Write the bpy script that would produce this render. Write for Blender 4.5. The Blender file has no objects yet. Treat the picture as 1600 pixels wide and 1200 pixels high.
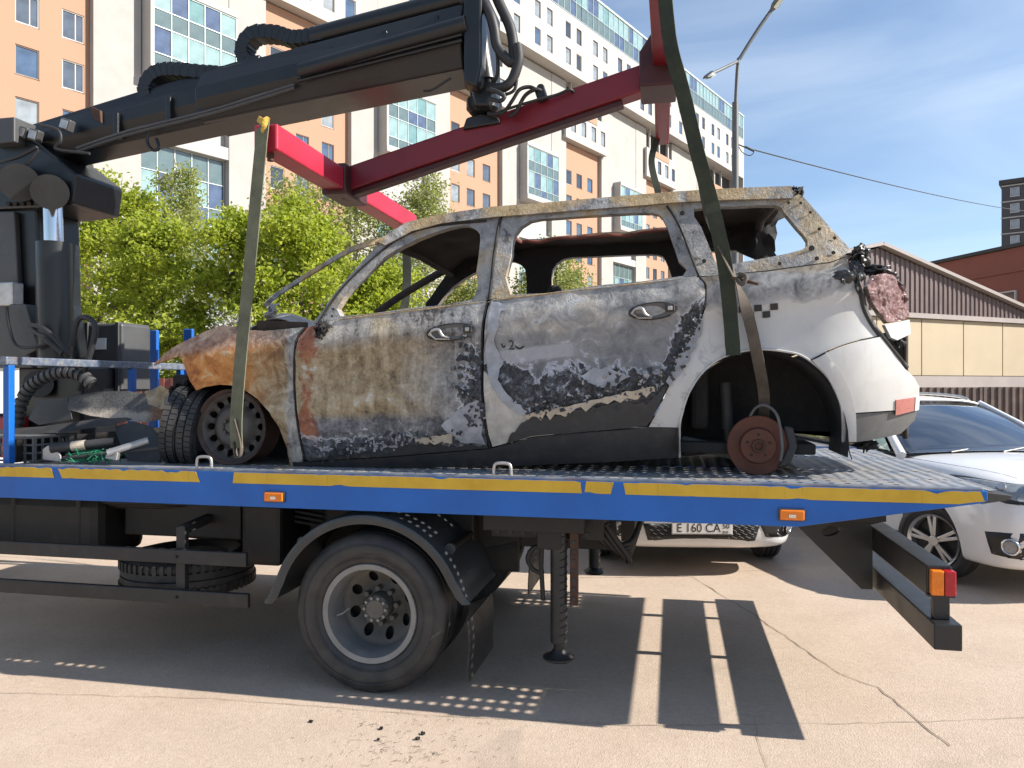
import bpy, bmesh, math, random
from mathutils import Vector, Matrix, noise
from mathutils.geometry import delaunay_2d_cdt
from mathutils.bvhtree import BVHTree
R = math.radians
random.seed(7)
scene = bpy.context.scene
COL = scene.collection
# ------------------------------------------------------------------ camera
YAW, FPX, CAMZ = R(11.8), 1200.0, 1.68
SA, CA = math.sin(YAW), math.cos(YAW)
cd = bpy.data.cameras.new('camera'); cam = bpy.data.objects.new('camera', cd); COL.objects.link(cam)
cd.sensor_fit = 'HORIZONTAL'; cd.sensor_width = 36.0; cd.lens = 36.0 * FPX / 1600.0
cd.clip_start = 0.05; cd.clip_end = 3000
cam.location = (0, 0, CAMZ); cam.rotation_euler = (R(90), 0, YAW)
scene.camera = cam
scene.render.engine = 'CYCLES'
scene.render.resolution_x, scene.render.resolution_y = 1024, 768
scene.cycles.use_denoising = True
scene.cycles.max_bounces = 6; scene.cycles.diffuse_bounces = 3; scene.cycles.glossy_bounces = 3; scene.cycles.transmission_bounces = 3; scene.cycles.transparent_max_bounces = 8
scene.cycles.caustics_reflective = False; scene.cycles.caustics_refractive = False
scene.cycles.use_adaptive_sampling = True; scene.cycles.adaptive_threshold = 0.02
# ------------------------------------------------------------------ sky and sun
SUN = Vector((1.5, 0.07, 1.0)).normalized()          # direction towards the sun
ELEV = math.asin(SUN.z); AZ = math.atan2(SUN.x, SUN.y)
W = bpy.data.worlds.new('World'); scene.world = W; W.use_nodes = True
nt = W.node_tree; nt.nodes.clear()
wo = nt.nodes.new('ShaderNodeOutputWorld'); bg = nt.nodes.new('ShaderNodeBackground')
sky = nt.nodes.new('ShaderNodeTexSky'); sky.sky_type = 'NISHITA'; sky.sun_disc = False
sky.sun_elevation = ELEV; sky.sun_rotation = AZ
sky.air_density = 1.0; sky.dust_density = 0.25; sky.ozone_density = 3.0; sky.altitude = 150
tc = nt.nodes.new('ShaderNodeTexCoord'); mp = nt.nodes.new('ShaderNodeMapping')
mp.inputs['Scale'].default_value = (1.0, 1.6, 5.0); mp.inputs['Rotation'].default_value = (0.25, 0.3, 0.4)
cn = nt.nodes.new('ShaderNodeTexNoise'); cn.inputs['Scale'].default_value = 1.9; cn.inputs['Detail'].default_value = 9
cn.inputs['Roughness'].default_value = 0.5; cn.inputs['Distortion'].default_value = 0.5
cr = nt.nodes.new('ShaderNodeMapRange'); cr.interpolation_type = 'SMOOTHSTEP'
cr.inputs['From Min'].default_value = 0.30; cr.inputs['From Max'].default_value = 0.80
cr.inputs['To Min'].default_value = 0.04; cr.inputs['To Max'].default_value = 0.42
cmix = nt.nodes.new('ShaderNodeMix'); cmix.data_type = 'RGBA'; cmix.inputs[7].default_value = (6.2, 6.9, 7.6, 1)
nt.links.new(tc.outputs['Generated'], mp.inputs['Vector']); nt.links.new(mp.outputs['Vector'], cn.inputs['Vector'])
nt.links.new(cn.outputs['Fac'], cr.inputs['Value']); nt.links.new(cr.outputs['Result'], cmix.inputs['Factor'])
nt.links.new(sky.outputs['Color'], cmix.inputs[6]); nt.links.new(cmix.outputs[2], bg.inputs['Color'])
bg.inputs['Strength'].default_value = 0.092
nt.links.new(bg.outputs['Background'], wo.inputs['Surface'])
sl = bpy.data.lights.new('sun', 'SUN'); sl.energy = 5.0; sl.angle = R(0.53); sl.color = (1.0, 0.93, 0.83)
so = bpy.data.objects.new('sun', sl); COL.objects.link(so); so.location = (30, 5, 30)
so.rotation_euler = SUN.to_track_quat('Z', 'Y').to_euler()
vs = scene.view_settings; vs.view_transform = 'Standard'; vs.look = 'None'; vs.exposure = 0.93; vs.gamma = 1.0
vs.use_curve_mapping = False

# ------------------------------------------------------------------ measuring helpers (photo pixel -> place in the world)
def _d(px, py):
    u = (px - 800.0) / FPX; v = (600.0 - py) / FPX
    return Vector((-SA + CA * u, CA + SA * u, v))
def P(px, py, y):                 # point on the plane y
    d = _d(px, py); t = y / d.y
    return Vector((d.x * t, y, CAMZ + d.z * t))
def Gz(px, py, z=0.0):            # point on the horizontal plane z
    d = _d(px, py); t = (z - CAMZ) / d.z
    return Vector((d.x * t, d.y * t, z))
def CF(X, Z, h=0.0):              # metres right of / ahead of the camera
    return Vector((CA * X - SA * Z, SA * X + CA * Z, h))
def PD(px, py, Z):                # pixel at distance Z ahead
    return CF((px - 800) / FPX * Z, Z, CAMZ + (600 - py) / FPX * Z)
def lin(c):
    c /= 255.0
    return c / 12.92 if c <= 0.04045 else ((c + 0.055) / 1.055) ** 2.4
def S(r, g, b): return (lin(r), lin(g), lin(b))

# ------------------------------------------------------------------ material helper
class M:
    def __init__(s, name):
        s.m = bpy.data.materials.new(name); s.m.use_nodes = True; s.t = s.m.node_tree
        s.b = s.t.nodes['Principled BSDF']; s._tc = None
    def n(s, t, **k):
        o = s.t.nodes.new(t)
        for a, v in k.items(): setattr(o, a, v)
        return o
    def put(s, sock, v):
        if isinstance(v, bpy.types.NodeSocket): s.t.links.new(v, sock)
        elif v is not None:
            if isinstance(v, (tuple, list)) and sock.type == 'RGBA' and len(v) == 3: v = (*v, 1)
            sock.default_value = v
    def co(s, scale=None, which='Object'):
        if s._tc is None: s._tc = s.n('ShaderNodeTexCoord')
        v = s._tc.outputs[which]
        if scale is None: return v
        mp = s.n('ShaderNodeMapping'); s.put(mp.inputs['Vector'], v); mp.inputs['Scale'].default_value = scale
        return mp.outputs['Vector']
    def xyz(s):
        q = s.n('ShaderNodeSeparateXYZ'); s.put(q.inputs[0], s.co()); return q.outputs
    def noise(s, scale, detail=6, rough=0.6, dist=0.0, vec=None):
        q = s.n('ShaderNodeTexNoise'); s.put(q.inputs['Vector'], vec if vec is not None else s.co())
        q.inputs['Scale'].default_value = scale; q.inputs['Detail'].default_value = detail
        q.inputs['Roughness'].default_value = rough; q.inputs['Distortion'].default_value = dist
        return q.outputs['Fac']
    def vor(s, scale, feature='F1', vec=None, out='Distance'):
        q = s.n('ShaderNodeTexVoronoi', feature=feature); s.put(q.inputs['Vector'], vec if vec is not None else s.co())
        q.inputs['Scale'].default_value = scale; return q.outputs[out]
    def op(s, o, a, b=None, c=None, clamp=False):
        q = s.n('ShaderNodeMath', operation=o, use_clamp=clamp)
        for i, v in enumerate((a, b, c)):
            if v is not None: s.put(q.inputs[i], v)
        return q.outputs[0]
    def add(s, a, b): return s.op('ADD', a, b)
    def mul(s, a, b): return s.op('MULTIPLY', a, b)
    def ss(s, x, e0, e1, lo=0.0, hi=1.0):
        q = s.n('ShaderNodeMapRange', interpolation_type='SMOOTHSTEP')
        if e0 > e1: e0, e1, lo, hi = e1, e0, hi, lo
        s.put(q.inputs['Value'], x); q.inputs['From Min'].default_value = e0; q.inputs['From Max'].default_value = e1
        q.inputs['To Min'].default_value = lo; q.inputs['To Max'].default_value = hi
        return q.outputs['Result']
    def mix(s, f, a, b):
        q = s.n('ShaderNodeMix', data_type='RGBA'); s.put(q.inputs['Factor'], f)
        s.put(q.inputs[6], a); s.put(q.inputs[7], b); return q.outputs[2]
    def con(s, x, k): return s.op('MULTIPLY_ADD', x, k, 0.5 - 0.5 * k)
    def ramp(s, f, stops, interp='LINEAR'):
        q = s.n('ShaderNodeValToRGB'); e = q.color_ramp.elements; q.color_ramp.interpolation = interp
        while len(e) < len(stops): e.new(0.5)
        for i, (p, c) in enumerate(stops): e[i].position = p; e[i].color = (*c, 1)
        s.put(q.inputs[0], f); return q.outputs[0]
    def bump(s, h, strength=0.3, dist=0.01, normal=None):
        q = s.n('ShaderNodeBump'); s.put(q.inputs['Height'], h); q.inputs['Strength'].default_value = strength
        q.inputs['Distance'].default_value = dist
        if normal is not None: s.put(q.inputs['Normal'], normal)
        return q.outputs[0]
    def out(s, col, rough=0.6, metal=0.0, normal=None, **k):
        s.put(s.b.inputs['Base Color'], col); s.put(s.b.inputs['Roughness'], rough); s.put(s.b.inputs['Metallic'], metal)
        if normal is not None: s.put(s.b.inputs['Normal'], normal)
        for a, v in k.items(): s.put(s.b.inputs[a], v)
        return s.m
def pm(name, col, rough=0.55, metal=0.0, var=0.3, scale=5.0, bump=0.15, bscale=60, dust=0.0, dustcol=(0.28, 0.24, 0.19), **k):
    m = M(name); n = m.noise(scale, 5, 0.65)
    c0 = tuple(x * (1 - var) for x in col); c1 = tuple(min(1, x * (1 + var)) for x in col)
    c = m.ramp(n, [(0.28, c0), (0.72, c1)])
    if dust > 0:
        d = m.ss(m.noise(scale * 2.3, 5, 0.7), 0.45, 0.75, 0, dust); c = m.mix(d, c, dustcol)
    r = m.op('ADD', m.mul(n, 0.3), rough - 0.15, clamp=True)
    nm = m.bump(m.noise(bscale, 2), bump, 0.004) if bump > 0 else None
    return m.out(c, r, metal, nm, **k)

# ------------------------------------------------------------------ object helper
def tag(o, label=None, cat=None, group=None, kind=None):
    if label: o['label'] = label
    if cat: o['category'] = cat
    if group: o['group'] = group
    if kind: o['kind'] = kind
    return o
def thing(name, label, cat, loc=(0, 0, 0), rotz=0.0, group=None):
    o = bpy.data.objects.new(name, None); COL.objects.link(o); o.location = loc; o.rotation_euler = (0, 0, rotz)
    o.empty_display_size = 0.2
    return tag(o, label, cat, group)
def root_of(o):
    while o.parent: o = o.parent
    return o
def rounded(a, n): return [(math.cos(2 * math.pi * i / n) * a, math.sin(2 * math.pi * i / n) * a) for i in range(n)]
class MB:
    def __init__(s): s.v = []; s.f = []; s.mi = []
    def _add(s, vs, fs, mi=0):
        b = len(s.v); s.v += [Vector(v) for v in vs]
        s.f += [[b + i for i in f] for f in fs]; s.mi += [mi] * len(fs); return s
    def box(s, c, size, rot=None, mi=0):
        hx, hy, hz = (x / 2 for x in size); c = Vector(c)
        vs = [Vector((x, y, z)) for x in (-hx, hx) for y in (-hy, hy) for z in (-hz, hz)]
        if rot is not None: vs = [rot @ v for v in vs]
        return s._add([c + v for v in vs], [(0, 1, 3, 2), (4, 6, 7, 5), (0, 4, 5, 1), (2, 3, 7, 6), (0, 2, 6, 4), (1, 5, 7, 3)], mi)
    def bb(s, a, b, mi=0):           # box from corner to corner
        return s.box([(a[i] + b[i]) / 2 for i in range(3)], [abs(b[i] - a[i]) for i in range(3)], None, mi)
    def beam(s, p, q, w, h, up=(0, 0, 1), mi=0):   # box section from p to q
        p, q = Vector(p), Vector(q); d = (q - p).normalized(); up = Vector(up)
        r = d.cross(up).normalized(); u = r.cross(d)
        vs = [e + r * a * w / 2 + u * b * h / 2 for e in (p, q) for a, b in ((-1, -1), (1, -1), (1, 1), (-1, 1))]
        return s._add(vs, [(3, 2, 1, 0), (4, 5, 6, 7), (0, 1, 5, 4), (1, 2, 6, 5), (2, 3, 7, 6), (3, 0, 4, 7)], mi)
    def tube(s, pts, r, n=8, closed=False, mi=0, ell=1.0):
        pts = [Vector(p) for p in pts]; k = len(pts)
        rs = r if isinstance(r, (list, tuple)) else [r] * k
        b = len(s.v); prev = None
        for i, p in enumerate(pts):
            a = pts[(i - 1) % k] if (closed or i > 0) else p; c = pts[(i + 1) % k] if (closed or i < k - 1) else p
            d = (c - a).normalized()
            if prev is None:
                ref = Vector((0, 0, 1)) if abs(d.z) < 0.9 else Vector((1, 0, 0))
                prev = d.cross(ref).normalized()
            u = (prev - d * prev.dot(d)).normalized(); w = d.cross(u); prev = u
            for j in range(n):
                t = 2 * math.pi * j / n
                s.v.append(p + u * math.cos(t) * rs[i] + w * math.sin(t) * rs[i] * ell)
        m = k if closed else k - 1
        for i in range(m):
            i2 = (i + 1) % k
            for j in range(n):
                j2 = (j + 1) % n
                s.f.append([b + i * n + j, b + i * n + j2, b + i2 * n + j2, b + i2 * n + j]); s.mi.append(mi)
        if not closed:
            s.f.append([b + j for j in range(n)][::-1]); s.mi.append(mi)
            s.f.append([b + (k - 1) * n + j for j in range(n)]); s.mi.append(mi)
        return s
    def cyl(s, p, q, r0, r1=None, n=16, mi=0): return s.tube([p, q], [r0, r0 if r1 is None else r1], n, False, mi)
    def prism(s, poly, ext, mi=0):   # polygon of 3D points pushed along ext
        k = len(poly); ext = Vector(ext); a = [Vector(p) for p in poly]
        fs = [list(range(k))[::-1], list(range(k, 2 * k))] + [[i, (i + 1) % k, k + (i + 1) % k, k + i] for i in range(k)]
        return s._add(a + [p + ext for p in a], fs, mi)
    def revolve(s, prof, c, axis='y', n=40, mi=0, closed=True):   # prof: (radius, along axis)
        c = Vector(c); b = len(s.v); k = len(prof)
        for i in range(n):
            t = 2 * math.pi * i / n; ct, st = math.cos(t), math.sin(t)
            for r, h in prof:
                o = {'y': (r * ct, h, r * st), 'z': (r * ct, r * st, h), 'x': (h, r * ct, r * st)}[axis]
                s.v.append(c + Vector(o))
        for i in range(n):
            i2 = (i + 1) % n
            for j in range(k if closed else k - 1):
                j2 = (j + 1) % k
                s.f.append([b + i * k + j, b + i * k + j2, b + i2 * k + j2, b + i2 * k + j]); s.mi.append(mi)
        return s
    def ribbon(s, pts, wdir, w, th, mi=0):   # flat strap: pts, width direction(s)
        pts = [Vector(p) for p in pts]; k = len(pts); b = len(s.v)
        for i, p in enumerate(pts):
            d = (pts[min(i + 1, k - 1)] - pts[max(i - 1, 0)]).normalized()
            wd = Vector(wdir[i] if isinstance(wdir, list) else wdir); wd = (wd - d * wd.dot(d)).normalized(); nn = d.cross(wd)
            ww = w[i] if isinstance(w, list) else w
            for a, c in ((-1, -1), (1, -1), (1, 1), (-1, 1)): s.v.append(p + wd * a * ww / 2 + nn * c * th / 2)
        for i in range(k - 1):
            for j in range(4):
                j2 = (j + 1) % 4
                s.f.append([b + i * 4 + j, b + i * 4 + j2, b + i * 4 + 4 + j2, b + i * 4 + 4 + j]); s.mi.append(mi)
        s.f += [[b + 3, b + 2, b + 1, b], [b + 4 * k - 4 + j for j in range(4)]]; s.mi += [mi, mi]
        return s
    def grid(s, fn, nu, nv, mi=0):
        b = len(s.v)
        for i in range(nu + 1):
            for j in range(nv + 1): s.v.append(Vector(fn(i / nu, j / nv)))
        for i in range(nu):
            for j in range(nv):
                a = b + i * (nv + 1) + j
                s.f.append([a, a + nv + 1, a + nv + 2, a + 1]); s.mi.append(mi)
        return s
    def shift(s, v):
        v = Vector(v); s.v = [p + v for p in s.v]; return s
    def build(s, name, mats, parent=None, bevel=0.0, smooth=None, solid=0.0, local=False, sub=0):
        off = Vector((0, 0, 0))
        if parent is not None and not local:
            off = root_of(parent).location.copy()
        me = bpy.data.meshes.new(name)
        me.from_pydata([tuple(v - off) for v in s.v], [], s.f)
        if not isinstance(mats, (list, tuple)): mats = [mats]
        for m in mats: me.materials.append(m)
        if len(mats) > 1: me.polygons.foreach_set('material_index', s.mi)
        bm = bmesh.new(); bm.from_mesh(me); bmesh.ops.recalc_face_normals(bm, faces=bm.faces); bm.to_mesh(me); bm.free()
        if smooth is not None:
            me.polygons.foreach_set('use_smooth', [True] * len(me.polygons))
            me.set_sharp_from_angle(angle=R(smooth))
        me.update()
        o = bpy.data.objects.new(name, me); COL.objects.link(o)
        if parent is not None: o.parent = parent
        if sub:
            q = o.modifiers.new('sub', 'SUBSURF'); q.levels = sub; q.render_levels = sub
        if solid:
            q = o.modifiers.new('thickness', 'SOLIDIFY'); q.thickness = solid; q.offset = -1
        if bevel:
            q = o.modifiers.new('bevel', 'BEVEL'); q.width = bevel; q.segments = 2; q.limit_method = 'ANGLE'; q.angle_limit = R(40)
            q.harden_normals = False
        return o
def copy_tree(o, parent=None, loc=None):
    c = o.copy(); COL.objects.link(c)
    if parent is not None: c.parent = parent
    for ch in list(o.children): copy_tree(ch, c)
    if loc is not None: c.location = loc
    return c
def catmull(pts, k=6, closed=False):
    pts = [Vector(p) for p in pts]; n = len(pts); out = []
    for i in range(n if closed else n - 1):
        if closed: a, b, c, d = (pts[(i + j) % n] for j in (-1, 0, 1, 2))
        else: a, b, c, d = pts[max(i - 1, 0)], pts[i], pts[i + 1], pts[min(i + 2, n - 1)]
        for j in range(k):
            t = j / k
            out.append(0.5 * ((2 * b) + (c - a) * t + (2 * a - 5 * b + 4 * c - d) * t * t + (3 * b - a - 3 * c + d) * t ** 3))
    if not closed: out.append(pts[-1])
    return out
def inside(p, poly):
    x, y = p; r = False; n = len(poly); j = n - 1
    for i in range(n):
        xi, yi = poly[i]; xj, yj = poly[j]
        if (yi > y) != (yj > y) and x < (xj - xi) * (y - yi) / (yj - yi) + xi: r = not r
        j = i
    return r
def resample(poly, step):
    out = []
    for i, a in enumerate(poly):
        b = poly[(i + 1) % len(poly)]; L = math.hypot(b[0] - a[0], b[1] - a[1]); k = max(1, int(L / step))
        out += [(a[0] + (b[0] - a[0]) * j / k, a[1] + (b[1] - a[1]) * j / k) for j in range(k)]
    return out
def sheet(outline, holes=(), step=0.04, jitter=0.15):
    """plane region with holes, meshed finely: returns 2D points and triangles"""
    loops = [resample(outline, step)] + [resample(h, step) for h in holes]
    pts, edges = [], []
    for lp in loops:
        b = len(pts); pts += lp; edges += [(b + i, b + (i + 1) % len(lp)) for i in range(len(lp))]
    x0, x1 = min(p[0] for p in outline), max(p[0] for p in outline); y0, y1 = min(p[1] for p in outline), max(p[1] for p in outline)
    rnd = random.Random(3); bpts = list(pts)
    j = 0; y = y0 + step * 0.5
    while y < y1:
        x = x0 + step * (0.5 if j % 2 else 0.25)
        while x < x1:
            q = (x + rnd.uniform(-jitter, jitter) * step, y + rnd.uniform(-jitter, jitter) * step)
            if inside(q, loops[0]) and not any(inside(q, h) for h in loops[1:]):
                if all((q[0] - b[0]) ** 2 + (q[1] - b[1]) ** 2 > (0.45 * step) ** 2 for b in bpts): pts.append(q)
            x += step
        y += step; j += 1
    r = delaunay_2d_cdt([Vector(p) for p in pts], edges, [], 0, 1e-6)
    V = [tuple(v) for v in r[0]]; T = []
    for f in r[2]:
        c = (sum(V[i][0] for i in f) / len(f), sum(V[i][1] for i in f) / len(f))
        if inside(c, loops[0]) and not any(inside(c, h) for h in loops[1:]): T.append(list(f))
    return V, T
def shell(V, T, front, back, mi_front=0, mi_back=1):
    """two skins (functions of the 2D point) joined along their borders"""
    mb = MB(); n = len(V)
    mb.v = [Vector(front(*p)) for p in V] + [Vector(back(*p)) for p in V]
    cnt = {}
    for f in T:
        for i in range(len(f)):
            a, b = f[i], f[(i + 1) % len(f)]; cnt.setdefault((min(a, b), max(a, b)), []).append((a, b))
    mb.f = [list(f) for f in T] + [[n + i for i in f][::-1] for f in T]
    mb.mi = [mi_front] * len(T) + [mi_back] * len(T)
    for e, l in cnt.items():
        if len(l) == 1:
            a, b = l[0]; mb.f.append([b, a, n + a, n + b]); mb.mi.append(mi_front)
    return mb
def N3(x, y, z=0.0): return noise.noise(Vector((x, y, z)))
def text_mesh(body, size, name, mat, parent, loc, rx=R(90), rz=0.0, depth=0.001, align='CENTER'):
    cu = bpy.data.curves.new(name, 'FONT'); cu.body = body; cu.size = size; cu.extrude = depth; cu.align_x = align; cu.align_y = 'CENTER'
    t = bpy.data.objects.new(name, cu); COL.objects.link(t)
    dg = bpy.context.evaluated_depsgraph_get(); me = bpy.data.meshes.new_from_object(t.evaluated_get(dg))
    bpy.data.objects.remove(t); me.materials.clear(); me.materials.append(mat)
    o = bpy.data.objects.new(name, me); COL.objects.link(o); o.parent = parent
    o.location = loc; o.rotation_euler = (rx, 0, rz)
    return o
# ================================================================== the setting
def ground_mat():
    m = M('dusty_asphalt')
    big = m.noise(0.35, 6, 0.6); mid = m.noise(2.2, 8, 0.65); fine = m.noise(70, 5, 0.75); grit = m.vor(130)
    c = m.ramp(mid, [(0.3, (0.41, 0.318, 0.245)), (0.5, (0.455, 0.358, 0.28)), (0.72, (0.50, 0.40, 0.318))])
    c = m.mix(m.ss(big, 0.35, 0.65, 0, 0.5), c, (0.43, 0.35, 0.28))
    sp2 = m.noise(26, 4, 0.75)
    c = m.mix(m.ss(sp2, 0.50, 0.70, 0, 0.45), c, (0.33, 0.265, 0.21)); c = m.mix(m.ss(sp2, 0.48, 0.32, 0, 0.4), c, (0.55, 0.46, 0.37))
    c = m.mix(m.ss(fine, 0.5, 0.72, 0, 0.5), c, (0.22, 0.185, 0.15))
    c = m.mix(m.ss(grit, 0.16, 0.03, 0, 0.5), c, (0.56, 0.49, 0.41))
    oil = m.ss(m.noise(0.9, 5, 0.6, 1.2), 0.60, 0.74, 0, 0.3)
    c = m.mix(oil, c, (0.22, 0.185, 0.155))
    h = m.add(m.mul(fine, 0.5), m.mul(m.noise(18, 4), 0.6))
    h = m.add(h, m.mul(grit, 0.5))
    return m.out(c, m.op('ADD', m.mul(fine, 0.2), 0.75), 0, m.bump(h, 0.5, 0.006))
g = MB(); g._add([(-1500, -600, 0), (1500, -600, 0), (1500, 2200, 0), (-1500, 2200, 0)], [(0, 1, 2, 3)])
ground = g.build('ground', ground_mat()); tag(ground, kind='structure')
m_crack = pm('crack_filler', (0.17, 0.135, 0.105), 0.9, 0, 0.5, 20, 0.4, 120)
rc = random.Random(5)
def crack(pts, w, name='pavement_crack'):
    pp = []
    for a, b in zip(pts[:-1], pts[1:]):
        a, b = Vector(a), Vector(b); k = max(2, int((b - a).length / 0.07))
        pp += [a.lerp(b, i / k) + Vector((rc.uniform(-1, 1), rc.uniform(-1, 1), 0)) * 0.008 for i in range(k)]
    mb = MB(); L = []
    for i, p in enumerate(pp):
        d = (pp[min(i + 1, len(pp) - 1)] - pp[max(i - 1, 0)]).normalized(); s_ = Vector((-d.y, d.x, 0))
        ww = w * rc.uniform(0.35, 1.2); mb.v += [p + s_ * ww / 2 + Vector((0, 0, 0.004)), p - s_ * ww / 2 + Vector((0, 0, 0.004))]
    mb.f = [[2 * i, 2 * i + 1, 2 * i + 3, 2 * i + 2] for i in range(len(pp) - 1)]; mb.mi = [0] * len(mb.f)
    return mb.build(name, m_crack, ground)
crack([Gz(905, 903), Gz(1080, 901), Gz(1180, 962), Gz(1310, 1052), Gz(1372, 1075), Gz(1500, 1180)], 0.007)
crack([Gz(1080, 901), Gz(1140, 893), Gz(1260, 890)], 0.006)
crack([Gz(-40, 1082), Gz(330, 1092), Gz(700, 1120), Gz(1000, 1135), Gz(1390, 1130), Gz(1650, 1120)], 0.0035)
crack([Gz(1180, 1120), Gz(1190, 1180), Gz(1230, 1260)], 0.003)

# ------------------------------------------------------------------ apartment block
m_white = pm('pale_render', (0.345, 0.335, 0.32), 0.85, 0, 0.10, 0.35, 0.1, 8, 0.25, (0.27, 0.25, 0.23))
m_white2 = pm('white_cladding', (0.37, 0.36, 0.345), 0.7, 0, 0.07, 0.3, 0.05, 6, 0.3, (0.29, 0.27, 0.25))
m_orange = pm('orange_render', (0.36, 0.215, 0.143), 0.85, 0, 0.06, 0.25, 0.08, 8, 0.12, (0.36, 0.21, 0.14))
m_greyw = pm('grey_render', (0.36, 0.36, 0.36), 0.8, 0, 0.08, 0.5, 0.05, 8)
m_frame_w = pm('white_window_frame', (0.5, 0.48, 0.46), 0.5, 0, 0.05, 2, 0)
m_frame_b = pm('brown_window_frame', (0.20, 0.14, 0.10), 0.5, 0, 0.1, 2, 0)
m_mull = pm('mullion_white', (0.40, 0.46, 0.46), 0.45, 0.2, 0.05, 2, 0)
m_gap = pm('dark_recess', (0.05, 0.05, 0.05), 0.9, 0, 0.2, 1, 0)
def glass_far(name, col, rough=0.06, var=0.35):
    m = M(name); n = m.noise(0.9, 3, 0.5)
    c = m.ramp(n, [(0.3, tuple(x * (1 - var) for x in col)), (0.7, tuple(x * (1 + var) for x in col))])
    return m.out(c, rough, 0.0, m.bump(m.noise(0.6, 2), 0.04, 0.05), **{'Specular IOR Level': 0.9})
gl = [glass_far('window_glass_slate', (0.075, 0.095, 0.125)), glass_far('window_glass_blue', (0.06, 0.10, 0.17)),
      glass_far('window_glass_curtain', (0.22, 0.25, 0.27), 0.15), glass_far('window_glass_dark', (0.035, 0.045, 0.06))]
ga = [glass_far('curtain_glass_aqua', (0.13, 0.24, 0.245), 0.08, 0.25), glass_far('curtain_glass_pale', (0.22, 0.33, 0.335), 0.1, 0.2),
      glass_far('curtain_glass_grey', (0.10, 0.145, 0.15), 0.08, 0.2), glass_far('curtain_glass_navy', (0.07, 0.10, 0.17), 0.06)]
ANG = math.atan2(0.9087, 0.418)
apt = thing('apartment_block', 'long tall apartment block with orange and pale walls and glass bays', 'building', CF(-32, 48), ANG)
def lb(name, x0, x1, y0, y1, z0, z1, mat, parent=apt, bevel=0):
    return MB().bb((x0, y0, z0), (x1, y1, z1)).build(name, mat, parent, bevel, local=True)
rb = random.Random(11)
def window_mesh(w, h, fm, gmat, cross=True):
    mb = MB(); t = 0.065
    for a in (((-w / 2, -0.10, 0), (-w / 2 + t, 0.05, h)), ((w / 2 - t, -0.10, 0), (w / 2, 0.05, h)),
              ((-w / 2 + t, -0.10, 0), (w / 2 - t, 0.05, t)), ((-w / 2 + t, -0.10, h - t), (w / 2 - t, 0.05, h))): mb.bb(*a)
    if cross: mb.bb((w * 0.1, -0.06, t), (w * 0.1 + 0.06, 0.03, h - t))
    mb.bb((-w / 2 - 0.05, -0.16, -0.07), (w / 2 + 0.05, 0.02, -0.005))
    mb.bb((-w / 2 + t, -0.035, t), (w / 2 - t, -0.02, h - t), 1)
    o = mb.build('window', [fm, gmat], None); me = o.data; bpy.data.objects.remove(o); return me
WM = [window_mesh(1.4, 1.9, m_frame_w if i % 3 == 0 else m_frame_b, gl[i % 4], i % 5 == 0) for i in range(8)]
WU = [window_mesh(1.25, 2.0, m_frame_b if i % 2 else m_frame_w, gl[(i + 1) % 4], False) for i in range(6)]
def put_window(me, x, y, z):
    o = bpy.data.objects.new('window', me); COL.objects.link(o); o.parent = apt; o.location = (x, y, z); return o
FL, B0, PER = 3.33, 8.7, 22.9
def wall_with_openings(name, x0, x1, z0, z1, y, cols, rows, w, h, mat, depth=0.35):
    """wall slab pierced by a grid of window openings"""
    xs = [x0]
    for c in cols: xs += [c - w / 2, c + w / 2]
    xs.append(x1); zs = [z0]
    for r_ in rows: zs += [r_, r_ + h]
    zs.append(z1); mb = MB()
    for i in range(len(xs) - 1):
        if i % 2 == 0: mb.bb((xs[i], y, z0), (xs[i + 1], y + depth, z1))
        else:
            for j in range(0, len(zs) - 1, 2): mb.bb((xs[i], y, zs[j]), (xs[i + 1], y + depth, zs[j + 1]))
    return mb.build(name, mat, apt, local=True)
lb('core', -16, 126, 0.6, 16, 0, 52.5, m_gap)
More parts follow.
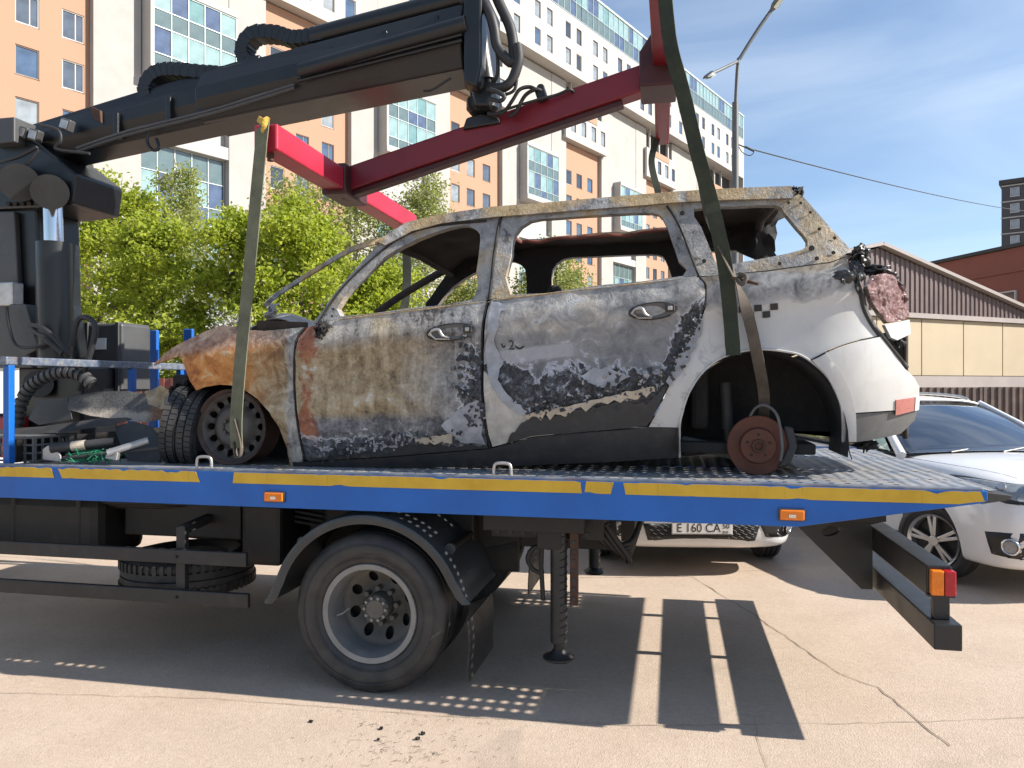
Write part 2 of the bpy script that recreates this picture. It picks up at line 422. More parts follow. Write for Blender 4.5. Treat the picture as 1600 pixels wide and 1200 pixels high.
for k in range(-1, 5):
    b = B0 + PER * k
    lb('pylon', b - 3.3, b - 0.02, -0.55, 0.58, 0, 41, m_white)
    lb('pylon', b + 7.02, b + 10.4, -0.55, 0.58, 0, 41, m_white)
    lb('bay_recess_wall', b, b + 7, 0.1, 0.57, 19.2, 41, m_greyw)
    # orange field
    x0, x1 = b + 10.42, b + 19.58
    cols = [x0 + 1.5, x0 + 4.1, x0 + 6.9]
    if k == -1: cols = [-1.3, 2.1 - 0.55, 4.35]; 
    rows = [1.4 + FL * i for i in range(0, 10)]
    wall_with_openings('orange_wall', x0, x1, 0, 33.4, 0.0, cols, [r_ for r_ in rows if r_ + 2 < 33.2], 1.4, 1.9, m_orange)
    for c in cols:
        for r_ in rows[2:]:
            if r_ + 2 < 33.2: put_window(rb.choice(WM), c, 0.16, r_)
    # projecting pale band above the orange field
    ux = [x0 + 0.9, x0 + 3.5, x0 + 6.1, x0 + 8.6]
    wall_with_openings('pale_band', x0 - 0.9, x1 + 0.6, 33.5, 37.9, -1.1, ux, [34.6], 1.25, 2.0, m_white2, 0.4)
    lb('band_soffit', x0 - 0.88, x1 + 0.58, -0.69, 0.55, 33.5, 33.9, m_white2)
    lb('band_orange_strip', x0 + 0.6, x1 - 2.2, -1.17, -1.105, 37.0, 37.9, m_orange)
    lb('band_top', x0 - 0.88, x1 + 0.58, -0.69, 0.55, 37.4, 37.88, m_white2)
    for c in ux: put_window(rb.choice(WU), c, -0.92, 34.6)
    for j in range(3):
        lb('balcony_post', x0 + 1 + 3.3 * j, x0 + 1.35 + 3.3 * j, -0.6, -0.3, 37.9, 41.2, m_white2)
    # glass bay, projecting, and the glass below
    def curtain(xa, xb, z0, z1, y, nx, hs, nm):
        rt = []
        w = (xb - xa) / nx; z = z0
        bar = MB()
        for i in range(nx + 1): bar.bb((xa + w * i - 0.03, y - 0.08, z0), (xa + w * i + 0.03, y + 0.02, z1))
        for j, hh in enumerate(hs + [0]):
            bar.bb((xa, y - 0.075, z - 0.03), (xb, y + 0.018, z + 0.03)); z += hh
        bar.build('mullions', m_mull, apt, local=True)
        z = z0
        for j, hh in enumerate(hs):
            for i in range(nx):
                mt = ga[2] if j % 2 == 0 else rb.choice([ga[0], ga[1], ga[1], ga[3]])
                if rb.random() < 0.12: mt = ga[3]
                key = (round(w, 3), round(hh, 3), mt.name)
                if key not in PANES:
                    o = MB().bb((0.03, 0, 0.03), (w - 0.03, 0.03, hh - 0.03)).build('pane', mt, None); PANES[key] = o.data; bpy.data.objects.remove(o)
                o = bpy.data.objects.new('pane', PANES[key]); COL.objects.link(o); o.parent = apt
                o.location = (xa + w * i, y - 0.02, z); o.rotation_euler = (R(rb.uniform(-0.5, 0.5)), 0, R(rb.uniform(-0.6, 0.6)))
            z += hh
    PANES = globals().setdefault('PANES', {})
    curtain(b + 0.3, b + 6.9, 24.3, 30.0, -1.6, 5, [0.9, 1.9, 1.25, 1.65], 'bay')
    lb('bay_floor', b + 0.05, b + 7.0, -1.75, 0.09, 23.7, 24.25, m_white2)
    lb('bay_roof', b + 0.05, b + 7.0, -1.75, 0.09, 30.05, 30.5, m_white2)
    lb('bay_side', b + 0.06, b + 0.24, -1.7, 0.09, 24.25, 30.05, m_white2)
    lb('bay_upper_wall', b + 0.05, b + 7.0, -0.5, 0.09, 30.5, 41, m_white)
    curtain(b + 0.1, b + 6.9, 0.5, 19.2, 0.05, 5, [1.4, 1.95] * 5 + [1.95], 'low')
    lb('soffit_beam', b, b + 7, -0.5, 0.09, 19.25, 20.2, m_greyw)
# upper volume
ucols = []
x = -12.0; i = 0
while x < 122:
    ucols.append(x); x += 2.6 if i % 2 == 0 else 4.2; i += 1
wall_with_openings('upper_wall', -14, 125.5, 41.2, 48.6, -2.2, ucols, [42.2, 45.5], 1.25, 2.0, m_white2, 0.4)
lb('upper_soffit', -14, 125.5, -1.78, 0.55, 41.2, 41.6, m_white2)
lb('upper_core', -13.9, 125.4, -1.6, 0.5, 41.7, 52, m_gap)
lb('upper_end_wall', 125.52, 125.9, -2.19, 16, 0, 53, m_white2)
for c in ucols:
    for r_ in (42.2, 45.5): put_window(rb.choice(WU), c, -2.02, r_)
for i in range(7):
    curtain(-13.9 + 20 * i, min(6.1 + 20 * i, 125.4), 48.7, 53.0, -2.15, 14, [2.0, 2.3], 'roof')
lb('roof_cap', -14, 125.8, -2.3, 16, 53.02, 53.3, m_mull)
lb('roof_plant_room', 118, 123.5, 4, 12, 53.3, 56, m_white2)
lb('roof_plant_room', 66, 78, 6, 13, 53.3, 55, m_white2)

# ------------------------------------------------------------------ hall with the corrugated gable, right
m_brown = pm('brown_sheet_metal', (0.125, 0.088, 0.085), 0.5, 0.1, 0.12, 1.5, 0.05, 30, 0.2, (0.2, 0.16, 0.14))
m_cream = pm('cream_panel', (0.42, 0.35, 0.24), 0.6, 0, 0.06, 0.8, 0.05, 30, 0.15, (0.38, 0.32, 0.23))
m_trim = pm('grey_trim', (0.30, 0.27, 0.26), 0.6, 0, 0.1, 1, 0)
m_joint = pm('panel_joint', (0.16, 0.13, 0.10), 0.8, 0, 0.1, 1, 0)
hall = thing('hall', 'low hall with brown corrugated gable and cream panel wall', 'building', CF(11.07, 23.3), YAW + R(25))
def corrug(x0, x1, zlo, zhi, y, pitch=0.2, d=0.035):
    """vertical box-profile sheet; zlo/zhi functions of x"""
    mb = MB(); xs = []; x = x0
    while x < x1:
        xs += [(x, 0), (x + pitch * 0.45, 0), (x + pitch * 0.55, -d), (x + pitch * 0.95, -d)]; x += pitch
    for xx, dd in xs: mb.v += [Vector((xx, y + dd, zlo(xx))), Vector((xx, y + dd, zhi(xx)))]
    mb.f = [[2 * i, 2 * i + 2, 2 * i + 3, 2 * i + 1] for i in range(len(xs) - 1)]; mb.mi = [0] * len(mb.f)
    return mb
zt = lambda x: 5.8 - 0.235 * abs(x)
corrug(-5.94, 9, lambda x: 3.9, lambda x: max(3.92, zt(x)), -0.02, 0.22).build('gable_sheet', m_brown, hall, solid=0.01, local=True)
lb('wall', -5.9, 9, 0.05, 14, 0, 3.85, m_cream, hall)
for i in range(15):
    if i % 2 == 0: lb('wall_panel', -6 + i, -6 + i + 1.96, -0.01, 0.045, 1.95, 3.72, m_cream, hall, 0.008)
lb('cornice', -6.1, 9.1, -0.12, 0.04, 3.74, 3.89, m_trim, hall)
lb('plinth_band', -6.05, 9.05, -0.10, 0.04, 1.55, 1.93, m_trim, hall)
for e_ in (-6.3, 9.3):
    mb = MB(); mb._add([(0, -0.25, 5.86), (e_, -0.25, 5.86 - 0.235 * abs(e_)), (e_, 14, 5.86 - 0.235 * abs(e_)), (0, 14, 5.86)], [(0, 1, 2, 3)])
    mb.build('roof', m_trim, hall, solid=0.10, local=True)
# corrugated fence in front of the hall
m_fence = pm('weathered_brown_fence_sheet', (0.115, 0.082, 0.068), 0.6, 0.1, 0.3, 1.2, 0.1, 40, 0.45, (0.22, 0.17, 0.14))
fence = thing('corrugated_fence', 'weathered brown corrugated fence behind the white crossover', 'fence', CF(5.5, 15.0), YAW + R(8))
for i in range(9):
    o = corrug(0, 1.98, lambda x: 0.03, lambda x: 1.6 + 0.02 * math.sin(i * 7), 0.01 * (i % 2), 0.16, 0.03)
    o.shift((2 * i, 0, 0)).build('sheet', m_fence, fence, solid=0.004, local=True)
for i in range(10): MB().bb((2 * i - 0.03, 0.06, 0), (2 * i + 0.03, 0.12, 1.6)).build('post', m_brown, fence, local=True)
for z in (0.4, 1.3): MB().bb((-0.1, 0.125, z), (18.1, 0.16, z + 0.05)).build('rail', m_brown, fence, local=True)
# dark red sheet fence far behind the truck bed
m_red_f = pm('dark_red_fence_sheet', (0.16, 0.045, 0.038), 0.5, 0.1, 0.15, 1.2, 0.05, 40, 0.15)
fence2 = thing('corrugated_fence', 'dark red corrugated fence beyond the front of the truck bed', 'fence', CF(-9.5, 13.5), YAW)
for i in range(3):
    corrug(0, 1.98, lambda x: 0.03, lambda x: 1.78, 0, 0.2, 0.03).shift((2 * i, 0, 0)).build('sheet', m_red_f, fence2, solid=0.004, local=True)
for i in range(4): MB().bb((2 * i - 0.03, 0.06, 0), (2 * i + 0.03, 0.12, 1.75)).build('post', m_brown, fence2, local=True)

# ------------------------------------------------------------------ red brick building and the far tower
m_redwall = pm('dull_red_wall', (0.22, 0.072, 0.055), 0.8, 0, 0.1, 0.6, 0.1, 20, 0.15, (0.22, 0.1, 0.08))
pA, pB = CF(24.75, 45.5), CF(26.6, 36)
rot = math.atan2(pB.y - pA.y, pB.x - pA.x); Lr = (pB - pA).length
redb = thing('red_building', 'dull red flat-roofed building behind the hall', 'building', pA, rot)
lb('wall', 0, Lr + 14, 0, 14, 0, 8.7, m_redwall, redb)
lb('parapet_cap', -0.15, Lr + 14.1, -0.14, 14, 8.72, 8.9, m_gap, redb)
lb('string_course', -0.05, Lr + 14, -0.07, -0.005, 7.45, 7.6, m_redwall, redb)
for i in range(8):
    o = bpy.data.objects.new('window', WM[(i * 3) % 8]); COL.objects.link(o); o.parent = redb; o.location = (2.9 + 2.6 * i, -0.02, 4.6)
lb('wall_light', 3.2, 3.7, -0.3, -0.005, 6.6, 6.75, m_gap, redb)
m_tower = pm('dark_slate_cladding', (0.05, 0.052, 0.062), 0.6, 0, 0.15, 0.3, 0)
tw = thing('high_rise_tower', 'distant dark slate high-rise tower with pale floor bands', 'building', CF(95.6, 150), YAW - R(38))
lb('shaft', 0, 26, 0, 22, 0, 40.5, m_tower, tw)
lb('roof_slab', -0.4, 26.4, -0.4, 22, 40.52, 41.4, m_gap, tw)
twm = window_mesh(1.5, 1.7, m_frame_w, gl[2], False)
for f in range(13):
    lb('floor_band', -0.1, 26.1, -0.16, -0.005, 3.1 * f + 2.9, 3.1 * f + 3.12, m_white2, tw)
    if f > 5:
        for c in range(6):
            o = bpy.data.objects.new('window', twm); COL.objects.link(o); o.parent = tw; o.location = (2.2 + 3.4 * c, -0.1, 3.1 * f + 0.8)

# ------------------------------------------------------------------ trees
def leaf_mat(name, c0, c1, c2):
    m = M(name); n = m.noise(1.3, 5, 0.7); n2 = m.noise(9, 2)
    c = m.ramp(m.add(m.mul(n, 0.7), m.mul(n2, 0.3)), [(0.33, c0), (0.5, c1), (0.66, c2)])
    t = m.n('ShaderNodeBsdfTranslucent'); m.put(t.inputs['Color'], c)
    m.out(c, 0.5, 0); mx = m.n('ShaderNodeMixShader'); mx.inputs[0].default_value = 0.6
    m.t.links.new(m.b.outputs[0], mx.inputs[1]); m.t.links.new(t.outputs[0], mx.inputs[2])
    m.t.links.new(mx.outputs[0], m.t.nodes['Material Output'].inputs['Surface']); return m.m
lf_maple = leaf_mat('maple_leaf', (0.22, 0.28, 0.025), (0.38, 0.45, 0.045), (0.52, 0.55, 0.09))
lf_birch = leaf_mat('birch_leaf', (0.20, 0.24, 0.06), (0.33, 0.37, 0.10), (0.45, 0.47, 0.18))
lf_bloss = leaf_mat('white_blossom', (0.45, 0.47, 0.42), (0.62, 0.62, 0.58), (0.75, 0.74, 0.72))
m_bark = pm('grey_brown_bark', (0.10, 0.08, 0.06), 0.9, 0, 0.4, 6, 0.4, 30)
m_birchbark = pm('birch_bark', (0.42, 0.40, 0.36), 0.8, 0, 0.35, 6, 0.3, 20, 0.6, (0.06, 0.05, 0.05))
def tree(label, base, h, rad, leaf, bark, kind='round', n=6500, ls=0.13, seed=1, name='broadleaf_tree', low=0.25, group='trees in front of the apartment block'):
    rd = random.Random(seed)
    t = thing(name, label, 'tree', base, 0, group); base = Vector(base)
    tr = MB(); lean = Vector((rd.uniform(-.06, .06), rd.uniform(-.06, .06), 0)) * h
    spine = [base + lean * (i / 7) ** 1.5 + Vector((rd.uniform(-1, 1), rd.uniform(-1, 1), 0)) * 0.02 * h * (i > 0) + Vector((0, 0, h * 0.96 * i / 7)) for i in range(8)]
    r0 = 0.018 * h + 0.02
    tr.tube(spine, [r0 * (1 - 0.9 * i / 7) for i in range(8)], 8)
    tips = []
    nb = 26 if kind != 'weep' else 30
    for i in range(nb):
        f = low + (0.97 - low) * (i + rd.random() * 0.8) / nb; k = min(6, int(f * 7)); p = spine[k].lerp(spine[k + 1], f * 7 - k)
        a = i * 2.4 + rd.uniform(-.5, .5)
        prof = math.sin(math.pi * min(1, (f - low * 0.75) / (1.02 - low * 0.75)) ** 0.72) ** 0.7
        L = rad * max(0.22, prof) * rd.uniform(0.7, 1.12)
        d = Vector((math.cos(a), math.sin(a), 0)); up = rd.uniform(0.25, 0.75) if kind == 'round' else rd.uniform(0.3, 0.9)
        pts = [p]
        for q in range(1, 6):
            u = q / 5
            z = up * L * u - (0.9 * L * u * u if kind == 'weep' else 0.2 * L * u * u)
            pts.append(p + d * L * u + Vector((rd.uniform(-.06, .06) * L, rd.uniform(-.06, .06) * L, z)))
        tr.tube(pts, [r0 * 0.34 * (1 - 0.85 * q / 5) * (1.15 - f) + 0.008 for q in range(6)], 5)
        for q in range(2, 6):
            for s2 in range(2):
                dd = Vector((rd.uniform(-1, 1), rd.uniform(-1, 1), rd.uniform(-.3, .8))).normalized(); e = pts[q] + dd * L * rd.uniform(0.15, 0.35)
                if kind == 'weep': e.z -= rd.uniform(0.1, 0.5) * L
                tr.tube([pts[q], (pts[q] + e) / 2 + Vector((0, 0, 0.03 * L)), e], [0.014, 0.010, 0.005], 4); tips.append((pts[q], e, L))
    tr.build('trunk', bark, t, smooth=60)
    cr_ = MB(); V, F = cr_.v, cr_.f
    for i in range(n):
        a, e, L = rd.choice(tips); u = rd.random() ** 0.6
        c = a.lerp(e, u) + Vector((rd.gauss(0, 1), rd.gauss(0, 1), rd.gauss(0, 0.9))) * 0.13 * rad
        if kind == 'weep': c.z -= abs(rd.gauss(0, 0.16)) * rad
        s_ = ls * rd.uniform(0.55, 1.25)
        ax = Vector((rd.uniform(-1, 1), rd.uniform(-1, 1), rd.uniform(-1, 0.5))).normalized(); bx = ax.orthogonal().normalized()
        bx = (Matrix.Rotation(rd.uniform(0, 6.28), 3, ax) @ bx); wv = ax.cross(bx)
        b = len(V); fold = bx * s_ * 0.12
        V += [c - ax * s_ * 0.5, c + wv * s_ * 0.32 + fold, c + ax * s_ * 0.55, c - wv * s_ * 0.32 + fold]
        F += [[b, b + 1, b + 2], [b, b + 2, b + 3]]
    cr_.mi = [0] * len(F)
    off = base; me = bpy.data.meshes.new('crown'); me.from_pydata([tuple(v - off) for v in V], [], F); me.materials.append(leaf)
    o = bpy.data.objects.new('crown', me); COL.objects.link(o); o.parent = t
    return t
def spot(px, Z): return CF((px - 800) / FPX * Z, Z, 0)
def ht(py, Z): return CAMZ + (600 - py) / FPX * Z
TR = [  # px, top py, distance, half width px, kind
    (150, 288, 21, 88, 'round', lf_maple, 'bright green maple just right of the crane column', 8000),
    (292, 252, 24, 60, 'weep', lf_birch, 'tall slim birch in front of the first glass bay', 6500),
    (228, 350, 19, 80, 'round', lf_maple, 'low bright maple below the slim birch, left of the green strap', 6500),
    (352, 330, 18.5, 70, 'round', lf_maple, 'leafy maple just left of the front lifting strap', 6000),
    (440, 262, 26, 100, 'weep', lf_birch, 'broad weeping birch behind the green front strap', 9000),
    (470, 325, 18, 92, 'round', lf_maple, 'bright low maple right of the front strap, above the bonnet', 7500),
    (545, 275, 27, 88, 'weep', lf_birch, 'weeping birch under the left end of the red lifting beam', 7500),
    (650, 268, 27, 75, 'weep', lf_birch, 'weeping birch above the windscreen of the burnt car', 7500),
    (610, 420, 19, 75, 'round', lf_maple, 'low green maple seen through the front door window', 6000),
    (730, 430, 25, 60, 'weep', lf_birch, 'small birch seen behind the front side window', 5000),
    (872, 392, 30, 65, 'round', lf_birch, 'olive green tree seen through the rear door window', 6500)]
for i, (px, py, Z, hw, kd, lf, lab, n) in enumerate(TR):
    tree(lab, spot(px, Z), ht(py, Z) * 1.06, hw / FPX * Z * 1.15, lf, m_birchbark if kd == 'weep' else m_bark, kd, int(n * 2.3), 0.125 if kd == 'round' else 0.11, 20 + i,
         'birch_tree' if kd == 'weep' else 'maple_tree', 0.16 if kd == 'round' else 0.22)
tree('white blossoming shrub just left of the front strap', spot(364, 16.2), ht(478, 16.2), 0.75, lf_bloss, m_bark, 'round', 1600, 0.07, 71, 'blossom_shrub', 0.3)
tree('far tree poking above the hall roof beside the red building', CF(27, 52), 8.9, 2.6, lf_birch, m_bark, 'round', 2500, 0.2, 90, 'broadleaf_tree', 0.3)

# ------------------------------------------------------------------ street lamp and overhead cable
m_galv = pm('galvanised_steel', (0.11, 0.115, 0.12), 0.55, 0.3, 0.15, 4, 0.1, 80)
m_lens = pm('lamp_lens', (0.45, 0.50, 0.42), 0.25, 0, 0.1, 4, 0)
Zl = 15.0
lamp = thing('street_lamp', 'grey two-armed street lamp post right of the apartment block', 'street lamp', spot(1149, Zl))
b0 = spot(1148, Zl); pj = PD(1152, 150, Zl)
MB().cyl(b0, b0 + Vector((0, 0, 0.4)), 0.11, 0.11).build('base', m_galv, lamp, smooth=40)
MB().tube([b0 + Vector((0, 0, 0.4)), PD(1149, 160, Zl)], [0.078, 0.062], 14).build('pole', m_galv, lamp, smooth=40)
MB().tube(catmull([PD(1149, 170, Zl), PD(1153, 100, Zl), PD(1158, 88, Zl), PD(1185, 45, Zl), PD(1206, 15, Zl)], 5), 0.036, 10).build('arm', m_galv, lamp, smooth=40)
MB().tube([PD(1153, 100, Zl - .02), PD(1152, 96, Zl - .1), PD(1115, 114, Zl - .6)], 0.028, 10).build('arm', m_galv, lamp, smooth=40)
def head(p, d, L=0.34, w=0.2):
    d = Vector(d).normalized(); r = d.cross(Vector((0, 0, 1))).normalized(); u = r.cross(d)
    mb = MB(); sec = [(0, .03, .03), (.06, .05, .05), (.12, w / 2, .055), (L * .7, w / 2, .045), (L, w * .3, .02)]
    pr = None
    for a, ww, hh in sec:
        ring = [p + d * a + r * x * ww + u * z * hh for x, z in ((-1, -.5), (-.8, .6), (0, 1), (.8, .6), (1, -.5), (0, -.7))]
        b = len(mb.v); mb.v += ring
        if pr is not None:
            for j in range(6): mb.f.append([pr + j, pr + (j + 1) % 6, b + (j + 1) % 6, b + j]); mb.mi.append(0)
        pr = b
    mb.f += [list(range(6)), [pr + j for j in range(6)][::-1]]; mb.mi += [0, 0]
    h_ = mb.build('lamp_head', m_galv, lamp, smooth=50)
    MB().box(p + d * L * .45 - u * .042, (L * .5, w * .6, .012), Matrix((d, r, u)).transposed()).build('lens', m_lens, h_)
head(PD(1116, 113, Zl - .6), PD(1098, 124, Zl - .85) - PD(1116, 113, Zl - .6))
head(PD(1204, 18, Zl), PD(1226, -14, Zl - .2) - PD(1204, 18, Zl), 0.42)
m_blk = pm('black_cable', (0.02, 0.02, 0.022), 0.6, 0, 0.2, 8, 0)
c0 = PD(1152, 225, Zl); c1 = PD(1166, 231, Zl); c2 = PD(1620, 332, 40)
pts = [c0, c1] + [c1.lerp(c2, u) - Vector((0, 0, 0.5 * 4 * u * (1 - u) * 0.35)) for u in [i / 14 for i in range(1, 15)]]
cable = MB().tube(pts, 0.013, 6).build('overhead_cable', m_blk)
tag(cable, 'thin black overhead cable running right from the lamp post', 'cable')
mbx = MB().tube(catmull([c0, PD(1160, 238, Zl), PD(1172, 243, Zl), PD(1178, 236, Zl), PD(1166, 231, Zl)], 5), 0.009, 6)
mbx.tube([PD(1164, 229, Zl), PD(1178, 236, Zl)], 0.022, 6).build('cable_loop', m_blk, cable)
# ================================================================== the recovery truck
def paint_blue():
    m = M('worn_blue_paint'); n = m.noise(2.5, 6); f = m.noise(45, 8, 0.7)
    c = m.ramp(n, [(0.3, (0.001, 0.085, 0.36)), (0.7, (0.002, 0.12, 0.47))])
    c = m.mix(m.ss(m.noise(7, 9, 0.7), 0.64, 0.76, 0, 0.5), c, (0.03, 0.08, 0.18))
    c = m.mix(m.ss(f, 0.66, 0.72, 0, 0.8), c, (0.12, 0.08, 0.06))
    c = m.mix(m.ss(m.noise(5, 7, .75, 1.5, m.co((1, 1, 3))), .66, .72, 0, .55), c, (0.10, 0.06, 0.04))
    return m.out(c, m.op('ADD', m.mul(f, 0.35), 0.28), 0, m.bump(f, 0.12, 0.003))
def worn_edge():
    m = M('worn_edge_steel'); f = m.noise(30, 7, 0.75, 0, m.co((0.25, 1, 1))); g_ = m.noise(4, 5)
    c = m.ramp(f, [(0.30, (0.05, 0.09, 0.19)), (0.46, (0.12, 0.15, 0.21)), (0.56, (0.20, 0.215, 0.24)), (0.72, (0.30, 0.295, 0.29))])
    c = m.mix(m.ss(g_, 0.55, 0.7, 0, 0.5), c, (0.16, 0.09, 0.06))
    return m.out(c, 0.45, 0.35, m.bump(f, 0.3, 0.004))
def tape():
    m = M('yellow_reflective_tape'); f = m.noise(30, 8, 0.7); n = m.noise(5, 6)
    c = m.ramp(n, [(0.3, (0.50, 0.30, 0.012)), (0.7, (0.66, 0.42, 0.03))])
    st = m.noise(6, 4, 0.6, 0, m.co((14, 1, 0.6)))
    c = m.mix(m.ss(st, 0.6, 0.72, 0, 0.5), c, (0.30, 0.17, 0.02)); c = m.mix(m.ss(f, 0.68, 0.74, 0, 0.7), c, (0.10, 0.08, 0.06))
    return m.out(c, 0.4, 0, m.bump(f, 0.1, 0.002))
def deck_mat():
    m = M('worn_deck_plate'); f = m.noise(9, 9, 0.75); n = m.noise(2, 6)
    c = m.ramp(f, [(0.3, (0.12, 0.17, 0.25)), (0.45, (0.22, 0.25, 0.30)), (0.55, (0.31, 0.31, 0.31)), (0.72, (0.40, 0.375, 0.33))])
    c = m.mix(m.ss(n, 0.5, 0.68, 0, 0.65), c, (0.34, 0.27, 0.19))
    return m.out(c, 0.5, 0.25, m.bump(f, 0.35, 0.004))
def rubber(name, col=(0.022, 0.022, 0.023), dust=0.55):
    m = M(name); n = m.noise(6, 8, 0.65); f = m.noise(60, 4)
    c = m.mix(m.ss(n, 0.4, 0.75, 0, dust), col, (0.085, 0.078, 0.07))
    return m.out(c, m.op('ADD', m.mul(n, 0.3), 0.42), 0, m.bump(f, 0.2, 0.003))
m_blue, m_edge, m_tape, m_deck = paint_blue(), worn_edge(), tape(), deck_mat()
m_rub = rubber('tyre_rubber')
m_chas = pm('greasy_chassis', (0.013, 0.011, 0.010), 0.6, 0.1, 0.4, 4, 0.3, 40, 0.35, (0.038, 0.030, 0.024))
m_under = pm('underrun_bar_dark_paint', (0.018, 0.018, 0.019), 0.5, 0.1, 0.25, 4, 0.15, 50, 0.3, (0.07, 0.065, 0.06))
m_bumpr = pm('bumper_black_paint', (0.025, 0.026, 0.027), 0.38, 0.2, 0.2, 5, 0.1, 60, 0.15, (0.06, 0.058, 0.055))
m_craneb = pm('crane_black_paint', (0.0065, 0.008, 0.010), 0.36, 0.0, 0.4, 3, 0.15, 40, 0.35, (0.022, 0.021, 0.02))
m_rimg = pm('rim_grey_paint', (0.21, 0.215, 0.22), 0.45, 0.3, 0.2, 6, 0.12, 60, 0.45, (0.20, 0.175, 0.14))
m_rimd = pm('rim_dusty_disc', (0.11, 0.105, 0.095), 0.65, 0.1, 0.3, 6, 0.2, 60, 0.6, (0.15, 0.125, 0.095))
m_guard = pm('mudguard_plastic', (0.03, 0.035, 0.04), 0.36, 0.0, 0.25, 3, 0.08, 50, 0.3, (0.085, 0.08, 0.075))
m_amber = pm('amber_lens', (0.80, 0.20, 0.012), 0.25, 0, 0.15, 30, 0)
m_redl = pm('red_lens', (0.42, 0.012, 0.02), 0.25, 0, 0.15, 30, 0)
m_rust = pm('brown_rust', (0.07, 0.036, 0.024), 0.8, 0.1, 0.5, 12, 0.5, 60)
m_chrome = pm('chromed_rod', (0.62, 0.62, 0.63), 0.16, 1.0, 0.08, 3, 0)
m_grey = pm('grey_plastic', (0.055, 0.057, 0.06), 0.5, 0, 0.15, 3, 0.05, 60, 0.2, (0.12, 0.115, 0.11))
m_silver = pm('bare_steel', (0.42, 0.41, 0.40), 0.4, 0.7, 0.25, 12, 0.2, 60)
m_lab = pm('white_sticker', (0.78, 0.77, 0.74), 0.5, 0, 0.04, 8, 0)
Y0, Y1, YC, ZD = 3.85, 6.25, 5.05, 1.190
XF, XR = -3.95, 1.40
truck = thing('recovery_truck', 'blue flatbed recovery truck with yellow stripe and black loader crane', 'truck', (-1.6, YC, 0))
# --- bed sides
def side_profile(x0, xt, xr):
    return [(x0, 1.005), (xt, 1.0), (xr - 0.02, 1.138), (xr, 1.150), (xr, 1.194), (x0, 1.194)]
xt = P(1245, 825, Y0).x
for y, s_ in ((Y0, 1), (Y1, -1)):
    pr = side_profile(XF - 1.4, xt, XR)
    MB().prism([(x, y, z) for x, z in pr], (0, 0.05 * s_, 0)).build('side_rail', m_blue, truck, 0.004)
    MB().tube([(XF - 1.4, y + 0.014 * s_, 1.197), (XR - 0.02, y + 0.014 * s_, 1.197)], 0.012, 10).build('side_rail_lip', m_edge, truck, smooth=40)
MB().prism([(XR - 0.02, Y0 + 0.02, 1.13), (XR + 0.12, Y0 + 0.06, 1.15), (XR + 0.12, Y0 + 0.06, 1.172), (XR - 0.02, Y0 + 0.02, 1.19)], (0, 2.3, 0)).build('tail_edge', m_bumpr, truck, 0.004)
# --- reflective tape pieces with torn ends
def tape_piece(px0, px1, ragged=0.0, seed=0, nick=True):
    rd = random.Random(seed); a, b = P(px0, 760, Y0).x, P(px1, 760, Y0).x
    top, bot = [], []; k = max(6, int((b - a) / 0.03))
    for i in range(k + 1):
        x = a + (b - a) * i / k; n1 = N3(x * 7, seed) * 0.5 + N3(x * 21, seed + 3) * 0.5
        dz = max(0, n1 * ragged) if ragged else (0.035 * max(0, N3(x * 8, seed) - .3) + .006 * max(0, N3(x * 40, seed)) if nick else 0)
        top.append((x, 1.191 - dz)); bot.append((x, 1.131 + .03 * max(0, N3(x * 6, seed + 20) - .38)))
    lim = lambda x: 1.0
    if b > 0.9:
        top = [(x, z) for x, z in top]; bot = [(x, max(z, 1.0 + (x - xt) / (XR - xt) * 0.14 + 0.012) if x > xt else z) for x, z in bot]
        bot = [(x, min(z, 1.18)) for x, z in bot]
    slant = rd.uniform(-0.02, 0.03)
    bot[0] = (bot[0][0] + slant, bot[0][1]); bot[-1] = (bot[-1][0] + rd.uniform(-.02, .03), bot[-1][1])
    mb = MB(); n = k + 1
    for (xa, za), (xb_, zb_) in zip(top, bot):
        mb.v += [Vector((xa, Y0 - 0.0025, za)), Vector((xb_, Y0 - 0.0025, zb_)), Vector((xa, Y0 - 0.0003, za)), Vector((xb_, Y0 - 0.0003, zb_))]
    for i in range(k):
        q = 4 * i; mb.f += [[q, q + 1, q + 5, q + 4], [q, q + 4, q + 6, q + 2], [q + 1, q + 3, q + 7, q + 5]]
    mb.f += [[0, 2, 3, 1], [4 * k, 4 * k + 1, 4 * k + 3, 4 * k + 2]]; mb.mi = [0] * len(mb.f)
    mb.build('reflective_tape', m_tape, truck)
tape_piece(-60, 80, 0.05, 1); tape_piece(91, 306, 0.045, 2); tape_piece(366, 907, 0.0, 3); tape_piece(916, 959, 0.0, 4); tape_piece(974, 1532, 0.0, 5)
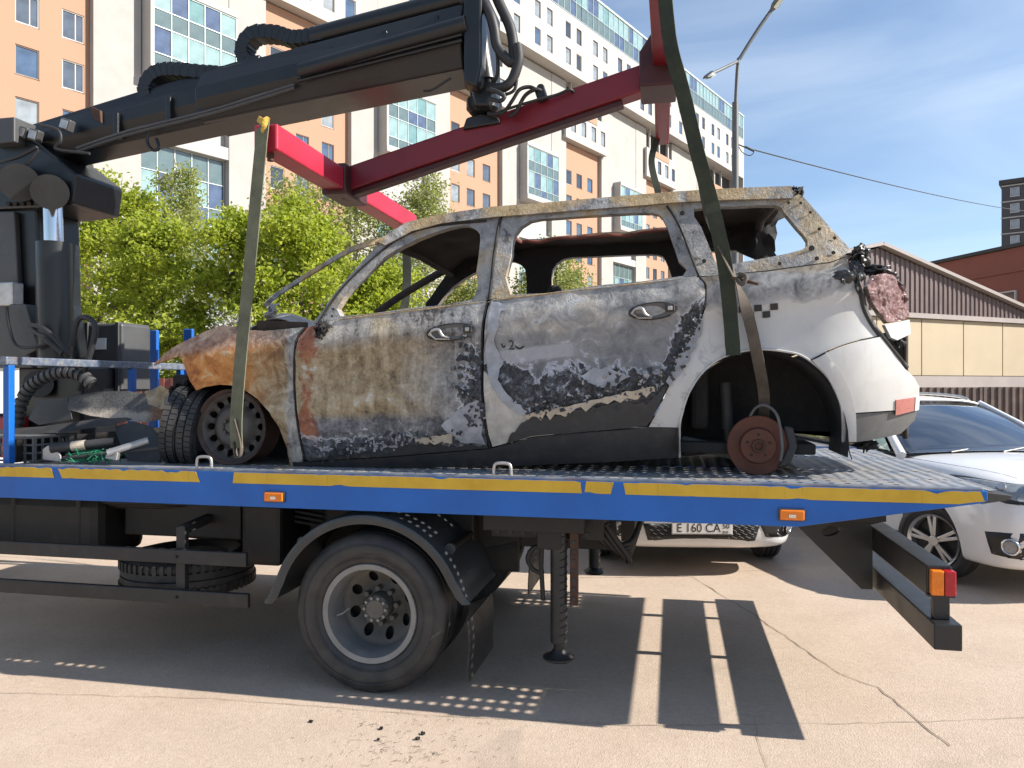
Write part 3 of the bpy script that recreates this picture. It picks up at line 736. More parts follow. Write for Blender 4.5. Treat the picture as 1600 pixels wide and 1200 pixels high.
# --- deck: planks, two of them perforated (wheel tracks)
def plank(y0, y1, x0, x1, ribbed):
    mb = MB()
    if not ribbed: return mb.bb((x0, y0 + 0.0004, ZD - 0.004), (x1, y1 - 0.0004, ZD))
    n = int((x1 - x0) / 0.017)
    def zf(i): return ZD + (0.0045 if (i % 4) in (1, 2) else 0.0)
    for i in range(n + 1):
        x = x0 + (x1 - x0) * i / n; mb.v += [Vector((x, y0 + 0.0004, zf(i))), Vector((x, y1 - 0.0004, zf(i)))]
    mb.f = [[2 * i, 2 * i + 1, 2 * i + 3, 2 * i + 2] for i in range(n)]; mb.mi = [0] * n
    return mb
def perforated(y0, y1, x0, x1, pitch=0.074, r=0.021):
    mb = MB(); ny = int((y1 - y0) / pitch); nx = int((x1 - x0) / pitch); hy = (y1 - y0) / ny; hx = (x1 - x0) / nx; idx = {}
    def vid(x, y):
        k = (round(x, 4), round(y, 4))
        if k not in idx: idx[k] = len(mb.v); mb.v.append(Vector((x, y, ZD)))
        return idx[k]
    for i in range(nx):
        for j in range(ny):
            cx, cy = x0 + hx * (i + .5), y0 + hy * (j + .5)
            if j % 2 and False: pass
            o = [vid(cx + a * hx / 2, cy + b * hy / 2) for a, b in ((1, 0), (1, 1), (0, 1), (-1, 1), (-1, 0), (-1, -1), (0, -1), (1, -1))]
            skip = (j % 5 == 4)
            if skip: mb.f.append(o); mb.mi.append(0); continue
            b0_ = len(mb.v); mb.v += [Vector((cx + r * math.cos(q * math.pi / 4), cy + r * math.sin(q * math.pi / 4), ZD)) for q in range(8)]
            lo_ = len(mb.v); mb.v += [Vector((cx + r * math.cos(q * math.pi / 4), cy + r * math.sin(q * math.pi / 4), ZD - 0.004)) for q in range(8)]
            for q in range(8):
                q2 = (q + 1) % 8
                mb.f += [[o[q], o[q2], b0_ + q2, b0_ + q], [b0_ + q, b0_ + q2, lo_ + q2, lo_ + q]]; mb.mi += [0, 0]
    return mb
ys = [3.905, 4.275, 4.645, 4.86, 5.07, 5.28, 5.455, 5.825, 6.195]
for i in range(len(ys) - 1):
    if i in (0, 7):
        plank(ys[i], ys[i + 1], XF, -2.75, False).build('deck_plank', m_deck, truck)
        perforated(ys[i] + .0004, ys[i + 1] - .0004, -2.749, XR - 0.3).build('perforated_deck_plate', m_deck, truck)
        plank(ys[i], ys[i + 1], XR - 0.299, XR + 0.06, True).build('deck_plank', m_deck, truck)
    elif i in (1, 6):
        plank(ys[i], ys[i + 1], XF, XR - 2.8975, False).build('deck_plank', m_deck, truck)
        perforated(ys[i] + .0004, ys[i + 1] - .0004, XR - 2.897, XR - 0.9).build('perforated_deck_plate', m_deck, truck)
        plank(ys[i], ys[i + 1], XR - 0.898, XR + 0.06, True).build('deck_plank', m_deck, truck)
    else:
        plank(ys[i], ys[i + 1], XF, XR - 1.6, False).build('deck_plank', m_deck, truck)
        plank(ys[i], ys[i + 1], XR - 1.598, XR + 0.06, True).build('deck_plank', m_deck, truck)
# --- subframe and chassis
for x in [XF + 0.1 + 0.62 * i for i in range(7)]:
    MB().bb((x, Y0 + 0.052, 1.12), (x + 0.05, Y1 - 0.052, 1.183)).build('cross_bearer', m_chas, truck, 0.003)
for y in (4.55, 5.5):
    MB().bb((XF - 1.6, y, 0.70), (-0.33, y + 0.07, 0.935)).build('chassis_rail', m_chas, truck, 0.004)
    MB().bb((XF - 1.2, y - 0.02, 0.937), (1.1, y + 0.09, 0.998)).build('subframe_rail', m_chas, truck, 0.004)
for x in (-2.9, -2.1, -1.0, -0.3): MB().bb((x, 4.622, 0.74), (x + 0.08, 5.498, 0.9)).build('chassis_cross_member', m_chas, truck)
MB().prism([(0.75, 4.5, 0.93), (1.12, 4.5, 0.985), (1.12, 4.5, 0.93), (0.95, 4.5, 0.88)], (0, 1.1, 0)).build('tail_plate', m_chas, truck, 0.003)
MB().bb((0.75, 4.35, 0.955), (1.10, Y1 - 0.5, 0.99)).build('rear_bearer', m_chas, truck, 0.003)
MB().bb((-0.98, 4.12, 0.84), (-0.36, 4.5, 0.985)).build('outrigger_box', m_chas, truck, 0.006)
MB().bb((-0.99, 3.98, 0.90), (-0.45, 4.11, 0.985)).build('outrigger_box_flange', m_chas, truck, 0.006)
for i in range(8): MB().cyl((-.94 + .07 * i, 4.121, .87), (-.94 + .07 * i, 4.112, .87), .012, n=8).build('bolt', m_under, truck)
MB().bb((-2.52, 4.15, .60), (-2.26, 4.5, .975)).build('air_filter_box', m_chas, truck, .03)
MB().bb((-2.2, 4.40, .68), (-1.15, 4.52, .96)).build('spring_hanger_plate', m_chas, truck, .01)
MB().bb((-1.2, 4.52, .55), (-0.9, 4.545, .93)).build('hanger_plate', m_chas, truck, .01)
for k_ in range(4): MB().tube(catmull([(-4.2, 4.1 + .04 * k_, .99 - .02 * k_), (-3.3, 4.12 + .03 * k_, .95 - .015 * k_), (-2.6, 4.25, .98 - .03 * k_), (-2.1, 4.38, .90 - .03 * k_)], 6), .011, 6).build('brake_line', m_chas, truck, smooth=60)
# --- wheel
XW = P(575, 965, 3.9).x; RW = 0.435
def tyre(mb, c, w, Rr, rin, n=64, tread=True):
    h = w / 2
    prof = [(rin, -h * .80), (rin + .02, -h * .96), (rin + .05, -h * 1.02), (rin + (Rr - rin) * .45, -h * 1.10), (rin + (Rr - rin) * .62, -h * 1.09), (Rr - .035, -h * .98), (Rr - .012, -h * .88),
            (Rr, -h * .72), (Rr, -h * .50), (Rr - .012, -h * .47), (Rr - .012, -h * .41), (Rr, -h * .38), (Rr, -h * .05), (Rr - .012, -h * .03), (Rr - .012, h * .03), (Rr, h * .05),
            (Rr, h * .38), (Rr - .012, h * .41), (Rr - .012, h * .47), (Rr, h * .5), (Rr, h * .72), (Rr - .012, h * .88), (Rr - .035, h * .98), (rin + (Rr - rin) * .45, h * 1.1), (rin + .05, h * 1.02), (rin, h * .8)]
    mb.revolve(prof, c, 'y', n)
    return mb
def truck_wheel(cx, cy, near):   # near: dish towards -y
    s_ = -1 if near else 1
    wl = thing('wheel', None, None, (0, 0, 0))
    wl.parent = truck
    t = tyre(MB(), (cx, cy, RW), 0.25, RW, 0.262).build('tyre', m_rub, wl, smooth=35)
    if near:
        for rr in (0.300, 0.372): MB().revolve([(rr, cy - .1395), (rr + .004, cy - .1425), (rr + .008, cy - .1395)], (cx, 0, RW), 'y', 64).build('sidewall_ridge', m_rub, t)
    rim = MB().revolve([(0.240, s_ * .118), (0.268, s_ * .122), (0.272, s_ * .112), (0.250, s_ * .098), (0.238, s_ * .08), (0.232, s_ * .03), (0.226, s_ * -.1), (0.262, s_ * -.12), (0.255, s_ * -.11), (0.218, s_ * -.1), (0.224, s_ * .03), (0.23, s_ * .085)], (cx, cy, RW), 'y', 56)
    rim.build('rim', m_rimg, wl, smooth=35)
    return wl
w1 = truck_wheel(XW, 4.03, True)
# disc with hand holes, deep inside the near rim
hol = [[(0.165 * math.cos(a + .3) + 0.026 * math.cos(q * math.pi / 6), 0.165 * math.sin(a + .3) + 0.033 * math.sin(q * math.pi / 6)) for q in range(12)] for a in [i * math.pi / 4 for i in range(8)]]
V, T = sheet(rounded(0.224, 48), hol, 0.02, 0.1)
def dish(r): return 4.085 + (-0.01 if r > 0.2 else (-0.01 + 0.05 * min(1, (0.2 - r) / 0.07) if r > .115 else 0.04 - 0.02 * min(1, (.115 - r) / .03)))
shell(V, T, lambda x, z: (XW + x, dish(math.hypot(x, z)), RW + z), lambda x, z: (XW + x, dish(math.hypot(x, z)) + .008, RW + z), 0, 0).build('wheel_disc', m_rimd, w1, smooth=40)
MB().revolve([(0.0, 3.995), (0.05, 3.995), (0.055, 4.003), (0.072, 4.015), (0.076, 4.11), (0.0, 4.11)], (XW, 0, RW), 'y', 32).build('hub', m_rimd, w1, smooth=35)
for i in range(10):
    a = i * math.pi / 5
    MB().cyl((XW + .062 * math.cos(a), 3.992, RW + .062 * math.sin(a)), (XW + .062 * math.cos(a), 4.03, RW + .062 * math.sin(a)), 0.0095, n=6).build('hub_bolt', m_rimg, w1)
for i in range(8):
    a = i * math.pi / 4 + .1
    MB().cyl((XW + .098 * math.cos(a), 4.06, RW + .098 * math.sin(a)), (XW + .098 * math.cos(a), 4.11, RW + .098 * math.sin(a)), 0.015, n=6).build('wheel_nut', m_rimd, w1)
MB().tube([(XW - .15, 3.99, RW + .0), (XW - .17, 3.965, RW - .02), (XW - .2, 3.945, RW - .03)], .005, 6).build('valve_stem', m_rimg, w1)
MB().cyl((XW, 4.16, RW), (XW, 4.17, RW), .215, n=32).build('brake_drum', m_chas, w1)
text_mesh('12.5-20', 0.042, 'sidewall_lettering', m_rub, w1, Vector((XW + .02, 3.8945, RW + .335)) - truck.location, R(90), 0, .0015)
for cy, nr in ((4.34, False), (5.76, True), (6.07, False)): truck_wheel(XW, cy, nr)
MB().cyl((XW, 4.1, RW), (XW, 6.0, RW), 0.075, n=16).build('axle', m_chas, truck, smooth=40)
MB().revolve([(0, -.16), (.1, -.15), (.17, -.05), (.17, .05), (.1, .15), (0, .16)], (XW, 5.05, RW), 'y', 24).build('differential', m_chas, truck, smooth=40)
for y in (4.52, 5.58):
    for i in range(4): MB().tube([(XW - .7 + .1 * i, y, .70 - .03 * i), (XW, y, .53 - .015 * i), (XW + .7 - .1 * i, y, .70 - .03 * i)], 0.014, 6, ell=2.5).build('leaf_spring', m_chas, truck)
# --- mudguard: arc sheet with rolled outer flange
def guard(cy0, cy1, side):
    mb = MB(); a0, a1 = R(10), R(176); prof = []
    n = 36
    for i in range(n + 1):
        a = a0 + (a1 - a0) * i / n; ca, sa = math.cos(a), math.sin(a); rr = 0.545 + (0.02 if i in (0, n) else 0)
        fl = 0.025 * max(0, 1 - min(i, n - i) / 3.0)
        ring = [(rr - .045 + fl, cy0), (rr - .018 + fl, cy0 - .012 * side), (rr + .004 + fl, cy0 - .004 * side), (rr + .012, cy0 + .03 * side), (rr + .012, cy1), (rr + .004, cy1), (rr + .004, cy0 + .03 * side), (rr - .006 + fl, cy0 + .006 * side), (rr - .04 + fl, cy0 + .008 * side)]
        for r_, y in ring: mb.v.append(Vector((XW + ca * r_ * (1.0), y, RW + sa * r_ * .99)))
    k = 9
    for i in range(n):
        for j in range(k):
            j2 = (j + 1) % k; mb.f.append([i * k + j, i * k + j2, (i + 1) * k + j2, (i + 1) * k + j]); mb.mi.append(0)
    mb.f += [list(range(k)), [n * k + j for j in range(k)][::-1]]; mb.mi += [0, 0]
    return mb.build('mudguard', m_guard, truck, smooth=50)
guard(3.86, 4.50, 1); guard(6.24, 5.6, -1)
for xx in (-.42, .44):
    MB().tube([(XW + xx, 4.5, RW + .36), (XW + xx, 3.98, RW + .36)], 0.018, 8).build('mudguard_bracket', m_chas, truck, smooth=40)
    MB().cyl((XW + xx, 3.985, RW + .36), (XW + xx, 3.965, RW + .36), 0.03, n=12).build('bracket_cap', m_guard, truck, smooth=40)
for y in (3.9, 5.62): MB().grid(lambda u, v: (XW + .555 + .01 * math.sin(v * 5) + .02 * v * v, y + u * .56, RW - .0 - v * .32), 6, 10).build('mud_flap', m_under, truck, solid=.006)
# --- side underrun bars, near side
XB = P(388, 870, 3.92).x
for z0, z1, dx in ((0.655, 0.735, 0), (0.425, 0.505, 0.012)):
    MB().bb((XF - 1.4, 3.895, z0), (XB + dx, 3.925, z1)).build('underrun_bar', m_under, truck, 0.006)
xb = P(285, 870, 3.95).x
MB().bb((xb - .028, 3.93, 0.43), (xb + .03, 3.97, 0.86)).build('underrun_bracket', m_under, truck, 0.004)
MB().beam((xb, 3.97, .84), (xb + .02, 4.54, .9), .05, .05).build('underrun_bracket_arm', m_under, truck, 0.004)
MB().bb((XF - .6, 3.93, 0.43), (XF - .55, 3.97, 0.86)).build('underrun_bracket', m_under, truck, 0.004)
for z in (.695, .465): MB().cyl((xb, 3.897, z), (xb, 3.885, z), .009, n=6).build('bolt', m_chas, truck)
# --- fuel tank, spare wheel under the chassis
tk = MB(); tk.bb((XF - .35, 4.06, .60), (-3.42, 4.5, .985)); tk.build('fuel_tank', m_chas, truck, 0.06)
for x in (-4.05, -3.58): MB().bb((x, 4.053, .655), (x + .04, 4.51, .99)).build('tank_strap', m_chas, truck, .02)
sp = P(300, 905, 4.45)
MB().bb((-3.35, 4.2, .74), (-2.55, 4.5, .96)).build('battery_box', m_chas, truck, .01)
MB().bb((-4.5, 5.72, .40), (-2.45, 6.18, .96)).build('added_far_locker', m_chas, truck, .012)  # far-side box added to block the sunlit ground behind the truck
MB().cyl((-3.9, 5.05, .62), (XW, 5.05, .5), .05, n=14).build('propeller_shaft', m_chas, truck, smooth=40)
for x in (-2.3, -2.05): MB().cyl((x, 4.66, .82), (x, 5.46, .82), .11, n=18).build('air_tank', m_chas, truck, smooth=40)
MB().bb((-1.05, 5.6, .62), (-.75, 6.1, .96)).build('rear_locker', m_chas, truck, .012)
t2 = MB(); tyre(t2, (0, 0, 0), .22, .40, .24, 56)
t2.v = [Vector((sp.x + v.x, 4.42 + v.z, .50 + v.y)) for v in t2.v]
spare = t2.build('spare_tyre', m_rub, truck, smooth=35)
for i in range(56):
    a = i * 2 * math.pi / 56; c_ = Vector((sp.x + .402 * math.cos(a), 4.42 + .402 * math.sin(a), .5))
    if i == 0:
        lug = MB()
    for dz in (-.07, .07): lug.box(c_ + Vector((0, 0, dz)), (.014, .022, .055), Matrix.Rotation(a, 3, 'Z'))
tag(lug.build('tread_lugs', m_rub, spare), kind='stuff')
# --- outrigger leg
lx = P(873, 900, 4.08).x; ly = 4.08
MB().cyl((lx, ly, .30), (lx, ly, .90), .045, n=20).build('outrigger_leg', m_under, truck, smooth=40)
for i in range(14):
    MB().tube([(lx + .046 * math.cos(a), ly + .046 * math.sin(a), .34 + .04 * i + .012 * (a + 1.57)) for a in [R(-75 + 10 * q) for q in range(9)]], .0025, 5).build('leg_spiral', m_chas, truck)
MB().revolve([(.028, .24), (.03, .30), (.032, .305), (0, .305), (0, .24)], (lx, ly, 0), 'z', 20).build('leg_rod', m_under, truck, smooth=40)
MB().revolve([(0, .205), (.075, .205), (.085, .215), (.085, .222), (.045, .24), (.03, .262), (0, .262)], (lx, ly, 0), 'z', 28).build('outrigger_foot', m_under, truck, smooth=40)
pl = MB(); pl.bb((lx + .062, ly - .02, .50), (lx + .105, ly + .02, .92)); pl.build('slide_bar', m_rust, truck, .004)
for i in range(7): MB().cyl((lx + .084, ly - .0205, .54 + .05 * i), (lx + .084, ly - .026, .54 + .05 * i), .009, n=10).build('slide_bar_hole', m_gap, truck)
MB().tube([(lx - .09, ly, .90), (lx - .095, ly, .70), (lx - .085, ly, .52)], .013, 8).build('hydraulic_pipe', m_chas, truck)
MB().tube(catmull([(lx - .08, ly, .66), (lx - .14, ly, .68), (lx - .17, ly, .74), (lx - .13, ly, .80), (lx - .05, ly, .80)], 5), .012, 8).build('hydraulic_hose', m_chas, truck, smooth=60)
MB().bb((lx - .11, ly - .05, .80), (lx + .02, ly + .04, .9)).build('valve_block', m_chas, truck, .006)
for k_ in range(5):
    MB().tube(catmull([(lx + .12 + .03 * k_, ly + .1, .92), (lx + .2 + .04 * k_, ly + .15, .82 - .02 * k_), (lx + .36, ly + .2, .80 - .02 * k_), (lx + .42, ly + .3, .9)], 6), .016, 8).build('hydraulic_hose', m_chas, truck, smooth=60)
# far-side outrigger
MB().cyl((lx, 6.0, .24), (lx, 6.0, .90), .045, n=16).build('outrigger_leg', m_under, truck, smooth=40)
MB().revolve([(0, .205), (.075, .205), (.085, .222), (.03, .262), (0, .262)], (lx, 6.0, 0), 'z', 24).build('outrigger_foot', m_under, truck, smooth=40)
# --- rear underrun bumper
bx0, bx1 = 1.165, 1.275
MB().bb((bx0, 3.92, .69), (bx1, 6.18, .83)).build('bumper_bar', m_bumpr, truck, .006)
MB().bb((bx0 + .015, 3.86, .455), (bx1 + .025, 6.24, .575)).build('bumper_bar', m_bumpr, truck, .006)
MB().bb((bx1 - .075, 3.93, .576), (bx1 - .005, 3.98, .689)).build('bumper_post', m_bumpr, truck, .004)
MB().bb((bx1 - .075, 6.12, .576), (bx1 - .005, 6.17, .689)).build('bumper_post', m_bumpr, truck, .004)
for y in (4.9, 5.7):
    V, T = sheet([(.62, .94), (1.10, .94), (1.163, .82), (1.163, .46), (1.10, .46)], [[(.93 + .05 * math.cos(q * math.pi / 8) + .02 * math.sin(q * math.pi / 8), .80 + .035 * math.sin(q * math.pi / 8)) for q in range(16)]], .06)
    shell(V, T, lambda x, z: (x, y, z), lambda x, z: (x, y + .05, z), 0, 0).build('bumper_bracket', m_bumpr, truck)
lm = MB().bb((bx0 + .01, 3.88, .70), (bx1 - .045, 3.918, .815)).build('tail_lamp', m_amber, truck, .006)
MB().bb((bx1 - .043, 3.878, .70), (bx1 + .006, 3.925, .815)).build('tail_lamp', m_redl, truck, .006)
MB().bb((bx0 + .0, 3.90, .688), (bx1 + .008, 3.94, .698)).build('lamp_bracket', m_bumpr, truck)
# --- marker lamps and hoops
for px, py in ((430, 776), (1237, 804)):
    c_ = P(px, py, Y0); b_ = MB().bb((c_.x - .062, Y0 - .012, c_.z - .030), (c_.x + .062, Y0 - .001, c_.z + .030)).build('marker_lamp', m_grey, truck, .005)
    MB().bb((c_.x - .055, Y0 - .024, c_.z - .024), (c_.x + .055, Y0 - .0125, c_.z + .024)).build('amber_lens', m_amber, b_, .006)
    MB().bb((c_.x - .016, Y0 - .0265, c_.z - .012), (c_.x + .016, Y0 - .0245, c_.z + .004)).build('lens_inlay', m_chrome, b_)
for px in (319, 785, -140):
    c_ = P(px, 735, Y0 + .03)
    MB().tube(catmull([(c_.x - .045, Y0 + .03, 1.19), (c_.x - .045, Y0 + .03, 1.245), (c_.x - .03, Y0 + .03, 1.268), (c_.x + .03, Y0 + .03, 1.268), (c_.x + .045, Y0 + .03, 1.245), (c_.x + .045, Y0 + .03, 1.19)], 4), .0085, 8).build('lashing_hoop', m_silver, truck, smooth=60)
# --- headboard at the front of the bed
HX = -3.90
MB().bb((HX - .05, 3.88, 1.795), (HX, 6.22, 1.845)).build('headboard_rail', m_edge, truck, .006)
for y in (3.90, 4.98, 5.55, 6.14): MB().bb((HX - .048, y, 1.2), (HX - .004, y + .045, 1.793)).build('headboard_post', m_blue, truck, .004)
MB().bb((HX - .04, 3.97, 1.2), (HX - .02, 6.13, 1.34)).build('headboard_panel', m_chas, truck)
for px, py in ((240, 516), (295, 514)):
    c_ = P(px, py, 6.21); MB().bb((c_.x - .045, 6.19, 1.18), (c_.x + .045, 6.23, c_.z)).build('stake_post', m_blue, truck, .008)
# --- crane column
ccx = P(50, 400, YC).x
kx = lambda px, py, y=YC: P(px, py, y)
cr1 = MB(); a = kx(-30, 570); b = kx(62, 570)
cr1.prism([kx(-60, 580, 4.85), kx(75, 560, 4.85), kx(62, 470, 4.85), kx(58, 330, 4.85), kx(45, 250, 4.85), kx(-60, 250, 4.85)], (0, .42, 0))
cr1.build('crane_column', m_craneb, truck, .02)
MB().prism([kx(-60, 330, 4.80), kx(22, 330, 4.80), kx(30, 480, 4.80), kx(50, 575, 4.80), kx(-60, 575, 4.80)], (0, .05, 0)).build('column_side_plate', m_grey, truck, .01)
MB().cyl(kx(87, 575, 4.75), kx(84, 380, 4.75), .118, .118, 24).build('lift_cylinder', m_craneb, truck, smooth=40)
MB().cyl(kx(84, 380, 4.75), kx(82, 300, 4.75), .065, .065, 20).build('lift_rod', m_chrome, truck, smooth=40)
MB().cyl(kx(78, 300, 4.58), kx(78, 300, 5.3), .12, .12, 24).build('boom_pivot', m_craneb, truck, smooth=40)
MB().cyl(kx(30, 285, 4.6), kx(30, 285, 5.3), .13, .13, 24).build('boom_pivot', m_craneb, truck, smooth=40)
MB().prism([kx(-60, 205, 4.8), kx(10, 195, 4.8), kx(60, 225, 4.8), kx(118, 270, 4.8), kx(112, 318, 4.8), kx(60, 325, 4.8), kx(-60, 330, 4.8)], (0, .5, 0)).build('boom_knuckle', m_craneb, truck, .02)
MB().bb(Vector(kx(-20, 225, 4.7)), Vector(kx(22, 182, 4.7)) + Vector((0, .3, 0))).build('control_box', m_grey, truck, .01)
for px, py in ((38, 208), (56, 212), (105, 196)):
    c_ = kx(px, py, 4.78); MB().box(c_, (.085, .06, .085), Matrix.Rotation(R(18), 3, 'Y')).build('work_light', m_grey, truck, .01)
    MB().box(c_ + Vector((.0, -.034, 0)), (.06, .006, .06), Matrix.Rotation(R(18), 3, 'Y')).build('work_light_lens', m_silver, truck)
MB().bb(Vector(kx(-5, 478, 4.7)), Vector(kx(20, 440, 4.7)) + Vector((0, .1, 0))).build('valve_cover', m_silver, truck, .01)
MB().prism([kx(14, 475, 4.68), kx(40, 475, 4.68), kx(60, 545, 4.68), kx(40, 556, 4.68), kx(25, 545, 4.68)], (0, .1, 0)).build('valve_housing', m_grey, truck, .008)
hose = lambda pts, r=.016, nm='hydraulic_hose': MB().tube(catmull(pts, 6), r, 8).build(nm, m_blk, truck, smooth=60)
hose([kx(-10, 256, 4.68), kx(30, 245, 4.66), kx(58, 230, 4.66)], .012); hose([kx(-10, 275, 4.67), kx(35, 262, 4.65), kx(60, 235, 4.66)], .012)
hose([kx(60, 195, 4.72), kx(90, 203, 4.70), kx(95, 220, 4.70), kx(88, 233, 4.70), kx(140, 240, 4.72)], .011)
hose([kx(10, 480, 4.62), kx(14, 510, 4.6), kx(26, 540, 4.6), kx(55, 542, 4.58), kx(80, 535, 4.6)], .011)
hose([kx(48, 508, 4.55), kx(70, 515, 4.5), kx(95, 540, 4.5), kx(108, 560, 4.55)], .018); hose([kx(50, 515, 4.52), kx(72, 530, 4.48), kx(98, 552, 4.5)], .018)
hose([kx(112, 540, 4.6), kx(122, 500, 4.6), kx(140, 498, 4.6), kx(149, 515, 4.6), kx(140, 555, 4.6), kx(122, 610, 4.6)], .02)
# --- cab, mostly beyond the left edge of the picture
m_cab = pm('white_cab_paint', (0.55, 0.55, 0.54), .35, 0, .06, 3, .03, 60, .2)
pc_ = [(-5.75, .75), (-5.75, 2.55), (-5.85, 2.65), (-7.05, 2.65), (-7.25, 2.5), (-7.55, 1.65), (-7.6, .55), (-7.1, .45), (-7.0, .8), (-6.7, .95), (-6.4, .8), (-6.3, .75)]
MB().prism([(x, 3.97, z) for x, z in pc_], (0, 2.16, 0)).build('cab', m_cab, truck, .04)
for y in (3.962, 6.138): MB().prism([(-6.15, y - .006, 1.75), (-7.15, y - .006, 1.7), (-6.98, y - .006, 2.4), (-6.15, y - .006, 2.42)], (0, .012, 0)).build('cab_window', gl[3], truck)
MB().prism([(-7.262, 4.1, 2.42), (-7.262, 6.0, 2.42), (-7.535, 6.0, 1.72), (-7.535, 4.1, 1.72)], (-.012, 0, .004)).build('windscreen', gl[3], truck)
MB().bb((-5.752, 4.5, 1.75), (-5.74, 5.6, 2.3)).build('rear_cab_window', gl[3], truck, .02)
for y in (4.12, 5.98):
    fwl = thing('wheel', None, None); fwl.parent = truck
    tyre(MB(), (-6.7, y, RW), .25, RW, .262).build('tyre', m_rub, fwl, smooth=35)
    MB().revolve([(0, -.05), (.12, -.05), (.22, -.09), (.262, -.11), (.262, .1), (0, .1)], (-6.7, y, RW), 'y', 40).build('rim', m_rimg, fwl, smooth=35)
# --- boom: main box, outer sections, upper pipe
def hexbeam(A, B, ya, yb, inset=.05):
    """A,B: (px, ytop, ybottom) at both ends; lies in the plane of the boom, real width ya..yb"""
    mb = MB(); ym = (ya + yb) / 2
    for px, t_, b_ in (A, B):
        T_, B_ = kx(px, t_, ym), kx(px, b_, ym); h_ = T_.z - B_.z
        for yy, f in ((ya + inset, 1), (ya, .62), (ya, .38), (ya + inset, 0), (yb - inset, 0), (yb, .38), (yb, .62), (yb - inset, 1)):
            mb.v.append(Vector((T_.x * f + B_.x * (1 - f), yy, B_.z + h_ * f)))
    k = 8
    mb.f = [[j, (j + 1) % k, k + (j + 1) % k, k + j] for j in range(k)] + [list(range(k))[::-1], [k + j for j in range(k)]]; mb.mi = [0] * len(mb.f)
    return mb
hexbeam((70, 203, 262), (420, 96, 185), 4.86, 5.22).build('boom_inner_section', m_craneb, truck, .012)
hexbeam((335, 128, 203), (735, 24, 122), 4.80, 5.28, .07).build('boom_outer_section', m_craneb, truck, .012)
MB().tube([kx(470, 112, 4.77), kx(728, 38, 4.77)], .055, 14).build('extension_cylinder', m_craneb, truck, smooth=40)
for dy in (0, 9, 18): MB().tube([kx(465, 116 + dy * .6, 4.765), kx(722, 45 + dy, 4.765)], .013, 8).build('extension_pipe', m_craneb, truck, smooth=40)
MB().tube([kx(490, 60, 5.0), kx(735, -4, 5.0)], .075, 12, ell=1.0).build('hose_conduit', m_craneb, truck, smooth=40)
MB().prism([kx(724, -30, 4.76), kx(752, -30, 4.76), kx(752, 100, 4.76), kx(744, 135, 4.76), kx(724, 128, 4.76)], (0, .56, 0)).build('boom_head', m_craneb, truck, .015)
def energy_chain(pts, w=.12, th=.10):
    pp = catmull(pts, 10); mb = MB(); acc = 0; L = MB(); i = 0
    MB().ribbon(pp, (0, 1, 0), w, th * .9).build('energy_chain', m_craneb, truck)
    q = 0
    last = pp[0]; n_ = 0
    for j in range(1, len(pp)):
        if (pp[j] - last).length > .042:
            d = (pp[j] - last).normalized(); u = Vector((0, 1, 0)); r_ = d.cross(u)
            mb.box(pp[j], (.036, w + .006, th), Matrix((d, u, r_)).transposed()); last = pp[j]
    tag(mb.build('chain_links', m_craneb, truck, .004), kind='stuff')
energy_chain([kx(248, 174, 4.95), kx(236, 160, 4.95), kx(232, 140, 4.95), kx(244, 120, 4.95), kx(270, 112, 4.95), (kx(330, 117, 4.95)), kx(372, 118, 4.95), kx(440, 104, 4.95)])
energy_chain([kx(430, 112, 5.0), kx(400, 106, 5.0), kx(384, 90, 5.0), kx(386, 70, 5.0), kx(402, 55, 5.0), kx(435, 55, 5.0), kx(465, 63, 5.0), kx(510, 56, 5.0)])
MB().bb(P(28, 700, 4.95), P(128, 572, 4.95) + Vector((0, .4, 0))).build('winch_housing', m_craneb, truck, .02)
MB().cyl(P(60, 600, 4.86), P(60, 600, 4.95), .10, n=20).build('winch_drum_cover', m_grey, truck, smooth=40)
for i in range(5): MB().cyl(kx(12 + i * 11, 318, 4.795), kx(12 + i * 11, 318, 4.775), .016, n=6).build('knuckle_bolt', m_craneb, truck)
for px in (180, 262, 310, 365, 440, 520, 600, 680): 
    yy = 203 - (px - 70) * .306 + 22; MB().bb(kx(px - 4, yy + 24, 4.83), kx(px + 4, yy - 16, 4.83) + Vector((0, .06, 0))).build('boom_clamp', m_craneb, truck, .006)
for dy in (0, 5): MB().tube(catmull([kx(120, 232 + dy, 4.82), kx(200, 205 + dy, 4.81), kx(330, 172 + dy, 4.80), kx(460, 132 + dy, 4.775)], 6), .011, 7).build('boom_pipe', m_grey, truck, smooth=60)
MB().prism([kx(140, 165, 4.84), kx(156, 172, 4.84), kx(158, 192, 4.84), kx(146, 186, 4.84)], (0, .05, 0)).build('boom_bracket', m_rust, truck, .004)
MB().tube(catmull([kx(232, 208, 4.84), kx(230, 222, 4.84), kx(238, 234, 4.84), (kx(248, 232, 4.84)), kx(244, 216, 4.84)], 5), .012, 8).build('boom_hook', m_craneb, truck, smooth=60)
# rotator head hanging from the boom tip
rc_ = kx(757, 100)
MB().cyl(kx(745, 60, 4.95), kx(757, 128, 4.95), .085, .08, 16).build('rotator_link', m_craneb, truck, smooth=40)
MB().revolve([(0, .0), (.085, 0), (.11, .03), (.11, .09), (.085, .11), (.09, .16), (.12, .18), (.12, .24), (.07, .26), (.06, .36), (0, .36)], kx(754, 178) , 'z', 24).build('rotator', m_craneb, truck, smooth=35)
MB().prism([kx(735, 108, 4.9), kx(762, 108, 4.9), kx(770, 140, 4.9), kx(762, 165, 4.9), kx(742, 165, 4.9), kx(736, 140, 4.9)], (0, .3, 0)).build('rotator_fork', m_craneb, truck, .015)
hose([kx(722, 2, 4.9), kx(748, -2, 4.85), kx(764, 20, 4.8), kx(772, 45, 4.8), kx(778, 75, 4.8), kx(800, 98, 4.8), kx(802, 70, 4.85), kx(796, 40, 4.85), kx(780, 5, 4.85), kx(770, -20, 4.85)], .034)
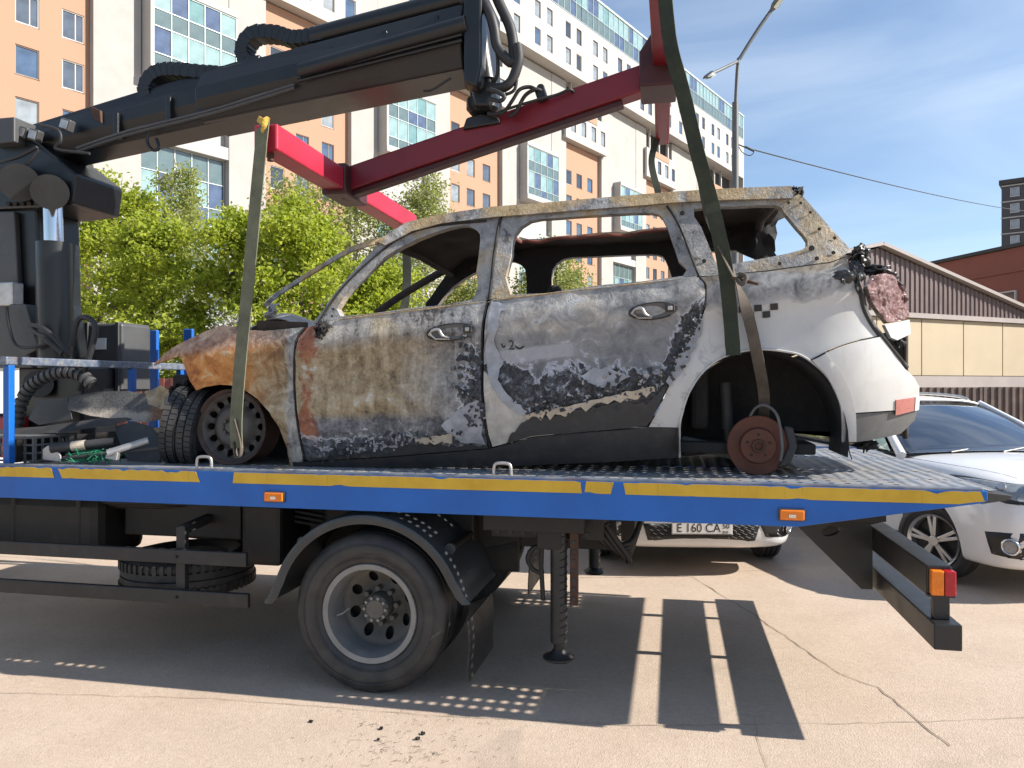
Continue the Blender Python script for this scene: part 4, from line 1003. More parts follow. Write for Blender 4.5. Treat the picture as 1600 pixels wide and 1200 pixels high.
hose([kx(808, 70, 4.8), kx(810, 95, 4.8), kx(800, 125, 4.8), kx(785, 137, 4.8), kx(765, 138, 4.85)], .034)
hose([kx(776, 75, 4.82), kx(778, 105, 4.82), kx(774, 125, 4.85), kx(760, 135, 4.9)], .012)
hose([kx(766, 140, 4.75), kx(780, 145, 4.73), kx(788, 152, 4.73), kx(780, 158, 4.73), kx(765, 154, 4.75)], .014)
hose([kx(808, 118, 4.8), kx(804, 140, 4.8), kx(790, 148, 4.8)], .011)
hose([kx(662, 142, 4.85), kx(676, 140, 4.85), kx(705, 122, 4.85)], .008)

# ================================================================== red lifting frame
def paint_red(nm='worn_red_paint', k=1.0):
    m = M(nm); n = m.noise(3, 7, 0.65); f = m.noise(30, 8, 0.75)
    c = m.ramp(n, [(0.3, (0.30 * k, 0.012 * k, 0.03 * k)), (0.7, (0.46 * k, 0.018 * k, 0.05 * k))])
    c = m.mix(m.ss(f, 0.60, 0.70, 0, 0.75), c, (0.045, 0.02, 0.02)); c = m.mix(m.ss(m.noise(6, 8, 0.7), 0.58, 0.72, 0, 0.6), c, (0.10, 0.02, 0.025))
    return m.out(c, 0.42, 0, m.bump(f, 0.12, 0.003))
m_red = paint_red(); m_redd = paint_red('shaded_greasy_red_paint', 0.42)  # second red is greasy, with the beams' shaded sides put into its colour
m_reddk = pm('dark_greasy_red', (0.05, 0.012, 0.014), 0.5, 0.1, 0.4, 4, 0.15, 40)
FX, FZ0 = -2.33, 3.10
lift = thing('lifting_rig', 'red H-shaped lifting frame hanging from the crane above the burnt car', 'lifting rig', kx(740, 195, 5.14))
yA, yB = 4.10, 6.6
mb = MB().bb((FX - .075, yA, FZ0 - .055), (FX + .075, yB, FZ0 + .10)); mb.build('cross_beam', m_red, lift, .012)
MB().bb((FX - .09, 5.02, FZ0 - .085), (FX + .09, 5.42, FZ0 + .13)).build('sleeve', m_reddk, lift, .01)
MB().cyl((FX, 4.16, FZ0 + .08), (FX, 4.16, FZ0 - .10), .02, n=10).build('end_pin', m_rust, lift)
A_, B_ = Vector((FX, 5.2, FZ0 + .03)), kx(1032, 118, 5.08)
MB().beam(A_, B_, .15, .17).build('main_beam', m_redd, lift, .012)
d_ = (B_ - A_).normalized()
MB().beam(A_ + Vector((0, 0, -.105)), B_ + Vector((0, 0, -.105)) - d_ * .25, .09, .035).build('beam_rail', m_reddk, lift, .005)
xr, zr = B_.x, B_.z
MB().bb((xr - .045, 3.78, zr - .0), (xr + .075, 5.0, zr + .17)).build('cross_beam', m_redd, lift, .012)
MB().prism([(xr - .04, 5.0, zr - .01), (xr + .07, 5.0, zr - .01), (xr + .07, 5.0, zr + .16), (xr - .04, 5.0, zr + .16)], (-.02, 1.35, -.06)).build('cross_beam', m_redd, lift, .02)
MB().prism([(xr - .13, 4.92, zr - .12), (xr + .10, 4.92, zr - .12), (xr + .10, 4.92, zr + .19), (xr - .05, 4.92, zr + .22), (xr - .13, 4.92, zr + .1)], (0, .34, 0)).build('sleeve', m_reddk, lift, .012)
MB().tube([(xr + .05, 4.9, zr - .02), (xr + .12, 4.9, zr + .0)], .014, 8).build('lock_pin', m_silver, lift)
pv = kx(752, 186, 5.14)
MB().prism([kx(722, 202, 5.04), kx(728, 184, 5.04), kx(750, 176, 5.04), kx(778, 182, 5.04), kx(782, 192, 5.04)], (0, .2, 0)).build('pivot_block', m_craneb, lift, .012)
hose2 = lambda pts, r=.013: MB().tube(catmull(pts, 6), r, 8).build('hydraulic_hose', m_blk, lift, smooth=60)
hose2([kx(762, 178, 5.0), kx(785, 176, 4.98), kx(800, 158, 4.98), kx(812, 140, 4.98), kx(828, 136, 5.0), kx(840, 142, 5.0)])
hose2([kx(796, 182, 5.0), kx(806, 175, 4.98), kx(820, 150, 4.98), kx(836, 140, 4.98), kx(846, 142, 5.0)])
hose2([kx(770, 180, 5.0), kx(800, 168, 4.98), kx(840, 156, 4.98), kx(870, 148, 5.0), kx(890, 140, 5.0), kx(897, 146, 5.05)], .01)
MB().box(kx(846, 148, 5.02), (.07, .06, .09), Matrix.Rotation(R(-18), 3, 'Y')).build('hose_block', m_craneb, lift, .012)
MB().revolve([(.014, -.012), (.026, -.012), (.026, .012), (.014, .012)], kx(845, 138, 5.02), 'y', 16).build('shackle', m_craneb, lift)
for px, py in ((974, 121), (900, 144)): MB().cyl(kx(px, py + 8, 5.08), kx(px, py, 5.08), .02, n=10).build('grease_nipple', m_craneb, lift)
# --- straps
def strap_mat(name, c0, c1):
    m = M(name); n = m.noise(7, 8, 0.7); wv = m.n('ShaderNodeTexWave', wave_type='BANDS', bands_direction='Z'); m.put(wv.inputs['Vector'], m.co()); wv.inputs['Scale'].default_value = 60
    c = m.ramp(n, [(0.3, c0), (0.7, c1)]); c = m.mix(m.ss(m.noise(25, 8, .7), .58, .7, 0, .6), c, (0.05, 0.05, 0.035))
    return m.out(c, 0.85, 0, m.bump(wv.outputs['Fac'], 0.35, 0.003))
m_strap = strap_mat('green_webbing', (0.085, 0.09, 0.055), (0.19, 0.19, 0.125))
m_strapd = strap_mat('dark_green_webbing', (0.012, 0.018, 0.013), (0.04, 0.05, 0.03))
m_strapb = strap_mat('brown_webbing', (0.05, 0.042, 0.034), (0.12, 0.10, 0.08))
GRP = 'webbing straps hung from the lifting frame'
def strap(pts, wd, w, mat, label, k=8, th=.006, name='lifting_strap'):
    t = thing(name, label, 'strap', Vector(pts[-1]), 0, GRP)
    pp = catmull(pts, k)
    if isinstance(wd, list):
        q = []
        for i in range(len(wd) - 1): q += [Vector(wd[i]).lerp(Vector(wd[i + 1]), j / k) for j in range(k)]
        wd = q + [Vector(wd[-1])]
    ww = [w * (1 + .05 * N3(i * .7, 3)) for i in range(len(pp))] if not isinstance(w, list) else None
    MB().ribbon(pp, wd, ww, th).build('webbing', mat, t, smooth=60)
    return t
yS = 4.06
s1 = strap([P(411, 192, yS + .05), P(408, 225, yS), P(398, 330, yS - .02), P(386, 460, yS - .04), P(376, 560, yS - .06), P(369, 655, yS - .10), P(370, 700, yS - .10)], (1, -.3, 0), .095, m_strap, 'green webbing strap hanging from the left beam end to the front wheel')
MB().ribbon(catmull([P(367, 655, yS - .115), P(376, 690, yS - .12), P(376, 710, yS - .12), P(369, 713, yS - .11), P(366, 690, yS - .1)], 6), (0, 1, 0), .03, .008).build('end_loop', m_strapb, s1, smooth=60)
m_yel = pm('faded_yellow_tie', (0.50, 0.33, 0.06), 0.8, 0, 0.3, 20, 0.3, 90)
MB().ribbon(catmull([P(404, 186, yS - .02), P(411, 190, yS - .06), P(418, 187, yS - .02), P(413, 196, yS - .05), P(409, 205, yS - .04)], 5), (.3, 0, 1), .035, .012).build('tie_knot', m_yel, s1, smooth=60)
yT = 4.00
strap([Vector((xr + .02, 3.84, zr + .14)), P(1046, 60, 3.85), P(1066, 140, 3.88), P(1090, 240, 3.92), P(1112, 320, 3.98), P(1130, 400, 4.02), P(1139, 470, 4.05), P(1146, 555, 4.06)], [(1, -.5, 0), (1, -.5, 0), (1, -.4, 0), (1, -.4, 0), (1, .2, 0), (1, -.2, 0), (1, -.3, 0), (1, -.2, 0)], .074, m_strapd,
      'dark green strap hanging down over the rear door pillar')
strap([P(1095, 262, 4.16), P(1108, 330, 4.06), P(1128, 385, 4.03), P(1150, 440, 4.03), P(1168, 490, 4.06), P(1184, 560, 4.12), P(1194, 620, 4.32), P(1192, 665, 4.46), P(1186, 700, 4.5)], [(1, -.6, 0), (1, -.2, 0), (1, .8, 0), (.3, 1, 0), (1, .2, 0), (1, -.3, 0), (1, 0, 0), (1, 0, 0), (1, 0, 0)], .058, m_strapb,
      'brownish knotted strap running down into the rear wheel arch')
kn = thing('strap_knot_stick', 'short stick knotted into the brown strap below the quarter window', 'stick', P(1165, 438, 3.97))
MB().tube([P(1144, 434, 4.0), P(1165, 439, 3.96), P(1185, 444, 3.94)], [.008, .010, .007], 7).build('stick', m_rust, kn, smooth=60)
MB().tube(catmull([P(1155, 428, 3.97), P(1166, 432, 3.94), P(1160, 444, 3.94), P(1152, 436, 3.98), P(1166, 428, 3.98)], 5), .011, 7).build('rope_turns', m_strapb, kn, smooth=60)
strap([Vector((xr - .02, 6.2, zr + .0)), P(1018, 250, 6.2), P(1028, 300, 6.0), P(1036, 340, 5.95)], (1, 0, 0), .05, m_strapd, 'thin dark strap dropping from the far end of the right cross beam')
strap([Vector((FX, 6.5, FZ0)), Vector((FX + .02, 6.45, 2.4)), Vector((FX - .12, 6.2, 1.6))], (1, 0, 0), .08, m_strap, 'green strap at the far end of the left beam, behind the car')
# ================================================================== the burnt car
CB = Vector((-1.1, 5.05, 1.17))
car = thing('burnt_car', 'burnt-out white taxi estate with rusted front and no glass on the truck bed', 'car', CB)
def zbelt(x): return 2.015 + 0.104 * (x + 2.009)
def sm(t): t = max(0.0, min(1.0, t)); return t * t * (3 - 2 * t)
def ycar(x, z):
    d = z - zbelt(x)
    if d > 0: y = 4.165 + 0.34 * d
    else:
        e = -d; y = 4.165 - 0.028 * sm(e / 0.10) + 0.016 * sm((e - .14) / .1) - 0.02 * sm((e - .3) / .2) + 0.012 * sm((e - .50) / .02) * (1 if -2.3 < x < -.95 else 0) + 0.07 * max(0, (e - .52) / .3) ** 2
    if x < -2.75: y += 0.9 * (-2.75 - x) ** 2
    if x > 0.72: y += 1.0 * (x - 0.72) ** 2
    return y
def XZ(px, py):
    y = 4.2
    for _ in range(8):
        p = P(px, py, y); y = 0.5 * y + 0.5 * ycar(p.x, p.z)
    p = P(px, py, y); return (p.x, p.z)
def poly(*pp): return [XZ(*p) for p in pp]
def smooth_poly(pp, k=3): return [(v.x, v.y) for v in catmull([(a, b, 0) for a, b in pp], k, True)]
# ---- surface materials of the wreck (x,z measured on the body)
def carmat(name):
    m = M(name); q = m.xyz(); x = m.add(q[0], CB.x); z = m.add(q[2], CB.z); return m, x, z
def ramp_grey(m, n): return m.ramp(n, [(0.32, (0.06, 0.063, 0.07)), (0.44, (0.18, 0.183, 0.19)), (0.56, (0.32, 0.32, 0.317)), (0.72, (0.52, 0.51, 0.49))])
def ramp_tan(m, n): return m.ramp(n, [(0.32, (0.075, 0.055, 0.034)), (0.44, (0.19, 0.138, 0.076)), (0.56, (0.34, 0.265, 0.16)), (0.72, (0.52, 0.46, 0.35))])
def ramp_rust(m, n): return m.ramp(n, [(0.28, (0.15, 0.055, 0.025)), (0.42, (0.36, 0.13, 0.03)), (0.55, (0.54, 0.24, 0.065)), (0.70, (0.62, 0.40, 0.19))])
def finish(m, c, char, n_fine, rough=0.6):
    h = m.add(m.mul(n_fine, 0.6), m.mul(char, -0.5)) if char is not None else n_fine
    h = m.add(h, m.mul(m.noise(20, 6, 0.68, 1.0), 1.6))
    return m.out(c, m.op('ADD', m.mul(n_fine, 0.3), rough - .15), 0.0, m.bump(h, 0.7, 0.008))
def mat_fender():
    m, x, z = carmat('burnt_fender_rust'); n1 = m.noise(3.2, 9, 0.62, 0.6); n2 = m.noise(13, 9, 0.68, 0.8); n3 = m.noise(60, 6, 0.7)
    mixn = m.con(m.add(m.mul(n1, 0.45), m.mul(n2, 0.55)), 1.6)
    c = ramp_rust(m, mixn)
    x1 = XZ(372, 560)[0]; x2 = XZ(452, 560)[0]
    c = m.mix(m.ss(m.add(x, m.mul(m.add(n1, -.5), .5)), x1, x2), c, ramp_tan(m, mixn))
    c = m.mix(m.ss(m.add(x, m.mul(m.add(n2, -.5), .06)), XZ(446, 600)[0], XZ(452, 600)[0], 0, .8), c, ramp_grey(m, m.add(n2, .06)))
    zt_ = m.add(z, m.mul(x, -0.104)); top = 2.015 + .104 * 2.009
    c = m.mix(m.ss(m.add(zt_, m.mul(m.add(n2, -.5), .12)), top - .10, top - .02, 0, .55), c, ramp_grey(m, n2))
    c = m.mix(m.ss(n2, .60, .66, 0, .55), c, (0.52, 0.44, 0.33)); c = m.mix(m.ss(n3, .64, .72, 0, .6), c, (0.10, 0.05, 0.03))
    return finish(m, c, None, n3, .7)
def mat_front_door():
    m, x, z = carmat('burnt_front_door'); n1 = m.noise(2.6, 9, 0.62, 0.5); n2 = m.noise(11, 9, 0.68, 0.7); n3 = m.noise(55, 6, 0.7)
    stre = m.noise(3.1, 7, 0.66, 0.7, m.co((5, 1, 0.9))); mixn = m.add(m.add(m.mul(n1, 0.34), m.mul(n2, 0.26)), m.add(m.mul(stre, 0.22), m.mul(n3, .18))); mixn = m.con(mixn, 2.0)
    tan = ramp_tan(m, m.add(mixn, .02)); grey = ramp_grey(m, mixn)
    xa, xb_ = XZ(600, 600)[0], XZ(720, 600)[0]
    c = m.mix(m.ss(m.add(x, m.mul(m.add(n1, -.5), .9)), xa, xb_), tan, grey)
    tz = m.add(z, m.mul(x, -0.104)); top = 2.015 + .104 * 2.009
    c = m.mix(m.ss(m.add(tz, m.mul(m.add(stre, -.5), .2)), top - .17, top - .05, 0, .75), c, m.mix(m.ss(n1, .45, .6), ramp_grey(m, m.add(mixn, .12)), ramp_tan(m, m.add(mixn, .14))))
    lowz = XZ(600, 650)[1]
    c = m.mix(m.ss(m.add(z, m.mul(m.add(n1, -.5), .16)), lowz + .03, lowz - .04), c, ramp_grey(m, m.add(mixn, -.08)))
    # rusty hinge edge
    e = m.op('ABSOLUTE', m.add(x, -XZ(481, 600)[0])); c = m.mix(m.ss(m.add(e, m.mul(m.add(m.mul(n1, .5), m.add(m.mul(n2, .5), -.5)), .9)), .07, .0, 0, .9), c, m.ramp(n2, [(.3, (0.12, 0.035, 0.018)), (.5, (0.30, 0.095, 0.04)), (.7, (0.42, .2, .09))]))
    # blistered, charred paint
    low = m.ss(z, XZ(600, 655)[1], XZ(600, 700)[1], 0, .24); rgt = m.ss(x, XZ(690, 600)[0], XZ(745, 600)[0], 0, .20)
    below = m.ss(tz, top - .10, top - .26)
    f = m.add(m.mul(n2, .5), m.add(m.mul(m.con(n1, 1.5), .5), m.add(m.mul(low, .8), m.mul(rgt, below))))
    char = m.ss(f, .635, .665); ash = m.mul(m.ss(f, .60, .628), m.ss(f, .655, .635))
    c = m.mix(m.ss(mixn, .40, .34, 0, .75), c, (0.055, 0.045, 0.035)); c = m.mix(m.ss(m.noise(24, 8, .75, 1.5), .60, .66, 0, .6), c, (0.46, 0.43, 0.37))
    c = m.mix(char, c, m.ramp(m.noise(34, 6, .7), [(.35, (0.015, 0.015, 0.017)), (.5, (0.07, 0.075, 0.085)), (.62, (0.17, 0.18, 0.20)), (.72, (.36, .37, .39))])); c = m.mix(m.mul(ash, .8), c, (0.55, 0.56, 0.58))
    c = m.mix(m.ss(n3, .70, .76, 0, .5), c, (0.5, 0.5, 0.48)); c = m.mix(m.ss(n3, .32, .26, 0, .5), c, (0.05, 0.045, 0.04))
    return finish(m, c, char, n3)
def mat_rear_door():
    m, x, z = carmat('burnt_rear_door'); n1 = m.noise(2.4, 9, 0.6, 0.5); n2 = m.noise(10, 9, 0.66, 0.9); n3 = m.noise(55, 6, 0.7)
    mixn = m.con(m.add(m.mul(n1, 0.5), m.mul(n2, 0.5)), 1.7); grey = ramp_grey(m, m.add(mixn, .04)); c = grey
    tz = m.add(z, m.mul(x, -0.104)); top = 2.015 + .104 * 2.009
    c = m.mix(m.ss(n1, .52, .66, 0, .35), c, ramp_tan(m, m.add(n2, .04)))
    c = m.mix(m.ss(m.add(tz, m.mul(m.add(n1, -.5), .25)), top - .14, top - .2, 0, .55), c, (0.135, 0.14, 0.148))
    # pale unburnt paint, lower front corner
    a, b = XZ(768, 585), XZ(838, 655); k_ = (b[1] - a[1]) / (b[0] - a[0])
    e2 = m.add(m.add(z, m.mul(x, -k_)), -(a[1] - k_ * a[0])); e2 = m.add(e2, m.mul(m.add(m.mul(n1, .5), m.add(m.mul(n2, .5), -.5)), .4))
    wht = m.ss(e2, .01, -.02); c = m.mix(wht, c, m.ramp(n2, [(.3, (0.36, 0.33, 0.29)), (.6, (0.52, 0.50, 0.46))]))
    # pale stripe left of centre
    st = m.op('ABSOLUTE', m.add(tz, -(XZ(815, 555)[1] - .104 * XZ(815, 555)[0])))
    c = m.mix(m.mul(m.ss(m.add(st, m.mul(m.add(n2, -.5), .05)), .045, .03, 0, .6), m.ss(m.add(x, m.mul(m.add(n2, -.5), .4)), XZ(910, 555)[0], XZ(880, 555)[0])), c, (0.42, 0.43, 0.46))
    # blisters growing downwards and towards the rear edge
    low = m.ss(z, XZ(900, 535)[1], XZ(900, 630)[1], 0, .30)
    p, q = XZ(1098, 470), XZ(1045, 600); kk = (q[0] - p[0]) / (q[1] - p[1])
    er = m.add(m.add(x, m.mul(z, -kk)), -(p[0] - kk * p[1])); rgt = m.ss(er, -.13, -.01, 0, .26)
    f = m.add(m.add(m.mul(n2, .6), m.mul(m.con(n1, 1.4), .4)), m.op('MAXIMUM', low, m.mul(rgt, m.ss(tz, top - .06, top - .2))))
    f = m.add(f, m.mul(wht, -.6))
    char = m.ss(f, .63, .66); ash = m.mul(m.ss(f, .58, .62), m.ss(f, .67, .64))
    c = m.mix(m.mul(ash, .85), c, m.ramp(n3, [(.35, (0.30, 0.33, 0.39)), (.65, (0.55, 0.57, 0.62))]))
    c = m.mix(char, c, m.ramp(m.noise(30, 6, .7, .8), [(.42, (0.012, 0.012, 0.014)), (.54, (0.05, 0.054, 0.062)), (.64, (0.16, 0.175, 0.20)), (.74, (.38, .40, .43))]))
    c = m.mix(m.ss(n3, .32, .27, 0, .5), c, (0.05, 0.05, 0.05)); c = m.mix(m.ss(m.noise(22, 8, .75, 1.5), .61, .67, 0, .5), c, (0.44, 0.43, 0.41))
    return finish(m, c, char, n3)
def mat_quarter():
    m, x, z = carmat('scorched_white_quarter'); n1 = m.noise(3.0, 8, 0.6, 0.6); n2 = m.noise(12, 8, 0.66, 0.8); n3 = m.noise(60, 6, 0.7)
    c = m.ramp(n1, [(.3, (0.44, 0.44, 0.435)), (.7, (0.54, 0.54, 0.53))])
    tz = m.add(z, m.mul(x, -0.104)); top = 2.015 + .104 * 2.009
    e = m.add(tz, m.mul(m.add(n1, -.5), .26))
    soot = m.ss(e, top - .165, top - .135); c = m.mix(soot, c, ramp_grey(m, m.add(n2, .02)))
    line = m.mul(m.ss(e, top - .185, top - .165), m.ss(e, top - .135, top - .155)); c = m.mix(m.mul(line, .5), c, (0.20, 0.21, 0.23))
    c = m.mix(m.ss(e, top - .05, top - .01, 0, .6), c, ramp_tan(m, n2))
    fr = m.ss(x, XZ(1160, 540)[0], XZ(1095, 540)[0]); c = m.mix(m.mul(fr, m.ss(n2, .52, .6, 0, .6)), c, (0.30, 0.30, 0.30))
    c = m.mix(m.ss(m.noise(4, 7, .7, .4, m.co((5, 5, .8))), .56, .72, 0, .35), c, (0.38, 0.35, 0.31)); c = m.mix(m.ss(n3, .68, .74, 0, .5), c, (0.25, 0.24, 0.22)); c = m.mix(m.ss(n2, .66, .70, 0, .6), c, (0.22, 0.21, 0.20))
    return m.out(c, m.op('ADD', m.mul(soot, .3), .35), 0, m.bump(m.add(m.mul(n2, .5), m.mul(soot, .2)), .25, .005))
def mat_frame():
    m, x, z = carmat('burnt_window_frame'); n1 = m.noise(3.5, 9, 0.65, 0.4); n2 = m.noise(14, 9, 0.7, 0.6); n3 = m.noise(60, 5)
    mixn = m.add(m.mul(n1, .5), m.mul(n2, .5)); c = m.mix(m.ss(n1, .46, .64), ramp_grey(m, m.add(mixn, .03)), ramp_tan(m, m.add(mixn, .02)))
    c = m.mix(m.ss(n2, .62, .70, 0, .5), c, m.ramp(n3, [(.4, (0.22, 0.12, 0.05)), (.7, (0.42, 0.30, 0.16))]))
    c = m.mix(m.ss(n2, .40, .34, 0, .7), c, (0.05, 0.045, 0.04))
    return finish(m, c, None, n3, .7)
M_FEN, M_FD, M_RD, M_QT, M_FR = mat_fender(), mat_front_door(), mat_rear_door(), mat_quarter(), mat_frame()
M_RAIL = (lambda: (lambda m: (lambda n1, n2, n3: finish(m, m.mix(m.ss(n1, .45, .6), m.ramp(n2, [(.3, (0.20, 0.15, 0.09)), (.5, (0.38, 0.28, 0.15)), (.7, (0.50, 0.40, 0.25))]), ramp_grey(m, n2)), None, n3, .65))(m.noise(3, 8, .6, .4), m.noise(12, 8, .68, .5), m.noise(60, 5)))(M('scorched_roof_rail')))()
M_SOOT = pm('soot_brown_inside', (0.040, 0.030, 0.024), 0.85, 0, 0.6, 7, 0.5, 45, 0.4, (0.10, 0.055, 0.035))
M_SOOTB = pm('soot_black', (0.016, 0.015, 0.015), 0.85, 0, 0.5, 9, 0.5, 45, 0.3, (0.05, 0.045, 0.04))
M_CLAD = pm('black_cladding', (0.030, 0.030, 0.031), 0.62, 0, 0.3, 6, 0.15, 60, 0.35, (0.075, 0.07, 0.066))
M_GCLAD = pm('dusty_grey_cladding', (0.10, 0.10, 0.10), 0.6, 0, 0.2, 5, 0.12, 60, 0.4, (0.20, 0.19, 0.18))
M_DISC = pm('rusted_disc', (0.115, 0.042, 0.026), 0.75, 0.15, 0.3, 7, 0.25, 80, 0.2, (0.17, 0.08, 0.05))
M_BSTEEL = pm('burnt_wheel_steel', (0.085, 0.078, 0.072), 0.6, 0.3, 0.4, 6, 0.3, 50, 0.55, (0.14, 0.12, 0.10))
M_ASH = pm('white_ash_flake', (0.34, 0.345, 0.36), 0.85, 0, 0.25, 20, 0.3, 60)
M_CHAR = pm('charred_flake', (0.045, 0.047, 0.052), 0.7, 0, 0.5, 20, 0.3, 60)
def panel(name, out, holes, mat, step=.035, off=0.0, th=.02, amp=.004, far=False, parent=None, back=None, yf=ycar, sm_=30):
    V, T = sheet(out, holes, step)
    def fr(x, z): return yf(x, z) + off + amp * (N3(x * 5, z * 5, 1) + .5 * N3(x * 14, z * 14, 2))
    if not far: f0 = lambda x, z: (x, fr(x, z), z); f1 = lambda x, z: (x, fr(x, z) + th, z)
    else: f0 = lambda x, z: (x, 10.1 - fr(x, z), z); f1 = lambda x, z: (x, 10.1 - fr(x, z) - th, z)
    return shell(V, T, f0, f1).build(name, [mat, back or M_SOOT], parent or car, smooth=sm_)
# outlines traced on the body side
P_FEND = poly((475, 511), (447, 514), (412, 517), (385, 515), (365, 510), (346, 508), (318, 519), (281, 537), (255, 554), (236, 571), (262, 563), (281, 556), (287, 567), (290, 576), (297, 595), (307, 610), (318, 605), (342, 601), (360, 602), (381, 609), (402, 623), (421, 644), (437, 670), (448, 700), (455, 734), (470, 732), (473, 712), (467, 680), (462, 650), (459, 600), (459, 547), (464, 527))
P_FDOOR = poly((500, 506), (530, 498), (640, 485), (761, 471), (756, 490), (752, 520), (751, 570), (752, 620), (756, 660), (763, 700), (620, 712), (481, 720), (475, 700), (469, 670), (465, 640), (462, 600), (462, 550), (468, 527), (480, 512))
P_RDOOR = poly((767, 469), (900, 454), (1000, 443), (1089, 433), (1099, 441), (1102, 455), (1100, 480), (1089, 510), (1072, 545), (1056, 580), (1042, 606), (1026, 640), (1011, 666), (920, 674), (832, 682), (770, 698), (764, 680), (759, 650), (756, 600), (756, 550), (758, 510), (762, 485))
P_QUART = poly((1094, 433), (1200, 424), (1297, 411), (1322, 402), (1334, 440), (1345, 475), (1362, 505), (1376, 524), (1340, 531), (1300, 544), (1268, 561), (1255, 557), (1225, 549), (1190, 546), (1155, 550), (1122, 562), (1095, 585), (1076, 615), (1066, 645), (1062, 668), (1014, 667), (1029, 640), (1045, 606), (1059, 580), (1075, 545), (1092, 510), (1103, 480), (1105, 455), (1102, 441))
P_BUMP = poly((1270, 563), (1302, 546), (1342, 533), (1377, 526), (1395, 550), (1412, 575), (1428, 590), (1436, 604), (1435, 640), (1395, 641), (1350, 644), (1318, 646), (1315, 635), (1305, 608), (1290, 583))
P_BLOW = poly((1318, 648), (1350, 646), (1395, 643), (1434, 642), (1430, 657), (1408, 678), (1360, 688), (1318, 693))
P_ROCK = poly((457, 722), (482, 722), (620, 714), (764, 702), (832, 684), (920, 676), (1012, 669), (1061, 669), (1064, 690), (1064, 714), (950, 722), (800, 728), (640, 732), (460, 736))
P_FRAME = poly((488, 505), (500, 490), (525, 455), (562, 412), (600, 372), (637, 350), (687, 338), (770, 327), (850, 321), (975, 310), (1060, 303), (1150, 298), (1236, 295), (1256, 308), (1300, 358), (1328, 388), (1320, 401), (1297, 409), (1200, 422), (1110, 431), (1092, 431), (768, 467), (761, 469), (530, 497), (505, 504))
H_FW = smooth_poly(poly((531, 494), (536, 466), (560, 440), (600, 402), (650, 374), (700, 356), (728, 352), (746, 361), (750, 376), (744, 425), (738, 468), (640, 481)), 2)
H_RW = smooth_poly(poly((797, 460), (798, 400), (804, 366), (828, 345), (870, 340), (960, 334), (1018, 332), (1036, 341), (1049, 372), (1061, 408), (1067, 431), (930, 446)), 2)
H_QW = smooth_poly(poly((1084, 326), (1150, 322), (1212, 320), (1226, 332), (1246, 356), (1262, 376), (1253, 390), (1200, 402), (1150, 411), (1124, 416), (1112, 394), (1096, 355)), 2)
for far in (False, True):
    if not far:
        fend = panel('front_wing', P_FEND, (), M_FEN, .03, 0, .018, .007)
        fdoor = panel('front_door', P_FDOOR, (), M_FD, .03, -.004, .03, .005)
        rdoor = panel('rear_door', P_RDOOR, (), M_RD, .03, -.004, .03, .006)
        quart = panel('rear_quarter_panel', P_QUART, (), M_QT, .035, 0, .02, .003)
        bmp = panel('rear_bumper', P_BUMP, (), M_QT, .035, -.012, .02, .002)
        panel('bumper_lower', P_BLOW, (), M_GCLAD, .035, .0, .02, .002)
        rock = panel('rocker_sill', P_ROCK, (), M_CLAD, .04, -.002, .05, .002)
    else:
        for nm, pl_ in (('front_wing', P_FEND), ('front_door', P_FDOOR), ('rear_door', P_RDOOR), ('rear_quarter_panel', P_QUART), ('rear_bumper', P_BUMP), ('bumper_lower', P_BLOW), ('rocker_sill', P_ROCK)):
            panel(nm, pl_, (), M_SOOT, .09, 0, .02, .004, True)
    panel('window_frame', P_FRAME, (H_FW, H_RW, H_QW), M_FR, .03, .004, .07, .004, far, None, M_SOOTB if far else M_FR)
# roof edge rail (proud strip) and inner rails
rail_t = [XZ(*p) for p in ((590, 378), (637, 348), (687, 336), (770, 324), (850, 318), (975, 307), (1060, 300), (1150, 295), (1236, 292))]
rail_b = [XZ(*p) for p in ((604, 384), (645, 362), (690, 350), (770, 340), (850, 334), (975, 324), (1060, 317), (1150, 313), (1238, 311))]
for far in (False, True):
    panel('roof_rail', rail_t + rail_b[::-1], (), M_RAIL if not far else M_SOOT, .03, -.022, .02, .004, far, None, M_FR)
# black door gap seal on the B pillar and shut lines
def on_side(px, py, off=-.006):
    x, z = XZ(px, py); return Vector((x, ycar(x, z) + off, z))
def line_on(pts, r, mat, name, parent=car, k=5): return MB().tube(catmull([on_side(*p, -.004 if r < .006 else -.002) for p in pts], k), r, 6).build(name, mat, parent, smooth=60)
line_on([(783, 338), (778, 360), (772, 400), (768, 440), (764, 469)], .009, M_SOOTB, 'pillar_seal')
line_on([(762, 472), (754, 510), (753, 570), (754, 630), (760, 670), (766, 700)], .005, M_SOOTB, 'shut_line')
line_on([(477, 511), (464, 530), (460, 560), (460, 610), (464, 655), (470, 690), (478, 718)], .005, M_SOOTB, 'shut_line')
line_on([(1042, 322), (1060, 350), (1078, 395), (1092, 431), (1103, 447), (1101, 480)], .006, M_SOOTB, 'shut_line')
line_on([(495, 508), (530, 456), (570, 415), (620, 375), (670, 355), (760, 345)], .007, M_SOOTB, 'pillar_seal')
line_on([(1268, 562), (1302, 545), (1342, 532), (1377, 525)], .003, M_SOOTB, 'shut_line')
line_on([(1062, 714), (1062, 668), (1066, 645), (1076, 615), (1095, 585), (1122, 562), (1155, 550), (1190, 546), (1225, 549), (1255, 557), (1287, 582), (1304, 608), (1315, 640), (1317, 690)], .006, M_QT, 'arch_lip')
line_on([(530, 499), (640, 486), (760, 471)], .005, M_RAIL, 'belt_edge'); line_on([(770, 469), (900, 454), (1000, 443), (1088, 433)], .005, M_RAIL, 'belt_edge')
